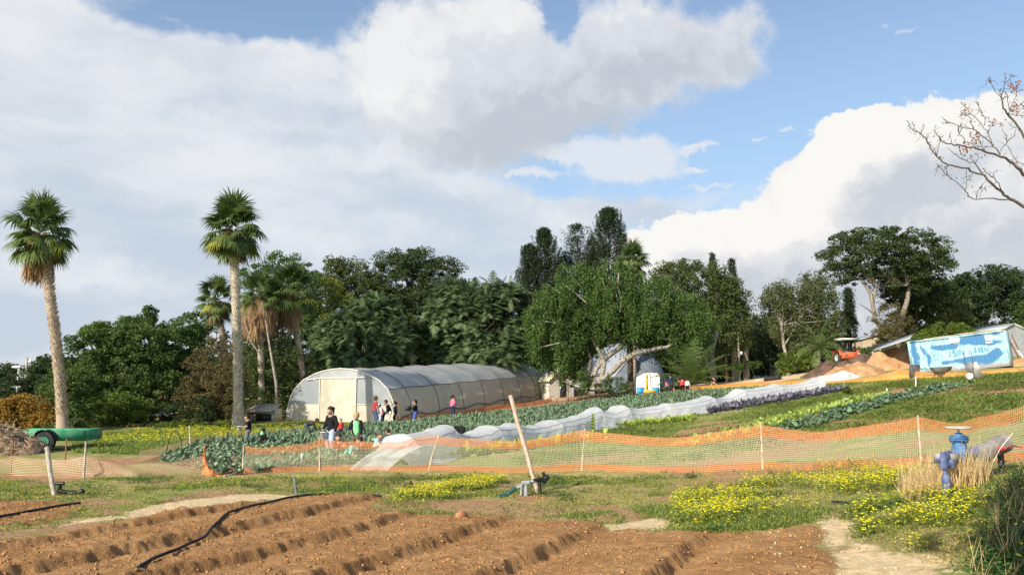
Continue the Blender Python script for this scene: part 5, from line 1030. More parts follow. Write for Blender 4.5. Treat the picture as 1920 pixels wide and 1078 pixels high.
# bolted lettuces (tall leafy spikes)
MEb = []
for k in range(2):
    m = M(); n_ = 46; f = np.linspace(0, 1, n_); a = f*40; m.blades(np.c_[f*0, f*0, f*.75], np.c_[np.cos(a), np.sin(a), .5+f], np.c_[-np.sin(a), np.cos(a), f*0], .28*(1-f*.7), .13*(1-f*.5), .9, 3, (.5, 1, .9, .3), rng.uniform(.3, .9, n_)); MEb.append(meshof(m, 'bolted_lettuce_leaves', 'lettuce'))
for (px, py, s_, lb) in [(942, 834, .85, 'leftmost'), (998, 826, 1.2, 'second from the left'), (1076, 816, .7, 'third from the left'), (1087, 812, 1.15, 'fourth from the left'), (1112, 812, 1.35, 'tallest and rightmost')]:
    b = G(px, py); o = bpy.data.objects.new('bolted_lettuce', MEb[px % 2]); COL.objects.link(o); o.location = b; o.scale = (s_*.9,)*3; tag(o, lb+' of the bolted lettuce spikes in front of the fleece tunnel', 'lettuce', 'bolted lettuce spikes')
# ------------------------------------------------------------------ fleece tunnel
def smoothpath(P, n):
    s = np.r_[0, np.cumsum(np.linalg.norm(np.diff(P[:, :2], axis=0), axis=1))]; u = np.linspace(0, s[-1], n); q = np.c_[np.interp(u, s, P[:, 0]), np.interp(u, s, P[:, 1])]
    for _ in range(int(n/8)): q[1:-1] = (q[:-2]+q[1:-1]*2+q[2:])/4
    return q, u
q, u = smoothpath(TUN, 420); Ltn = u[-1]; hs = np.linspace(0.6, Ltn-.4, 12)
hs = hs+rng.uniform(-.7, .7, 12); 
t = thing('row_cover_tunnel', 'long white fleece row cover sagging over hoops from the net fence up the field', 'row cover', (TUN[0][0], TUN[0][1], TUN[0][2])); org = TUN[0]
dd = np.gradient(q, axis=0); dd /= np.linalg.norm(dd, axis=1)[:, None]; nn = np.c_[-dd[:, 1], dd[:, 0]]
hh = np.zeros(len(u)); hmax = 1.12*(1-.3*u/Ltn)*np.clip(.74+.26*u/3, 0, 1)
for i in range(len(u)):
    j = np.searchsorted(hs, u[i]); 
    if j == 0: k = .25+.75*np.clip(u[i]/hs[0], 0, 1)**.6
    elif j >= len(hs): k = max(.2, 1-(u[i]-hs[-1])*.9)
    else: f = (u[i]-hs[j-1])/(hs[j]-hs[j-1]); sag = [.20, .14, .34, .10, .22, .16, .24][j % 7]; k = 1-sag*(1-(2*f-1)**2)
    hh[i] = k*hmax[i]
hfac = np.interp(u, hs, rng.uniform(.8, 1.2, len(hs))); hh *= hfac
A_ = np.linspace(0, math.pi, 25); V = []
for i in range(len(u)):
    wd = .82+.10*math.sin(u[i]*1.1)+.05*rng.normal()*0; row = []
    for a in A_:
        c_, s_ = math.cos(a), math.sin(a); ex = math.copysign(abs(c_)**.75, c_)*wd; wr = .018*math.sin(a*7+u[i]*2.1)*s_+.016*math.sin(u[i]*5.3+a*3)+.012*math.sin(u[i]*9+a*9)
        fl = 1.0+(.28 if s_ < .12 else 0); X = q[i]+nn[i]*(ex*fl+wr)
        zg = GZ(X[0], X[1]); row.append((X[0], X[1], float(zg)+.02+hh[i]*(abs(s_)**.85)+wr*.6*(s_ > .2)))
    V.append(row)
m = M(); m.grid(np.array(V)-org); m.build('fleece', 'fleece', t, smooth=True)
mat('hoop_grey', (.40, .42, .43), rough=.6)
for h_ in hs:
    i = int(h_/Ltn*(len(u)-1)); m = M(); m.tube([np.array(V[i][k])+np.array([0, 0, .015])-org for k in range(1, 24)], .014, 5, cap=False); m.build('hoop', 'hoop_grey', t)
m = M(); m.tube([np.array(V[i][17])+np.array([-.0, 0, .012])-org for i in range(4, 416, 2)], .012, 4, cap=False); m.tube([np.array(V[i][20])-nn[i].tolist()[0]*0+np.array([0, 0, .012])-org for i in range(4, 416, 2)], .010, 4, cap=False); m.build('tie_cord', 'hoop_grey', t)
# the loose end sheet by the fence
m = M(); e0_, e1_ = G(652, 882), G(728, 883); n_ = 24; V2 = []
for i in range(n_):
    f = i/(n_-1); lo_ = e0_*(1-f)+e1_*f; hi_ = lo_+np.array([1.0+.1*f, 1.3, .62+.10*f]); V2.append([lo_*(1-g)+hi_*g+np.array([0, -.10*math.sin(f*14+g*3), .12*math.sin(g*math.pi)+.04*math.sin(f*20)]) for g in np.linspace(0, 1, 12)])
m.grid(np.array(V2)-org); m.build('end_flap', 'fleece', t, smooth=True)
# ------------------------------------------------------------------ wire hoops
def hoop(px0, px1, py, label, h=.9, grp=None):
    a, b = G(px0, py), G(px1, py); c = (a+b)/2; c[2] = z1(c[0], c[1]); w = np.linalg.norm((b-a)[:2])/2; an = math.atan2(b[1]-a[1], b[0]-a[0]); pts = [(w*math.cos(k), 0, -.1+h*math.sin(k)) for k in np.linspace(0, math.pi, 15)]
    m = M(); m.tube(pts, .018, 5); o = m.build('wire_hoop', 'rubber', None); o.location = tuple(c); o.rotation_euler = (0, 0, an); tag(o, label, 'hoop', grp)
gh = 'bare hoops standing along the field edges'
hoop(312, 341, 852, 'bare black hoop over the far left corner of the crop field', 1.0, gh); hoop(423, 455, 836, 'bare black hoop left of the woman in the black t-shirt', 1.05, gh); hoop(525, 550, 818, 'bare black hoop between the seated boy and the bending person', .95, gh)
hoop(774, 800, 792, 'bare hoop just right of the girl in blue trousers', .95, gh); hoop(858, 876, 782, 'bare hoop just right of the girl in pink', .95, gh)
for i, px in enumerate((915, 953, 975, 992, 1012, 1035, 1055, 1078, 1100, 1125, 1150, 1178)):
    hoop(px-11, px+11, 773-(px-915)*.125, ['first', 'second', 'third', 'fourth', 'fifth', 'sixth', 'seventh', 'eighth', 'ninth', 'tenth', 'eleventh', 'twelfth'][i]+' hoop from the left in the row along the dirt bed by the greenhouse', .85, gh)
# ------------------------------------------------------------------ net fences
def netmat(name, hot, pale, cell=.055, band=(.27, .17), th=.30, thb=.62, hz=.8):
    m = bpy.data.materials.new(name); m.use_nodes = True; n = NT(m.node_tree); n.t.nodes.clear(); p = n.n('ShaderNodeBsdfPrincipled'); o = n.n('ShaderNodeOutputMaterial'); p.inputs['Roughness'].default_value = .6
    uv = n.n('ShaderNodeUVMap', uv_map='UVMap').outputs[0]; s = n.n('ShaderNodeSeparateXYZ'); n.lk(uv, s.inputs[0]); u_, v_ = s.outputs[0], s.outputs[1]     # u in metres, v 0..1
    inb = n.m('MAXIMUM', n.m('GREATER_THAN', v_, 1-band[0]), n.m('LESS_THAN', v_, band[1]))
    fx = n.m('FRACT', n.m('DIVIDE', u_, cell)); fz = n.m('FRACT', n.m('MULTIPLY', v_, 1.05/cell*.8))
    thr = n.m('ADD', th, n.m('MULTIPLY', inb, thb-th)); thz = n.m('MULTIPLY', thr, hz); thr = n.m('MULTIPLY', thr, min(1.0, .8/hz))
    al = n.m('MAXIMUM', n.m('LESS_THAN', fx, thr), n.m('LESS_THAN', fz, thz))
    n.put(p.inputs['Base Color'], n.mix(inb, pale, hot)); tr = n.n('ShaderNodeBsdfTransparent'); tl = n.n('ShaderNodeBsdfTranslucent'); n.put(tl.inputs[0], n.mix(inb, pale, hot))
    m1 = n.n('ShaderNodeMixShader'); m1.inputs[0].default_value = .3; n.lk(p.outputs[0], m1.inputs[1]); n.lk(tl.outputs[0], m1.inputs[2])
    mx = n.n('ShaderNodeMixShader'); n.lk(al, mx.inputs[0]); n.lk(tr.outputs[0], mx.inputs[1]); n.lk(m1.outputs[0], mx.inputs[2]); n.lk(mx.outputs[0], o.inputs[0]); MATS[name] = m
netmat('net_orange', (.80, .33, .13), (.60, .58, .36), cell=.04, th=.20, thb=.36); netmat('net_worn', (.75, .42, .26), (.72, .50, .32), cell=.075, band=(.04, .04), th=.22, thb=.3, hz=1.8); netmat('net_dense', (.86, .34, .12), (.86, .34, .12), cell=.05, band=(.5, .5), th=.5, thb=.55)
netmat('net_far', (.84, .34, .10), (.80, .50, .10), cell=.06, band=(.5, .1), th=.55, thb=.7)
def net(parent, stations, mt, org, wav=.05, nsub=14, nv=9):
    """stations: (x,y,z_bottom,height) at the stakes; sags between"""
    V = []; UV = []; U_ = 0.; prev = None
    for i in range(len(stations)-1):
        a, b = np.array(stations[i], float), np.array(stations[i+1], float)
        for k in range(nsub+(i == len(stations)-2)):
            f = k/nsub; c = a*(1-f)+b*f; sg = 4*f*(1-f); hgt_ = c[3]*(1-.17*sg-.03*math.sin(f*9+i)*sg); zb = max(float(GZ(c[0], c[1])), c[2]-.3)+.01+(c[2]-z1(c[0], c[1])) if False else float(GZ(c[0], c[1]))+.0
            if prev is not None: U_ += math.hypot(c[0]-prev[0], c[1]-prev[1])
            prev = c; row = []
            for j in range(nv):
                g = j/(nv-1); wv_ = wav*math.sin(U_*2.3+g*3)*sg+wav*.5*math.sin(U_*7+g*6); row.append((c[0]+wv_*.5-org[0], c[1]-wv_-org[1], zb+hgt_*g-org[2])); UV.append((U_+.08*g*math.sin(U_*.9), g))
            V.append(row)
    m = M(); m.grid(np.array(V)); m.build('net', mt, parent, smooth=True, uv=np.array(UV))
def stake(parent, b, h, org, lean=(0, 0), r=.025, mt='wood', top=None):
    m = M(); b = np.array(b)-org; m.tube([b-[0, 0, .2], b+[lean[0]*.5, lean[1]*.5, h*.5], b+[lean[0], lean[1], h]], [r*1.1, r, r*.9], 7); m.build('post', mt, parent)
st = []; posts = [(455, 886, 48), (600, 884, 60), (800, 884, 66), (1090, 882, 74), (1430, 880, 82), (1728, 872, 88), (1935, 862, 104)]
org = G(455, 886); t = thing('orange_net_fence', 'long orange and pale green net fence on wooden stakes along the field front', 'net fence', org)
for i, (px, py, hp_) in enumerate(posts):
    b = G(px, py); h_ = hp_*b[1]/F; st.append((b[0], b[1], b[2], h_))
net(t, st, 'net_orange', org, .05)
for i, s_ in enumerate(st): stake(t, s_[:3], s_[3]*1.03, org, [(0, 0), (-.06, 0), (.38, 0), (.13, 0), (0, 0), (-.02, 0), (0, 0)][i], .026)
m = M(); b = G(564, 882); m.box(b-org+[0, .05, .4], (.05, .03, .3)); m.build('white_peg', 'bucket_white', t)
# worn net on the left
org = G(5, 888); t = thing('worn_net_fence', 'slack faded orange net fence with wide holes on old stakes at the left', 'net fence', org); st = []
for (px, py, hp_) in [(-60, 893, 30), (20, 890, 36), (158, 894, 38), (250, 893, 22), (380, 888, 34)]:
    b = G(px, py); st.append((b[0], b[1], b[2], hp_*b[1]/F))
net(t, st, 'net_worn', org, .08); 
for k, (px, py, hh_, r_, mt_) in enumerate([(20, 888, 60, .022, 'rust'), (122, 866, 42, .022, 'rust'), (157, 896, 66, .032, 'wood_grey')]): b = G(px, py); stake(t, b, hh_*b[1]/F, org, (0, 0), r_, mt_)
# rolled net end: a bright orange crumpled wedge
org = G(395, 893); t = thing('net_bundle', 'crumpled orange end of the worn net hanging in a wedge beside the fence gap', 'net', org); a, b_, c_ = G(378, 890), G(420, 893), G(378, 890)
V = []; UV = []
for i in range(14):
    f = i/13; lo_ = a*(1-f)+b_*f; hi_ = lo_+np.array([-(f*.55), .1, .86*(1-f)+.03]); 
    for j in range(8): g = j/7; p_ = lo_*(1-g)+hi_*g; V.append(p_+np.array([0, .08*math.sin(i*2.1+j), .03*math.sin(i+j*2)])-org); UV.append((f*.9, g))
m = M(); m.grid(np.array(V).reshape(14, 8, 3)); m.build('net', 'net_dense', t, smooth=False, uv=np.array(UV))
m = M(); m.tube([G(420, 894)-org+[0, 0, .02], G(452, 888)-org+[0, 0, .04]], .025, 6); m.build('fallen_stake', 'wood', t)
# net lying along the dirt by the greenhouse and far nets
def farnet(label, pl, h, mt='net_far', post=(), wav=.06, hs_=None):
    org = G(*pl[0]); t = thing('low_net_fence', label, 'net fence', org, 0); st = []
    for i, q_ in enumerate(pl): b = G(*q_); st.append((b[0], b[1], b[2], h if hs_ is None else hs_[i]))
    net(t, st, mt, org, wav, 10, 5)
    for q_ in post: b = G(*q_); stake(t, b, h*1.3, org, (0, 0), .03, 'rust')
farnet('sagging orange net along the dirt bed beside the greenhouse', [(745, 791), (830, 781), (930, 768), (1035, 754)], .42, 'net_dense', post=[(932, 760)])
farnet('low orange net across the back of the cauliflower field', [(1230, 735), (1300, 731), (1400, 726), (1440, 724), (1530, 720)], .36, post=[(1433, 724)])
farnet('orange and yellow net in front of the earth mounds and container', [(1540, 719), (1620, 717), (1687, 712), (1790, 708), (1900, 697), (1930, 695)], .75, post=[(1687, 711)], hs_=[.15, .3, .7, .28, .22, .22])
farnet('faint slack orange net in the meadow left of the field', [(260, 868), (357, 838), (400, 832), (560, 812)], .4, 'net_worn', post=())
farnet('slack orange net leaning on the fence beside the play booth', [(1020, 752), (1100, 746), (1190, 738)], .35, 'net_worn', post=[(1195, 735)])
# ------------------------------------------------------------------ people
def surfnet(fn, lo, hi, h):
    n_ = [int(math.ceil((b-a)/h))+1 for a, b in zip(lo, hi)]; ax = [lo[i]+h*np.arange(n_[i]) for i in range(3)]
    X = np.stack(np.meshgrid(*ax, indexing='ij'), -1); D = fn(X.reshape(-1, 3)).reshape(n_)
    S = D < 0; c = np.zeros([k-1 for k in n_], int); acc = np.zeros(list(c.shape)+[3]); cnt = np.zeros(c.shape)
    sl = lambda o: tuple(slice(o[i], n_[i]-1+o[i]) for i in range(3))
    for a in range(3):
        for u in (0, 1):
            for v in (0, 1):
                o0 = [0, 0, 0]; o0[(a+1) % 3] = u; o0[(a+2) % 3] = v; o1 = list(o0); o1[a] = 1
                d0, d1 = D[sl(o0)], D[sl(o1)]; x_ = (d0 < 0) != (d1 < 0); t = np.where(x_, d0/(d0-d1+1e-12), 0)
                P = np.zeros(list(c.shape)+[3]); P[..., a] = t; P[..., (a+1) % 3] = u; P[..., (a+2) % 3] = v
                acc += P*x_[..., None]; cnt += x_
    m_ = cnt > 0; idx = -np.ones(c.shape, int); idx[m_] = np.arange(m_.sum()); base = np.stack(np.nonzero(m_), -1)
    V = np.array(lo)+h*(base+acc[m_]/cnt[m_][:, None]); Fs = []
    for a in range(3):
        b, d = (a+1) % 3, (a+2) % 3; s0 = [slice(None)]*3; s1 = [slice(None)]*3; s0[a] = slice(0, -1); s1[a] = slice(1, None)
        E = S[tuple(s0)] != S[tuple(s1)]; ii = np.stack(np.nonzero(E), -1); ok = (ii[:, b] > 0) & (ii[:, d] > 0) & (ii[:, b] < n_[b]-1) & (ii[:, d] < n_[d]-1); ii = ii[ok]
        if not len(ii): continue
        def ci(db, dd_): q = ii.copy(); q[:, b] -= db; q[:, d] -= dd_; return idx[q[:, 0], q[:, 1], q[:, 2]]
        f = np.stack([ci(1, 1), ci(0, 1), ci(0, 0), ci(1, 0)], -1); fl = S[ii[:, 0], ii[:, 1], ii[:, 2]]; f[~fl] = f[~fl][:, ::-1]; Fs.append(f)
    return V, np.concatenate(Fs)
def caps(segs, k=.02):
    A = np.array([s[0] for s in segs], float); B = np.array([s[1] for s in segs], float); RA = np.array([s[2] for s in segs]); RB = np.array([s[3] for s in segs])
    def fn(p):
        acc = 0
        for a, b, ra, rb in zip(A, B, RA, RB):
            ab = b-a; t = np.clip(((p-a)@ab)/(ab@ab+1e-9), 0, 1); d = np.linalg.norm(p-a-t[:, None]*ab, axis=1)-(ra+(rb-ra)*t); acc = acc+np.exp(-np.clip(d/k, -60, 60))
        return -k*np.log(acc+1e-30)
    lo = np.minimum(A-RA[:, None], B-RB[:, None]).min(0)-.06; hi = np.maximum(A+RA[:, None], B+RB[:, None]).max(0)+.06
    return fn, lo, hi
def ik(a, b, l1, l2, pole):
    a, b = np.array(a, float), np.array(b, float); d = b-a; L_ = np.linalg.norm(d); L2 = min(L_, (l1+l2)*.995); dn = d/(L_+1e-9); b = a+dn*L2
    x = (l1*l1-l2*l2+L2*L2)/(2*L2); h = math.sqrt(max(l1*l1-x*x, 0)); p = np.array(pole, float); p = p-dn*(p@dn); p /= np.linalg.norm(p)+1e-9
    return a+dn*x+p*h, b
def person(loc, H, face, pose='stand', top='black', legs='jeans', hair='dark', kid=True, sleeve=1.0, hands=None, label='', hairstyle='short', shoe='black', hood=None, jacket=None, skirt=None, lean=None, group=None, look=.15, vest=None, cap=None, skin='skin'):
    """facing +Y in its own frame; face = heading of that axis in radians"""
    t = thing('person', label, 'person', loc, face-math.pi/2, group); g = 1.12 if kid else 1.0; hr = .066*g
    P_ = dict(stand=(.52, 4), bend=(.50, 82), crouch=(.20, 35), crouchlow=(.19, 62), sit=(.13, 12), sitchair=(.27, 10))[pose]
    ph, ln = P_; ln = math.radians(lean if lean is not None else ln); td = np.array([0, math.sin(ln), math.cos(ln)]); side = np.array([1.0, 0, 0])
    bk = -.10 if pose == 'bend' else 0; pel = np.array([0, bk, ph]); chest = pel+td*.20; neck = pel+td*.315; hd = neck+(td*.6+np.array([0, look, .45 if ln < .9 else .05]))/np.linalg.norm(td*.6+np.array([0, look, .45 if ln < .9 else .05]))*(.085+hr*.45)
    sw = .105 if kid else .118; sho = [neck-td*.035+side*s*sw for s in (-1, 1)]
    if hands is None: hands = dict(stand=[(-.15, .03, -.33), (.15, .03, -.33)], bend=[(-.05, .10, -.30), (.05, .12, -.30)], crouch=[(-.02, .2, -.18), (.0, .22, -.2)], crouchlow=[(-.02, .16, -.18), (.0, .2, -.2)], sit=[(-.02, .18, -.12), (.02, .18, -.12)], sitchair=[(0, .2, -.12), (0, .2, -.12)])[pose]
    arms = []
    for s, hnd, sh in ((-1, hands[0], sho[0]), (1, hands[1], sho[1])):
        tg = np.array([hnd[0]+(0 if abs(hnd[0]) > .1 else -s*.0), hnd[1], 0])+np.array([0, sh[1], sh[2]+hnd[2]]); el, wr = ik(sh, tg, .165, .155, (s*.6, -.6, -.3)); arms.append((sh, el, wr))
    if pose in ('stand', 'bend'): ft = [(-.058, .0, .035), (.062, .02, .035)]
    elif pose in ('crouch', 'crouchlow'): ft = [(-.075, .05, .035), (.075, .0, .035)]
    elif pose == 'sit': ft = [(-.08, .30, .035), (.08, .26, .035)]
    else: ft = [(-.06, .24, .035), (.06, .22, .035)]
    lg = []
    for s, f in zip((-1, 1), ft): hp = pel+side*s*.05+np.array([0, 0, -.01]); kn, an = ik(hp, f, .245, .245, (s*.25, 1, .25)); lg.append((hp, kn, an))
    def S(l): return [(np.array(a)*H, np.array(b)*H, ra*H, rb*H) for a, b, ra, rb in l]
    cr = 1.0 if kid else .95; fdir = np.array([0., 1., -1.6*max(look-.1, 0)-.1]); fdir /= np.linalg.norm(fdir)
    face_ = hd+fdir*hr*.35-np.array([0, 0, hr*.25])
    body = [(hd+[0, 0, hr*.2], face_, hr, hr*.78), (face_+fdir*hr*.7, face_+fdir*hr*.85-np.array([0, 0, .01]), .010, .012), (hd-[hr, 0, 0], hd-[hr*1.05, 0, .012], .012, .01), (hd+[hr, 0, 0], hd+[hr*1.05, 0, -.012], .012, .01), (neck-td*.02, hd, .034, .032), (neck-td*.06-side*sw*.8, neck-td*.06+side*sw*.8, .04, .04), (neck-td*.04, pel, .078*cr, .085*cr)]
    for sh, el, wr in arms: body += [(sh, el, .034, .027), (el, wr, .026, .018)]; hv = (wr-el)/np.linalg.norm(wr-el); body += [(wr, wr+hv*.035, .018, .020)]
    for hp, kn, an in lg: body += [(hp, kn, .058, .040), (kn, an, .040, .024), (an, an+np.array([0, .07, -.012]), .026, .020)]
    h = .030 if H > 1.3 else .026; fn, lo, hi = caps(S(body), .018); V, Fq = surfnet(fn, lo, hi, h); m = M(); m.add(V, Fq)
    for sgn, (sh, el, wr) in zip((-1, 1), arms):
        hv = (wr-el)/np.linalg.norm(wr-el); pal = wr+hv*.045; lat = np.cross(hv, [0, 1.0, .2]); lat /= np.linalg.norm(lat)+1e-9; nn_ = np.cross(lat, hv)
        for k, (o_, ln_) in enumerate([(-.014, .040), (-.005, .046), (.005, .043), (.014, .034)]):
            a = (pal+lat*o_)*H; b = a+(hv*.6+nn_*.3)*ln_*H*.5; c = b+(hv*.2+nn_*.8)*ln_*H*.5; m.tube([a, b, c], [.0055*H, .005*H, .0035*H], 5)
        a = (wr+hv*.015+lat*.018*sgn)*H; m.tube([a, a+(lat*sgn*.6+hv*.6)*.02*H, a+(lat*sgn*.3+hv*1.2)*.03*H], [.006*H, .006*H, .004*H], 5)
    m.build('body', skin, t, smooth=True)
    def cloth(name, segs, mt, k=.015, cut=None):
        fn, lo, hi = caps(S(segs), k); V, Fq = surfnet(fn, lo, hi, h); m = M(); m.add(V, Fq); o = m.build(name, mt, t, smooth=True); return o
    inf = .014; tw = neck-td*.045
    sh_ = [(tw-side*sw*.82, tw+side*sw*.82, .045, .045), (tw-td*.03, pel+td*.02, .088, .092), (pel+td*.03-side*.03, pel+td*.03+side*.03, .085, .085)]
    for sh, el, wr in arms:
        if sleeve >= 1: sh_ += [(sh, el, .046, .038), (el, wr*.97+el*.03, .037, .029)]
        else: sh_ += [(sh, sh*.4+el*.6, .047, .043)]
    bot = 1
    if jacket: cloth('shirt', [(tw, pel, .086, .094)], 'cloth_'+top); 
    if jacket:
        jk = []
        for s in (-1, 1): jk += [(tw+side*s*sw*.75-np.array([0, .012, 0]), pel+side*s*.075-np.array([0, .02, .02]), .052, .058)]
        jk += [(tw-np.array([0, .05, 0]), pel-np.array([0, .05, 0]), .06, .07)]+[x for sh, el, wr in arms for x in ((sh, el, .048, .042), (el, wr, .040, .032))]; cloth('jacket', jk, 'cloth_'+jacket)
    else: cloth('top', sh_, 'cloth_'+top)
    tr = [(pel-side*.035, pel+side*.035, .082, .082)]
    for hp, kn, an in lg: tr += [(hp, kn, .070, .052), (kn, an+(kn-an)*.06, .050, .040)]
    cloth('trousers', tr, 'cloth_'+legs)
    for hp, kn, an in lg: cloth('shoe', [(an+np.array([0, -.02, -.012]), an+np.array([0, .085, -.018]), .030, .024)], 'cloth_'+shoe)
    hb = hd-fdir*hr*.24+np.array([0, 0, hr*.30]); hm = 'hair_'+hair
    hs_ = [(hb, hb+[0, 0, .004], hr*1.14, hr*1.12)]
    if hairstyle == 'long': hs_ += [(hb-fdir*hr*.5, hb-fdir*hr*.7-np.array([0, 0, .12]), hr*.75, hr*.5)]
    if hairstyle == 'tail': hs_ += [(hb-fdir*hr*.9, hb-fdir*hr*1.5-np.array([0, 0, .02]), .022, .026), (hb-fdir*hr*1.5-np.array([0, 0, .02]), hb-fdir*hr*1.5-np.array([0, 0, .16]), .026, .012)]
    if hairstyle == 'bun': hs_ += [(hb-fdir*hr*1.0+np.array([0, 0, .03]), hb-fdir*hr*1.2+np.array([0, 0, .03]), .03, .03)]
    cloth('hair', hs_, hm, .01)
    if cap: cloth('cap', [(hb+np.array([0, 0, hr*.22]), hb+np.array([0, 0, hr*.3])+fdir*hr*.2, hr*1.08, hr*1.0)], 'cloth_'+cap, .01)
    if hood: cloth('hood', [(neck-np.array([0, .05, 0])-side*.03, neck-np.array([0, .05, 0])+side*.03, .035, .035), (hb-fdir*hr*.3-[0, 0, hr*.9], hb-fdir*hr*.3-[0, 0, hr*.6], hr*.7, hr*.7)], 'cloth_'+hood)
    if vest: cloth('vest', [(tw-td*.02, pel+td*.06, .094, .097)], 'cloth_'+vest)
    t['_wr'] = [float(x) for x in np.r_[arms[0][2], arms[1][2]]*H]
    return t
def at_px(px, feet, head, frac=1.0):
    b = G(px, feet); return b, (feet-head)*b[1]/F/frac
def wrist(t, k):
    w = t['_wr'][k*3:k*3+3]; a = t.rotation_euler[2]; l = t.location; return np.array([l[0]+w[0]*math.cos(a)-w[1]*math.sin(a), l[1]+w[0]*math.sin(a)+w[1]*math.cos(a), l[2]+w[2]])
Lf, Rt, Tow, Aw = math.pi, 0.0, -math.pi/2, math.pi/2
def bucket(c, label, mt='bucket_white', r=.14, h=.26, name='bucket'):
    t = thing(name, label, 'bucket', c); m = M(); a = np.linspace(0, 2*math.pi, 18, endpoint=False)
    rings = [(r*.05, 0), (r*.78, 0), (r, h), (r*1.06, h), (r*1.06, h-.02), (r*.95, h-.01), (r*.74, .02), (r*.05, .02)]
    m.grid(np.array([[(q*math.cos(k), q*math.sin(k), z) for k in a] for q, z in rings]), closed=True); m.build('pail', mt, t, smooth=False)
    m = M(); m.tube([(r*math.cos(k), 0, h-.03+r*1.0*math.sin(k)) for k in np.linspace(0, math.pi, 9)], .006, 4); m.build('handle', 'steel_dark', t); return t
b, H = at_px(465, 837, 780); p1 = person(b, H, Lf+.3, 'stand', 'black', 'grey', sleeve=.5, hands=[(-.05, .17, -.17), (.05, .17, -.17)], look=.5, kid=False, label='person in black t-shirt and grey trousers holding a white tub', hairstyle='tail')
w = (wrist(p1, 0)+wrist(p1, 1))/2; bucket(w+[-.12, -.02, -.16], 'small white tub held by the person in the black t-shirt', r=.11, h=.2, name='tub')
b, H = at_px(489, 838, 803, .62); person(b, 1.25, Aw-.5, 'sit', 'black', 'charcoal', label='person sitting on the ground in black with a lime hood, back turned', hood='green')
b, H = at_px(578, 822, 795); person(b, 1.35, Rt+.2, 'bend', 'charcoal', 'greydark', lean=72, label='person in dark grey bending over the crops left of the tall woman', look=.0)
b, H = at_px(621, 850, 767); p4 = person(b, H, Lf+.9, 'stand', 'black', 'jeans_light', kid=False, hands=[(-.16, .03, -.30), (.10, .14, -.27)], look=.35, hairstyle='tail', label='woman in black hoodie and pale jeans looking down with a white bucket')
w = wrist(p4, 1); bucket(w+[.02, -.02, -.36], 'white bucket hanging from the hand of the woman in the black hoodie', r=.14, h=.27)
b, H = at_px(638, 822, 787); person(b, H, Tow+.5, 'stand', 'red', 'navy', label='small child in a red shirt behind the woman in the black hoodie')
b, H = at_px(668, 850, 778); person(b, H, Tow-.15, 'stand', 'green', 'khaki', hair='blond', jacket='black', look=.5, hands=[(-.14, .04, -.32), (.12, .15, -.22)], label='blond child in bright green shirt under an open black jacket')
def crouched(px, head, H, face, label, pose='crouch', lift=.0, **kw):
    top = {'crouch': .60, 'crouchlow': .47, 'bend': .62}[pose]*H
    # ground distance such that the head top lands at the pixel
    best = min(np.linspace(26, 70, 221), key=lambda Y: abs((P3(px, head, Y)[2]-z1(P3(px, head, Y)[0], Y))-top)); q = onY(px, best); return person(q, H, face, pose, label=label, **kw)
crouched(641, 816, 1.35, Tow-.2, 'crouching child in a dark hooded top below the woman in the black hoodie', top='black', hood='black', legs='charcoal', look=.3, hairstyle='long')
crouched(673, 827, 1.35, Lf+.5, 'crouching child with a mint green shirt at the end of the fleece tunnel', 'crouchlow', top='mint', legs='black', look=.2)
crouched(692, 822, 1.4, Lf+.2, 'crouching child in a black jacket between the mint and cyan shirts', top='black', legs='black', look=.3)
crouched(704, 813, 1.3, Tow+.7, 'crouching child in a cyan top with a dark cap', top='cyan', legs='charcoal', cap='khaki', look=.3)
crouched(727, 818, 1.2, Rt-.4, 'crouching child in a pink top with reddish hair', top='pink', legs='rose', hair='brown', hairstyle='long')
crouched(738, 807, 1.25, Lf-.4, 'crouching child in a navy jacket behind the pink top', top='navy', legs='navy', look=.3)
crouched(764, 813, 1.2, Aw, 'dark haired child almost hidden in the crops right of the navy jacket', 'crouchlow', top='charcoal', legs='charcoal')
crouched(862, 797, 1.45, Lf+.1, 'person in black bent right over behind the fleece tunnel', 'bend', top='black', legs='black', lean=88, kid=False)
b, H = at_px(702, 797, 745); person(b, H, Rt+.6, 'stand', 'plaid', 'jeans', hair='brown', kid=False, hairstyle='long', sleeve=.5, label='woman in red plaid shirt and jeans with long brown hair')
b, H = at_px(711, 795, 758); person(b, H, Tow, 'stand', 'grey', 'jeans_light', label='small child in grey between the plaid shirt and the white cap', skin='skin_dark')
b, H = at_px(719, 795, 760); person(b, H*1.12, Lf+.6, 'stand', 'palepink', 'black', cap='white', lean=40, look=.1, label='child in a white cap and pale pink sweater leaning forward')
b, H = at_px(731, 796, 753); person(b, H*1.05, Lf+.2, 'stand', 'black', 'cream', lean=24, look=.4, shoe='white', label='child in black sweater and white trousers leaning forward')
b, H = at_px(741, 794, 755); person(b, H, Lf+.2, 'stand', 'black', 'black', hairstyle='tail', look=.3, label='child all in black with a ponytail at the right of the small group')
b, H = at_px(779, 796, 752); p = person(b, H, Lf+.1, 'stand', 'black', 'blue', hairstyle='long', hands=[(-.06, .2, -.09), (.06, .2, -.09)], label='girl in black top and bright blue trousers carrying a black crate')
w = (wrist(p, 0)+wrist(p, 1))/2; t = thing('carried_crate', 'black plastic crate carried by the girl in blue trousers', 'crate', w+[-.16, 0, -.2]); m = M()
for s_ in (-1, 1): m.box((0, s_*.17, .15), (.32, .02, .30)); m.box((s_*.15, 0, .15), (.02, .32, .30))
m.box((0, 0, .01), (.3, .34, .02)); m.build('crate_shell', 'black_plastic', t)
b, H = at_px(848, 782, 743); person(b, H, Rt+.5, 'stand', 'pink', 'navy', hairstyle='tail', hands=[(-.1, .1, -.18), (.1, .14, -.18)], label='girl in a pink jacket with a ponytail standing alone by the dirt bed')
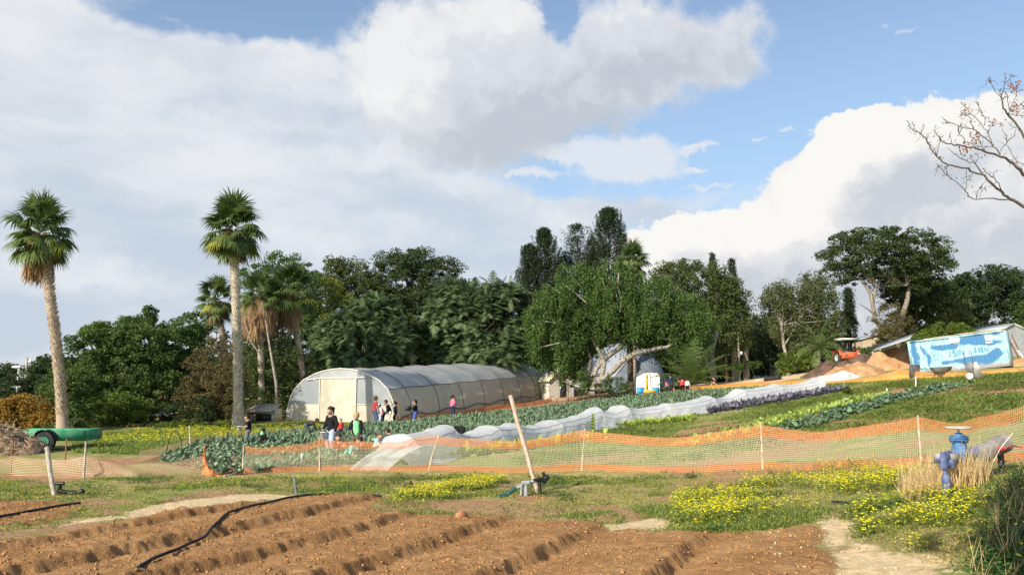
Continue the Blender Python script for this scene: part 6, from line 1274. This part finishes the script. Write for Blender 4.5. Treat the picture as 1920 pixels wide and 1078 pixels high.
b, H = at_px(1038, 744, 722); person(b, H, Rt, 'stand', 'charcoal', 'rose', label='child in dark clothes at the corner of the greenhouse')
b, H = at_px(1046, 743, 721); person(b, H, Tow, 'stand', 'black', 'black', vest='white', cap='white', label='child in a white vest between dark and orange clad children')
b, H = at_px(1058, 744, 721); person(b, H, Aw, 'stand', 'red', 'black', vest='orange', label='child in an orange vest over red beside the white shed')
for (px, head, top_, leg_, kw, lb) in [(1234, 713, 'navy', 'jeans', {}, 'child in navy at the left end of the group beside the play booth'), (1241, 712, 'sky', 'jeans', dict(hood='white'), 'child in a light blue jacket with a pale hood beside the play booth'), (1251, 714, 'pink', 'black', {}, 'child in pink between the light blue jacket and the tall adult'),
     (1268, 713, 'palepink', 'charcoal', dict(hairstyle='long'), 'child in pale pink right of the tall adult'), (1274, 711, 'charcoal', 'black', {}, 'child in dark clothes between pale pink and red'), (1280, 709, 'red', 'black', dict(hairstyle='bun'), 'child in a bright red jacket with back turned in the group'), (1289, 711, 'white', 'black', {}, 'child in a white top at the right end of the group')]:
    b, H = at_px(px, 735, head); person(b, H, Aw+rng.uniform(-.6, .6), 'stand', top_, leg_, label=lb, group='children gathered beside the play booth', **kw)
b, H = at_px(1258, 737, 702); person(b, H, Aw, 'stand', 'navy', 'navy', kid=False, label='tall adult in navy with back turned among the children by the booth')
b = G(1342, 725); person(b, 1.45, Lf+.3, 'sit', 'charcoal', 'salmon', label='person in a dark jacket sitting on the ground reading right of the children', look=.5, hairstyle='long')
# plastic things by the group
bucket(G(1009, 828), 'black bucket standing in front of the fleece tunnel behind the leaning pole', 'black_plastic', .19, .22)
for (px, py, lb) in [(1184, 790, 'small black crate at the foot of the middle of the fleece tunnel'), (1332, 770, 'small black crate at the near end of the red cabbages')]:
    t = thing('black_box', lb, 'crate', G(px, py)); m = M()
    for s_ in (-1, 1): m.box((0, s_*.2, .14), (.42, .02, .28)); m.box((s_*.2, 0, .14), (.02, .38, .28))
    m.box((0, 0, .02), (.4, .38, .02)); m.build('box_shell', 'black_plastic', t)
# ------------------------------------------------------------------ irrigation hose, posts, pipe fittings
def SZ(x, y):                            # ground with furrows, as built
    x = np.atleast_1d(np.asarray(x, float)); y = np.atleast_1d(np.asarray(y, float))
    b = fbm(x*.8, y*.8, 4, 3)-.5; so_ = np.maximum(np.clip((sdpoly(x, y, SOIL)+b*.9)/.3+.5, 0, 1), np.clip((sdpoly(x, y, SOIL2)+b*.9)/.3+.5, 0, 1)); e = np.clip(sdpoly(x, y, SOIL)/1.2, 0, 1)
    return Z(x, y)+so_*(furrow(x, y)*(.35+.65*e)+(fbm(x*3.5, y*3.5, 4, 61)-.5)*.07)+(1-so_)*(fbm(x*.5, y*.5, 3, 81)-.5)*.10
def hose(pts, r, label, name='irrigation_hose'):
    P = np.array([G(a, b) for a, b in pts]); s = np.r_[0, np.cumsum(np.linalg.norm(np.diff(P[:, :2], axis=0), axis=1))]; n_ = int(s[-1]/.12); u = np.linspace(0, s[-1], n_)
    q = np.c_[np.interp(u, s, P[:, 0]), np.interp(u, s, P[:, 1])]
    for _ in range(14): q[1:-1] = (q[:-2]+q[1:-1]*2+q[2:])/4
    z = SZ(q[:, 0], q[:, 1]); zs = np.array([z[max(0, i-3):i+4].max() for i in range(len(z))]); 
    for _ in range(4): zs[1:-1] = (zs[:-2]+zs[1:-1]*2+zs[2:])/4
    m = M(); m.tube(np.c_[q, zs+r*.9], r, 8); o = m.build(name, 'rubber', None, smooth=True); return tag(o, label, 'hose')
hose([(258, 1090), (300, 1066), (330, 1050), (360, 1032), (390, 1012), (410, 995), (425, 977), (440, 970), (490, 952), (540, 938), (560, 934), (600, 929), (650, 927), (715, 934)], .026, 'long black irrigation hose winding over the tilled soil in the foreground')
hose([(-40, 982), (0, 976), (60, 962), (110, 953), (150, 948)], .028, 'short black hose across the small tilled patch at the left edge')
hose([(1560, 945), (1610, 946), (1660, 952)], .02, 'thin dark pipe half buried in the weeds below the yellow flowers')
def postthing(name, label, px, py, top_px, top_py, r, mt, rings=10):
    b = G(px, py); e = P3(top_px, top_py, b[1]+.15); m = M(); n_ = 12; f = np.linspace(-.08, 1, n_)[:, None]; P = b*(1-f)+e*f; P[1:-1] += rng.normal(size=(n_-2, 3))*r*.12
    m.tube(P-b, r*(1+rng.normal(size=n_)*.05), 9); o = m.build(name, mt, None, smooth=True); o.location = tuple(b); return tag(o, label, 'post')
mat('wood_pink', (.46, .33, .24), (.62, .48, .37), scale=14, bump=.004, bscale=60)
postthing('leaning_pole', 'long round wooden pole leaning left in the middle foreground', 1009, 926, 957, 741, .055, 'wood_pink')
postthing('wooden_stake', 'old round wooden stake standing in front of the worn net at left', 101, 929, 88, 838, .055, 'wood_grey')
mat('post_grey', (.10, .12, .10), (.17, .19, .16), scale=9); postthing('plastic_stake', 'short thin dark grey stake beside the irrigation hose', 557, 933, 551, 893, .035, 'post_grey')
for (px, py, tp, lb) in [(750, 792, 744, 'thin rusty stake between the black clad girl and the blue trousers'), (560, 812, 781, 'thin black stake at the right of the meadow behind the hoops'), (357, 842, 798, 'thin pale stake on the meadow behind the far left hoop')]:
    postthing('thin_stake', lb, px, py, px-2, tp, .028, 'rust' if px == 750 else 'post_grey' if px == 560 else 'wood')
for (px, py, tp, lb) in [(1717, 726, 706, 'white cane with no leaves left of the wheelbarrows'), (1663, 744, 728, 'white cane standing at the upper edge of the dark cabbage row'), (1384, 818, 797, 'short dark peg in the lettuces by the net fence'), (1587, 758, 747, 'white cane carrying a small leafy seedling'), (1544, 716, 704, 'white cane in front of the crumpled tarpaulin')]:
    o = postthing('cane', lb, px, py, px, tp, .03, 'bucket_white' if px != 1384 else 'black_plastic')
b = G(1587, 758); bush('small leafy seedling on top of a white cane', [(b[0], b[1], b[2]+.62, .35, .3, .22)], 'leaf_shrub', 14, 30, .14, .09, name='seedling', cat='seedling', trunk=False)
mat('teal', (.015, .07, .075), (.04, .13, .12), scale=12, rough=.5); mat('pvc_grey', (.26, .27, .28), (.36, .37, .37), scale=9, rough=.5)
t = thing('valve_cluster', 'tangle of grey and teal irrigation pipe fittings at the foot of the leaning pole', 'pipe fittings', G(980, 934)); m = M()
m.tube([(-.55, -.05, .06), (-.35, 0, .10), (-.15, .12, .22)], .05, 8); m.build('teal_pipe', 'teal', t, smooth=True)
m = M(); m.tube([(-.15, .12, .22), (.05, .2, .30), (.3, .3, .36)], .045, 8); m.tube([(.08, .16, .30), (.08, .14, -.05)], .05, 8); m.tube([(-.02, .15, .33), (.16, .18, .33)], .06, 8); m.tube([(-.02, .12, .3), (-.04, .10, .05)], .03, 6); m.build('grey_pipe', 'pvc_grey', t, smooth=True)
m = M(); m.tube([(.25, .28, .36), (.42, .36, .40), (.56, .42, .33)], .05, 8); m.tube([(.4, .36, .36), (.42, .34, .1)], .04, 7); m.tube([(.52, .4, .36), (.5, .38, .56)], .035, 7); m.sphere((.56, .42, .42), (.09, .07, .08)); m.build('valve', 'black_plastic', t, smooth=True)
m = M(); m.tube([(-.15, -.08, .03), (.2, -.12, .03), (.55, -.1, .02)], .03, 6); m.build('rusty_bar', 'rust', t)
t = thing('valve_cluster', 'low black valve and hose end in the grass right of the wooden stake', 'pipe fittings', G(116, 930)); m = M(); m.tube([(-.1, 0, .05), (-.05, 0, .26)], .05, 8); m.tube([(-.17, 0, .30), (.03, 0, .30)], .045, 8); m.tube([(-.05, 0, .12), (.2, .05, .08), (.45, .08, .06)], .05, 8); m.sphere((.42, .08, .10), .07); m.build('valve', 'black_plastic', t, smooth=True)
t = thing('valve_cluster', 'small black valve lying in the grass left of the yellow flowers', 'pipe fittings', G(766, 916)); m = M(); m.tube([(-.12, 0, .07), (.12, .02, .08)], .06, 8); m.tube([(.05, 0, .08), (.06, 0, .19)], .035, 7); m.sphere((-.07, 0, .10), .06); m.build('valve', 'black_plastic', t, smooth=True)
b = G(1005, 947); 
# the big blue gate valve and grey main pipe at the right
YV = 13.8; vb = P3(1800, 851, YV); mat('blue_paint', (.025, .12, .30), (.09, .22, .42), scale=7, rough=.5, detail=7); mat('blue_dull', (.07, .10, .21), (.15, .18, .31), scale=10, rough=.7, detail=7); mat('wheel_grey', (.36, .36, .30), (.52, .50, .43), scale=14, rough=.6); mat('asbestos', (.20, .18, .165), (.32, .29, .27), scale=5, rough=.8, detail=7)
t = thing('gate_valve', 'bright blue gate valve with a grey handwheel at the right end of the fence', 'gate valve', vb)
m = M(); m.tube([(0, 0, -.05), (0, 0, .10), (0, 0, .22)], [.125, .12, .10], 16); m.sphere((0, 0, .0), (.14, .12, .12)); m.tube([(0, 0, .28), (0, 0, .33), (0, 0, .36)], [.09, .07, .035], 12); m.build('body', 'blue_paint', t, smooth=True)
m = M(); m.tube([(0, 0, .225), (0, 0, .255)], .155, 16); m.tube([(0, 0, .262), (0, 0, .29)], .145, 16); m.build('flange', 'blue_paint', t)
for k in range(6): a = k*math.pi/3+.3; m = M(); m.tube([(.13*math.cos(a), .13*math.sin(a), .19), (.13*math.cos(a), .13*math.sin(a), .31)], .014, 6); m.build('bolt', 'steel_dark', t)
m = M(); m.tube([(0, 0, .34), (0, 0, .45)], .018, 7); m.build('stem', 'steel_dark', t)
m = M(); m.tube([(.195*math.cos(a), .195*math.sin(a), .44) for a in np.linspace(0, 2*math.pi, 29)], .018, 7, cap=False)
for k in range(4): a = k*math.pi/2+.4; m.tube([(0, 0, .44), (.1*math.cos(a+.2), .1*math.sin(a+.2), .445), (.19*math.cos(a), .19*math.sin(a), .44)], .014, 6)
m.build('handwheel', 'wheel_grey', t, smooth=True)
m = M(); m.tube([(-.26, -.02, -.04), (-.12, 0, -.02), (.1, 0, .02), (.26, 0, .03)], .09, 12); m.build('pipe_stub', 'blue_dull', t, smooth=True)
m = M(); m.tube([(0, 0, -.1), (-.02, 0, -1.1)], .08, 12); m.build('riser_pipe', 'blue_dull', t, smooth=True)
t = thing('water_main', 'thick grey pipe with a steel flange slanting away right of the blue gate valve', 'pipe', vb+[.30, 0, .0]); m = M(); m.tube([(0, 0, -.02), (.25, .1, .06), (.62, .25, .17)], [.13, .15, .155], 18); m.build('pipe', 'asbestos', t, smooth=True)
m = M(); m.tube([(-.03, -.01, -.03), (.03, .015, -.01)], .175, 18); m.tube([(.10, .04, .01), (.14, .055, .025)], .165, 18); m.build('flange', 'steel', t)
m = M(); m.tube([(.3, -.1, .02), (.62, .1, .14), (.85, .15, .10)], .012, 5); m.tube([(.28, -.1, .1), (.36, -.14, .12)], .03, 6); m.build('cable', 'cloth_red', t)
m = M(); m.tube([(.15, -.1, -.2), (.3, -.14, .1), (.52, -.16, .36)], .008, 5); m.build('wire', 'pipe_white', t)
m = M(); m.tube([(.5, .2, .1), (.52, .2, -1.2)], .05, 7); m.build('support', 'steel_dark', t)
YW = 12.9; vb2 = P3(1776, 930, YW); t = thing('blue_standpipe', 'dull blue standpipe with two knobbly valves in the dry grass left of the gate valve', 'standpipe', vb2)
m = M(); m.tube([(0, 0, -.15), (0, 0, .05), (0, 0, .22), (0, 0, .3), (0, 0, .34)], [.055, .055, .065, .065, .03], 12); m.build('lower_valve', 'blue_dull', t, smooth=True)
m = M(); m.tube([(0, .02, .33), (0, .02, .45)], .03, 10); m.tube([(-.01, .02, .42), (-.01, .02, .48), (-.01, .02, .62), (-.01, .02, .68)], [.06, .07, .055, .03], 12); m.tube([(.0, .02, .50), (.11, .03, .48)], .05, 10); m.sphere((.12, .03, .49), (.05, .05, .08)); m.tube([(-.12, .02, .55), (-.02, .02, .55)], .03, 8); m.build('upper_valve', 'blue_dull', t, smooth=True)
m = M(); m.tube([(.05, .05, .60), (.35, .5, .62), (.45, .85, .55)], .035, 8); m.build('elbow_pipe', 'blue_dull', t, smooth=True)
m = M(); m.box((.22, .35, .55), (.35, .2, .16), rz=.3); o = m.build('stone_block', 'concrete', None); o.location = tuple(vb2); tag(o, 'pale stone block between the blue standpipe and gate valve', 'stone')
# ------------------------------------------------------------------ wheelbarrows
def barrow(label, px, py, rz, tilt, mt='steel', frac=1.0, roll=0):
    b = G(px, py); t = thing('wheelbarrow', label, 'wheelbarrow', b, rz); t.rotation_euler = (roll, tilt, rz)
    m = M(); top = [(-.55, -.34), (.50, -.34), (.62, 0), (.50, .34), (-.55, .34)]; botm = [(-.3, -.22), (.22, -.2), (.28, 0), (.22, .2), (-.3, .22)]
    V = [[(x, y, .62+(.06 if x > 0 else 0)) for x, y in top], [(x*.85, y*.85, .48) for x, y in top], [(x, y, .32) for x, y in botm], [(x*.5, y*.5, .31) for x, y in botm]]
    m.grid(np.array(V)[::-1], closed=True); W2 = np.array(V)*np.array([.96, .96, 1])+np.array([0, 0, .025]); m.grid(W2, closed=True); m.build('tray', mt, t)
    for s_ in (-1, 1):
        m = M(); m.tube([(.62, s_*.04, .22), (-.3, s_*.25, .30), (-.85, s_*.27, .52), (-1.15, s_*.28, .62)], .018, 6); m.build('handle', 'steel_dark', t)
        m = M(); m.tube([(-.25, s_*.24, .3), (-.42, s_*.25, 0), (-.2, s_*.24, 0)], .018, 6); m.build('leg', 'steel_dark', t)
    m = M(); m.tube([(.62, -.045, .19), (.62, .045, .19)], .19, 16); w = m.build('wheel', 'rubber', t); m = M(); m.tube([(.62, -.055, .19), (.62, .055, .19)], .08, 10); m.build('rim', 'steel', w)
    return t
barrow('grey wheelbarrow standing side on in front of the container, handles to the left', 1766, 709, -.05, 0, 'steel')
t = barrow('grey wheelbarrow tipped up on its nose with handles in the air, right of the other', 1815, 712, .3, 1.15, 'steel'); t.location.z += .25
t = barrow('wheelbarrow standing upright seen edge on with two thin handles forming a V', 1722, 711, 1.5, 1.35, 'steel_dark'); t.location.z += .3; t.scale = (.9,)*3
t = bucket(G(1816, 713), 'white bucket lying on its side under the tipped wheelbarrow', r=.17, h=.32); t.rotation_euler = (1.5, 0, -.3); t.location.z += .22
# ------------------------------------------------------------------ clods, stones
def clods(n_, poly, smin, smax, mt, name, label, cat):
    P = np.array(poly); x = rng.uniform(P[:, 0].min(), P[:, 0].max(), n_*4); y = rng.uniform(P[:, 1].min(), P[:, 1].max(), n_*4); ok = (sdpoly(x, y, poly) > -.1) & (rng.uniform(size=len(x)) < np.clip(1.2-y/26, .1, 1)); x, y = x[ok][:n_], y[ok][:n_]; N = len(x)
    th_ = np.linspace(0, math.pi, 4); ph = np.linspace(0, 2*math.pi, 5, endpoint=False); S0 = np.stack([np.sin(th_)[:, None]*np.cos(ph), np.sin(th_)[:, None]*np.sin(ph), np.cos(th_)[:, None]*np.ones(5)], -1).reshape(-1, 3)
    sz = smin+(smax-smin)*rng.uniform(size=N)**4; V = S0[None]*(1+rng.uniform(-.35, .35, (N, 20, 1)))*sz[:, None, None]*rng.uniform(.6, 1.3, (N, 1, 3)); V[:, :, 2] *= .75; V += np.stack([x, y, SZ(x, y)+sz*.25], -1)[:, None]
    f = np.array([(i*5+j, i*5+(j+1) % 5, (i+1)*5+(j+1) % 5, (i+1)*5+j) for i in range(3) for j in range(5)])[:, ::-1]; m = M(); m.add(V.reshape(-1, 3), (np.arange(N)[:, None, None]*20+f).reshape(-1, 4), np.repeat(rng.uniform(0, 1, N), 20)); return tag(m.build(name, mt), label, cat, kind='stuff')
mat('clod', (.27, .135, .052), (.43, .24, .105), tint=1, rough=.95, spec=.1)
clods(14000, SOIL, .005, .032, 'clod', 'soil_clods', 'loose clods of red brown earth over the tilled foreground', 'clods')
clods(900, SOIL2, .006, .03, 'clod', 'soil_crumbs', 'loose crumbs of earth on the small tilled patch at left', 'clods')
mat('pebble', (.42, .30, .19), (.60, .48, .34), tint=1, rough=.9, spec=.1)
clods(500, SOIL, .005, .018, 'pebble', 'pale_pebbles', 'pale pebbles scattered through the tilled soil', 'pebbles'); clods(400, SAND, .006, .025, 'pebble', 'sand_pebbles', 'small stones on the sandy patch at the lower right', 'pebbles')
b = G(865, 982); m = M(); m.sphere((0, 0, .06), (.13, .1, .11), 9, 6, rot=R3(.3, .2, .5)); o = m.build('earth_clod', 'soilclod'); o.location = tuple(b+[0, 0, .08]); tag(o, 'large flat sided clod at the upper edge of the tilled soil', 'clod')
# ------------------------------------------------------------------ grass, weeds, flowers
def scatter(n_, poly, dens=None, ymax=None):
    P = np.array(poly); x = rng.uniform(P[:, 0].min(), P[:, 0].max(), n_); y = rng.uniform(P[:, 1].min(), P[:, 1].max(), n_); ok = sdpoly(x, y, poly) > 0
    if dens is not None: ok &= rng.uniform(size=n_) < dens(x, y)
    return x[ok], y[ok]
def soilmask(x, y):
    b = fbm(x*.8, y*.8, 4, 3)-.5
    return np.maximum.reduce([sdpoly(x, y, SOIL)+b*.9, sdpoly(x, y, SOIL2)+b*.9, sdpoly(x, y, SAND)+b*1.2, (sdpoly(x, y, SAND2)+b*.9)-.3*(fbm(x*.7, y*.7, 3, 9) < .42), sdpoly(x, y, SAND3)+b*.8])
def tufts(x, y, per, h, w, mt, name, label, cat='grass', spread=.12, tint=(.1, .8), lean=.6, droop=.9, segs=2, prof=(1, .7, .06), flower=None):
    N = len(x); idx = np.repeat(np.arange(N), per); n2 = len(idx); a = rng.uniform(0, 6.283, n2); s_ = rng.uniform(.5, 1.3, N)[idx]
    bx = x[idx]+rng.normal(size=n2)*spread*s_; by = y[idx]+rng.normal(size=n2)*spread*s_; bz = SZ(bx, by)-.015
    d = np.c_[np.cos(a)*lean, np.sin(a)*lean, np.ones(n2)]+rng.normal(size=(n2, 3))*.15; tn = np.clip(rng.uniform(*tint, N)[idx]+rng.normal(size=n2)*.12, 0, .99)
    m = M(); m.blades(np.c_[bx, by, bz], d, np.c_[-np.sin(a), np.cos(a), np.zeros(n2)], h*s_*rng.uniform(.5, 1.2, n2), w, droop, segs, prof, tn); return tag(m.build(name, mt), label, cat, kind='stuff')
FRONT = gp([(-60, 1000), (-60, 896), (455, 896), (900, 890), (1430, 884), (1728, 876), (1925, 870), (1925, 1000), (1800, 1079), (1400, 1079), (1000, 1010), (400, 980)])
pn = lambda x, y, s, k=.5: fbm(x*k, y*k, 4, s)
near_ok = lambda x, y: (soilmask(x, y) < .02)*(1-.85*np.clip((fbm(x*.55, y*.55, 4, 31)-.53)/.06, 0, 1))
x, y = scatter(90000, FRONT, lambda x, y: near_ok(x, y)*np.clip((pn(x, y, 101, .6)-.36)/.12, .05, 1)*np.clip(1.5-y/34, .4, 1))
tufts(x[:26000], y[:26000], 7, .085, .012, 'grass', 'meadow_grass', 'short yellow green grass and weeds between the soil and the net fence', spread=.07, lean=.9, tint=(.1, .99))
x, y = scatter(60000, FRONT, lambda x, y: near_ok(x, y)*np.clip((pn(x, y, 111, .45)-.52)/.06, 0, 1)); 
tufts(x[:12000], y[:12000], 9, .12, .018, 'grass_green', 'green_weeds', 'greener weed patches in the front meadow', 'weeds', spread=.09, lean=.8)
EDGE = gp([(1050, 985), (1240, 965), (1300, 985), (1420, 995), (1540, 975), (1560, 955), (1300, 940), (1060, 965)]); x, y = scatter(9000, EDGE, lambda x, y: (soilmask(x, y) < .15)*np.clip((pn(x, y, 121, .9)-.42)/.08, 0, 1))
tufts(x, y, 9, .10, .022, 'grass_green', 'edge_weeds', 'bright green weeds along the edge of the tilled soil', 'weeds', spread=.08, lean=.9)
x, y = scatter(40000, FRONT, lambda x, y: near_ok(x, y)*np.clip((pn(x, y, 131, .5)-.50)/.08, 0, 1)); tufts(x[:9000], y[:9000], 6, .10, .010, 'dry', 'dry_grass', 'dry straw coloured grass scattered over the front meadow', spread=.12, lean=1.4)
# field grass behind the fence
x, y = scatter(120000, RFIELD, lambda x, y: np.clip((pn(x, y, 41, .25)-.36)/.1, .08, 1)*(fbm(x*.32, y*.32, 4, 21) < .62)); tufts(x[:15000], y[:15000], 6, .15, .03, 'grass_green', 'field_grass', 'green grass growing over the sloping field behind the fence', spread=.14, lean=.9)
x, y = scatter(60000, MEADOW); tufts(x[:16000], y[:16000], 6, .20, .035, 'grass_green', 'meadow_weeds', 'lush green weeds of the meadow left of the greenhouse', 'weeds', spread=.16, lean=.7)
BANKB = gp([(1080, 742), (1540, 722), (1600, 716), (1925, 698), (1925, 712), (1720, 718), (1560, 728), (1500, 735)]); x, y = scatter(20000, BANKB); tufts(x[:7000], y[:7000], 6, .22, .04, 'grass_green', 'far_weeds', 'taller green weeds along the foot of the far nets', 'weeds', spread=.2, lean=.8)
x, y = scatter(9000, FRONT, lambda x, y: near_ok(x, y)*np.clip((pn(x, y, 191, .9)-.55)/.06, 0, 1)); N = min(len(x), 900); x, y = x[:N], y[:N]
idx = np.repeat(np.arange(N), 16); n3 = len(idx); a = rng.uniform(0, 6.28, n3); px_ = x[idx]+rng.normal(size=n3)*.09; py_ = y[idx]+rng.normal(size=n3)*.09
m = M(); m.blades(np.c_[px_, py_, SZ(px_, py_)+rng.uniform(0, .14, n3)*rng.uniform(.3, 1.4, N)[idx]], np.c_[np.cos(a), np.sin(a), rng.uniform(-.1, .9, n3)], np.c_[-np.sin(a), np.cos(a), np.zeros(n3)]+rng.normal(size=(n3, 3))*.2, rng.uniform(.05, .12, n3), rng.uniform(.015, .035, n3), .8, 2, (.4, 1, .1), np.clip(rng.uniform(.05, .8, N)[idx]+rng.normal(size=n3)*.12, 0, .9)); tag(m.build('broad_weeds', 'weed'), 'taller darker broad leaved weeds dotted over the front meadow', 'weeds', kind='stuff')
x, y = scatter(5000, RFIELD, lambda x, y: np.clip((pn(x, y, 193, .4)-.5)/.06, 0, 1)); N = min(len(x), 1500); x, y = x[:N], y[:N]; idx = np.repeat(np.arange(N), 12); n3 = len(idx); a = rng.uniform(0, 6.28, n3); px_ = x[idx]+rng.normal(size=n3)*.15; py_ = y[idx]+rng.normal(size=n3)*.15
m = M(); m.blades(np.c_[px_, py_, SZ(px_, py_)+rng.uniform(0, .15, n3)], np.c_[np.cos(a), np.sin(a), rng.uniform(-.1, .9, n3)], np.c_[-np.sin(a), np.cos(a), np.zeros(n3)], rng.uniform(.08, .2, n3), rng.uniform(.03, .06, n3), .8, 2, (.4, 1, .1), np.clip(rng.uniform(.05, .8, N)[idx]+rng.normal(size=n3)*.12, 0, .9)); tag(m.build('field_weeds', 'leaf_shrub'), 'darker weeds in clumps over the sloping field behind the fence', 'weeds', kind='stuff')
# yellow flowers: stems, small leaves and petals
def flowers(x, y, h, name, label, r=.02, per=3, stems=True):
    N = len(x); idx = np.repeat(np.arange(N), per); n2 = len(idx); hh_ = h*rng.uniform(.5, 1.25, N)[idx]*rng.uniform(.7, 1.1, n2); fx = x[idx]+rng.normal(size=n2)*.06; fy = y[idx]+rng.normal(size=n2)*.06; fz = SZ(fx, fy)+hh_; m = M()
    for k in range(4):
        a = rng.uniform(0, 6.28, n2)+k*1.57; d = np.c_[np.cos(a), np.sin(a), rng.uniform(-.1, .6, n2)]; m.blades(np.c_[fx, fy, fz], d, np.c_[-np.sin(a), np.cos(a), np.zeros(n2)]+rng.normal(size=(n2, 3))*.3, r*rng.uniform(.8, 1.3, n2), r*.95, .2, 1, (.6, .9), rng.uniform(0, .9, n2))
    tag(m.build(name, 'petal'), label, 'flowers', kind='stuff')
    if stems:
        m = M(); m.blades(np.c_[x[idx], y[idx], SZ(x[idx], y[idx])], np.c_[fx-x[idx], fy-y[idx], hh_], rng.normal(size=(n2, 3)), hh_*1.0, .006, 0, 1, (1, .8), .6)
        i3 = np.repeat(np.arange(N), 7); n3 = len(i3); a = rng.uniform(0, 6.28, n3); zz = rng.uniform(0, .8, n3)*h; m.blades(np.c_[x[i3]+rng.normal(size=n3)*.05, y[i3]+rng.normal(size=n3)*.05, SZ(x[i3], y[i3])+zz], np.c_[np.cos(a), np.sin(a), rng.uniform(-.1, .7, n3)], np.c_[-np.sin(a), np.cos(a), np.zeros(n3)], .07*rng.uniform(.6, 1.4, n3), .022, .8, 2, (.5, 1, .1), np.clip(rng.uniform(.1, .85, n3), 0, .9)); tag(m.build(name.replace('blooms', 'stems'), 'grass_green'), 'green stems and leaves under the '+label, 'weeds', kind='stuff')
FL1 = gp([(1290, 985), (1250, 950), (1330, 905), (1420, 890), (1560, 872), (1650, 872), (1740, 895), (1720, 930), (1600, 960), (1450, 965), (1400, 990)]); x, y = scatter(30000, FL1, lambda x, y: near_ok(x, y)*np.clip((pn(x, y, 141, .9)-.47)/.12, 0, 1)); flowers(x[:1500], y[:1500], .24, 'yellow_blooms', 'dense yellow wild flowers at the right of the front meadow', r=.022)
FL2 = gp([(730, 955), (735, 925), (820, 918), (920, 895), (950, 905), (860, 935), (800, 950)]); x, y = scatter(9000, FL2, lambda x, y: near_ok(x, y)*np.clip((pn(x, y, 151, .9)-.42)/.1, 0, 1)); flowers(x[:750], y[:750], .20, 'yellow_patch_blooms', 'yellow flower patch left of the leaning pole', r=.022)
FL3 = gp([(1540, 1020), (1600, 960), (1720, 930), (1800, 925), (1840, 960), (1780, 1000), (1700, 1060), (1640, 1075), (1560, 1075)]); x, y = scatter(5000, FL3, lambda x, y: near_ok(x, y)*np.clip((pn(x, y, 161, 1.0)-.46)/.1, 0, 1)); flowers(x[:330], y[:330], .20, 'nearest_yellow_blooms', 'larger yellow flowers at the lower right near the sandy patch', r=.026, per=2)
x, y = scatter(30000, MEADOW, lambda x, y: np.clip((pn(x, y, 171, .35)-.46)/.07, 0, 1)); flowers(x[:1400], y[:1400], .26, 'meadow_blooms', 'yellow flowers spread over the meadow left of the greenhouse', r=.035, per=3, stems=False)
x, y = scatter(20000, FRONT, lambda x, y: near_ok(x, y)*np.clip((pn(x, y, 181, .6)-.47)/.1, .08, 1)); flowers(x[:2600], y[:2600], .11, 'scattered_blooms', 'tiny yellow flowers dotted through the front meadow grass', r=.014, per=2, stems=False)
# dry tall grass round the valves
DG = [(P[0], P[1]) for P in (P3(1700, 940, 13.2), P3(1850, 935, 13.0), P3(1840, 900, 14.2), P3(1700, 900, 14.6))]; x, y = scatter(420, DG)
tufts(x, y, 8, .62, .012, 'dry', 'tall_dry_grass', 'tall straw coloured dry grass around the blue standpipe', spread=.06, lean=.35, droop=.35, segs=4, prof=(1, .9, .6, .1), tint=(.3, .9))
# weedy bank in the lower right corner
BK = [(4.55, 7.0), (5.1, 9.2), (6.2, 10.6), (7.3, 12.2), (8.6, 13.6), (13.5, 14.5), (13.5, 6.5)]; x, y = scatter(11000, BK); N = len(x)
idx = np.repeat(np.arange(N), 14); n3 = len(idx); a = rng.uniform(0, 6.28, n3); hb_ = rng.uniform(.15, .55, N)*np.clip(sdpoly(x, y, BK)/.8, .25, 1); zz = rng.uniform(0, 1, n3)**.7*hb_[idx]; px_ = x[idx]+rng.normal(size=n3)*.10; py_ = y[idx]+rng.normal(size=n3)*.10
m = M(); m.blades(np.c_[px_, py_, SZ(px_, py_)+zz], np.c_[np.cos(a), np.sin(a), rng.uniform(-.2, .7, n3)], np.c_[-np.sin(a), np.cos(a), np.zeros(n3)]+rng.normal(size=(n3, 3))*.2, rng.uniform(.05, .13, n3), rng.uniform(.02, .05, n3), .8, 3, (.4, 1, .8, .1), np.clip(rng.uniform(.05, .8, N)[idx]+rng.normal(size=n3)*.12, 0, .9)); tag(m.build('bank_weeds', 'weed'), 'dense dark green broad leaved weeds on the bank in the lower right corner', 'weeds', kind='stuff')
x2, y2 = scatter(1300, BK); tufts(x2, y2, 5, .5, .008, 'dry', 'bank_straw', 'thin dry stalks standing in the green bank', spread=.05, lean=.5, droop=.4, segs=3, prof=(1, .8, .4, .1))
x, y = scatter(220, BK); flowers(x, y, .5, 'bank_blooms', 'few yellow flowers over the dark green bank', r=.024, per=1, stems=False)
# a tree behind the camera throws its shade on the bank
tree('leafy tree standing behind the camera', [(-2.9, -4.2, 11.2, 2.4, 2.2, 1.5), (-4.0, -5.2, 10.8, 1.4, 1.6, 1.3), (-1.5, -3.4, 11.0, 1.7, 1.6, 1.2)], 'leaf_ficus', 150, 60, .55, .26, px=None, Y=-4.2)
print('objects', len(SC.objects), 'polys', sum(len(o.data.polygons) for o in SC.objects if o.type == 'MESH'))
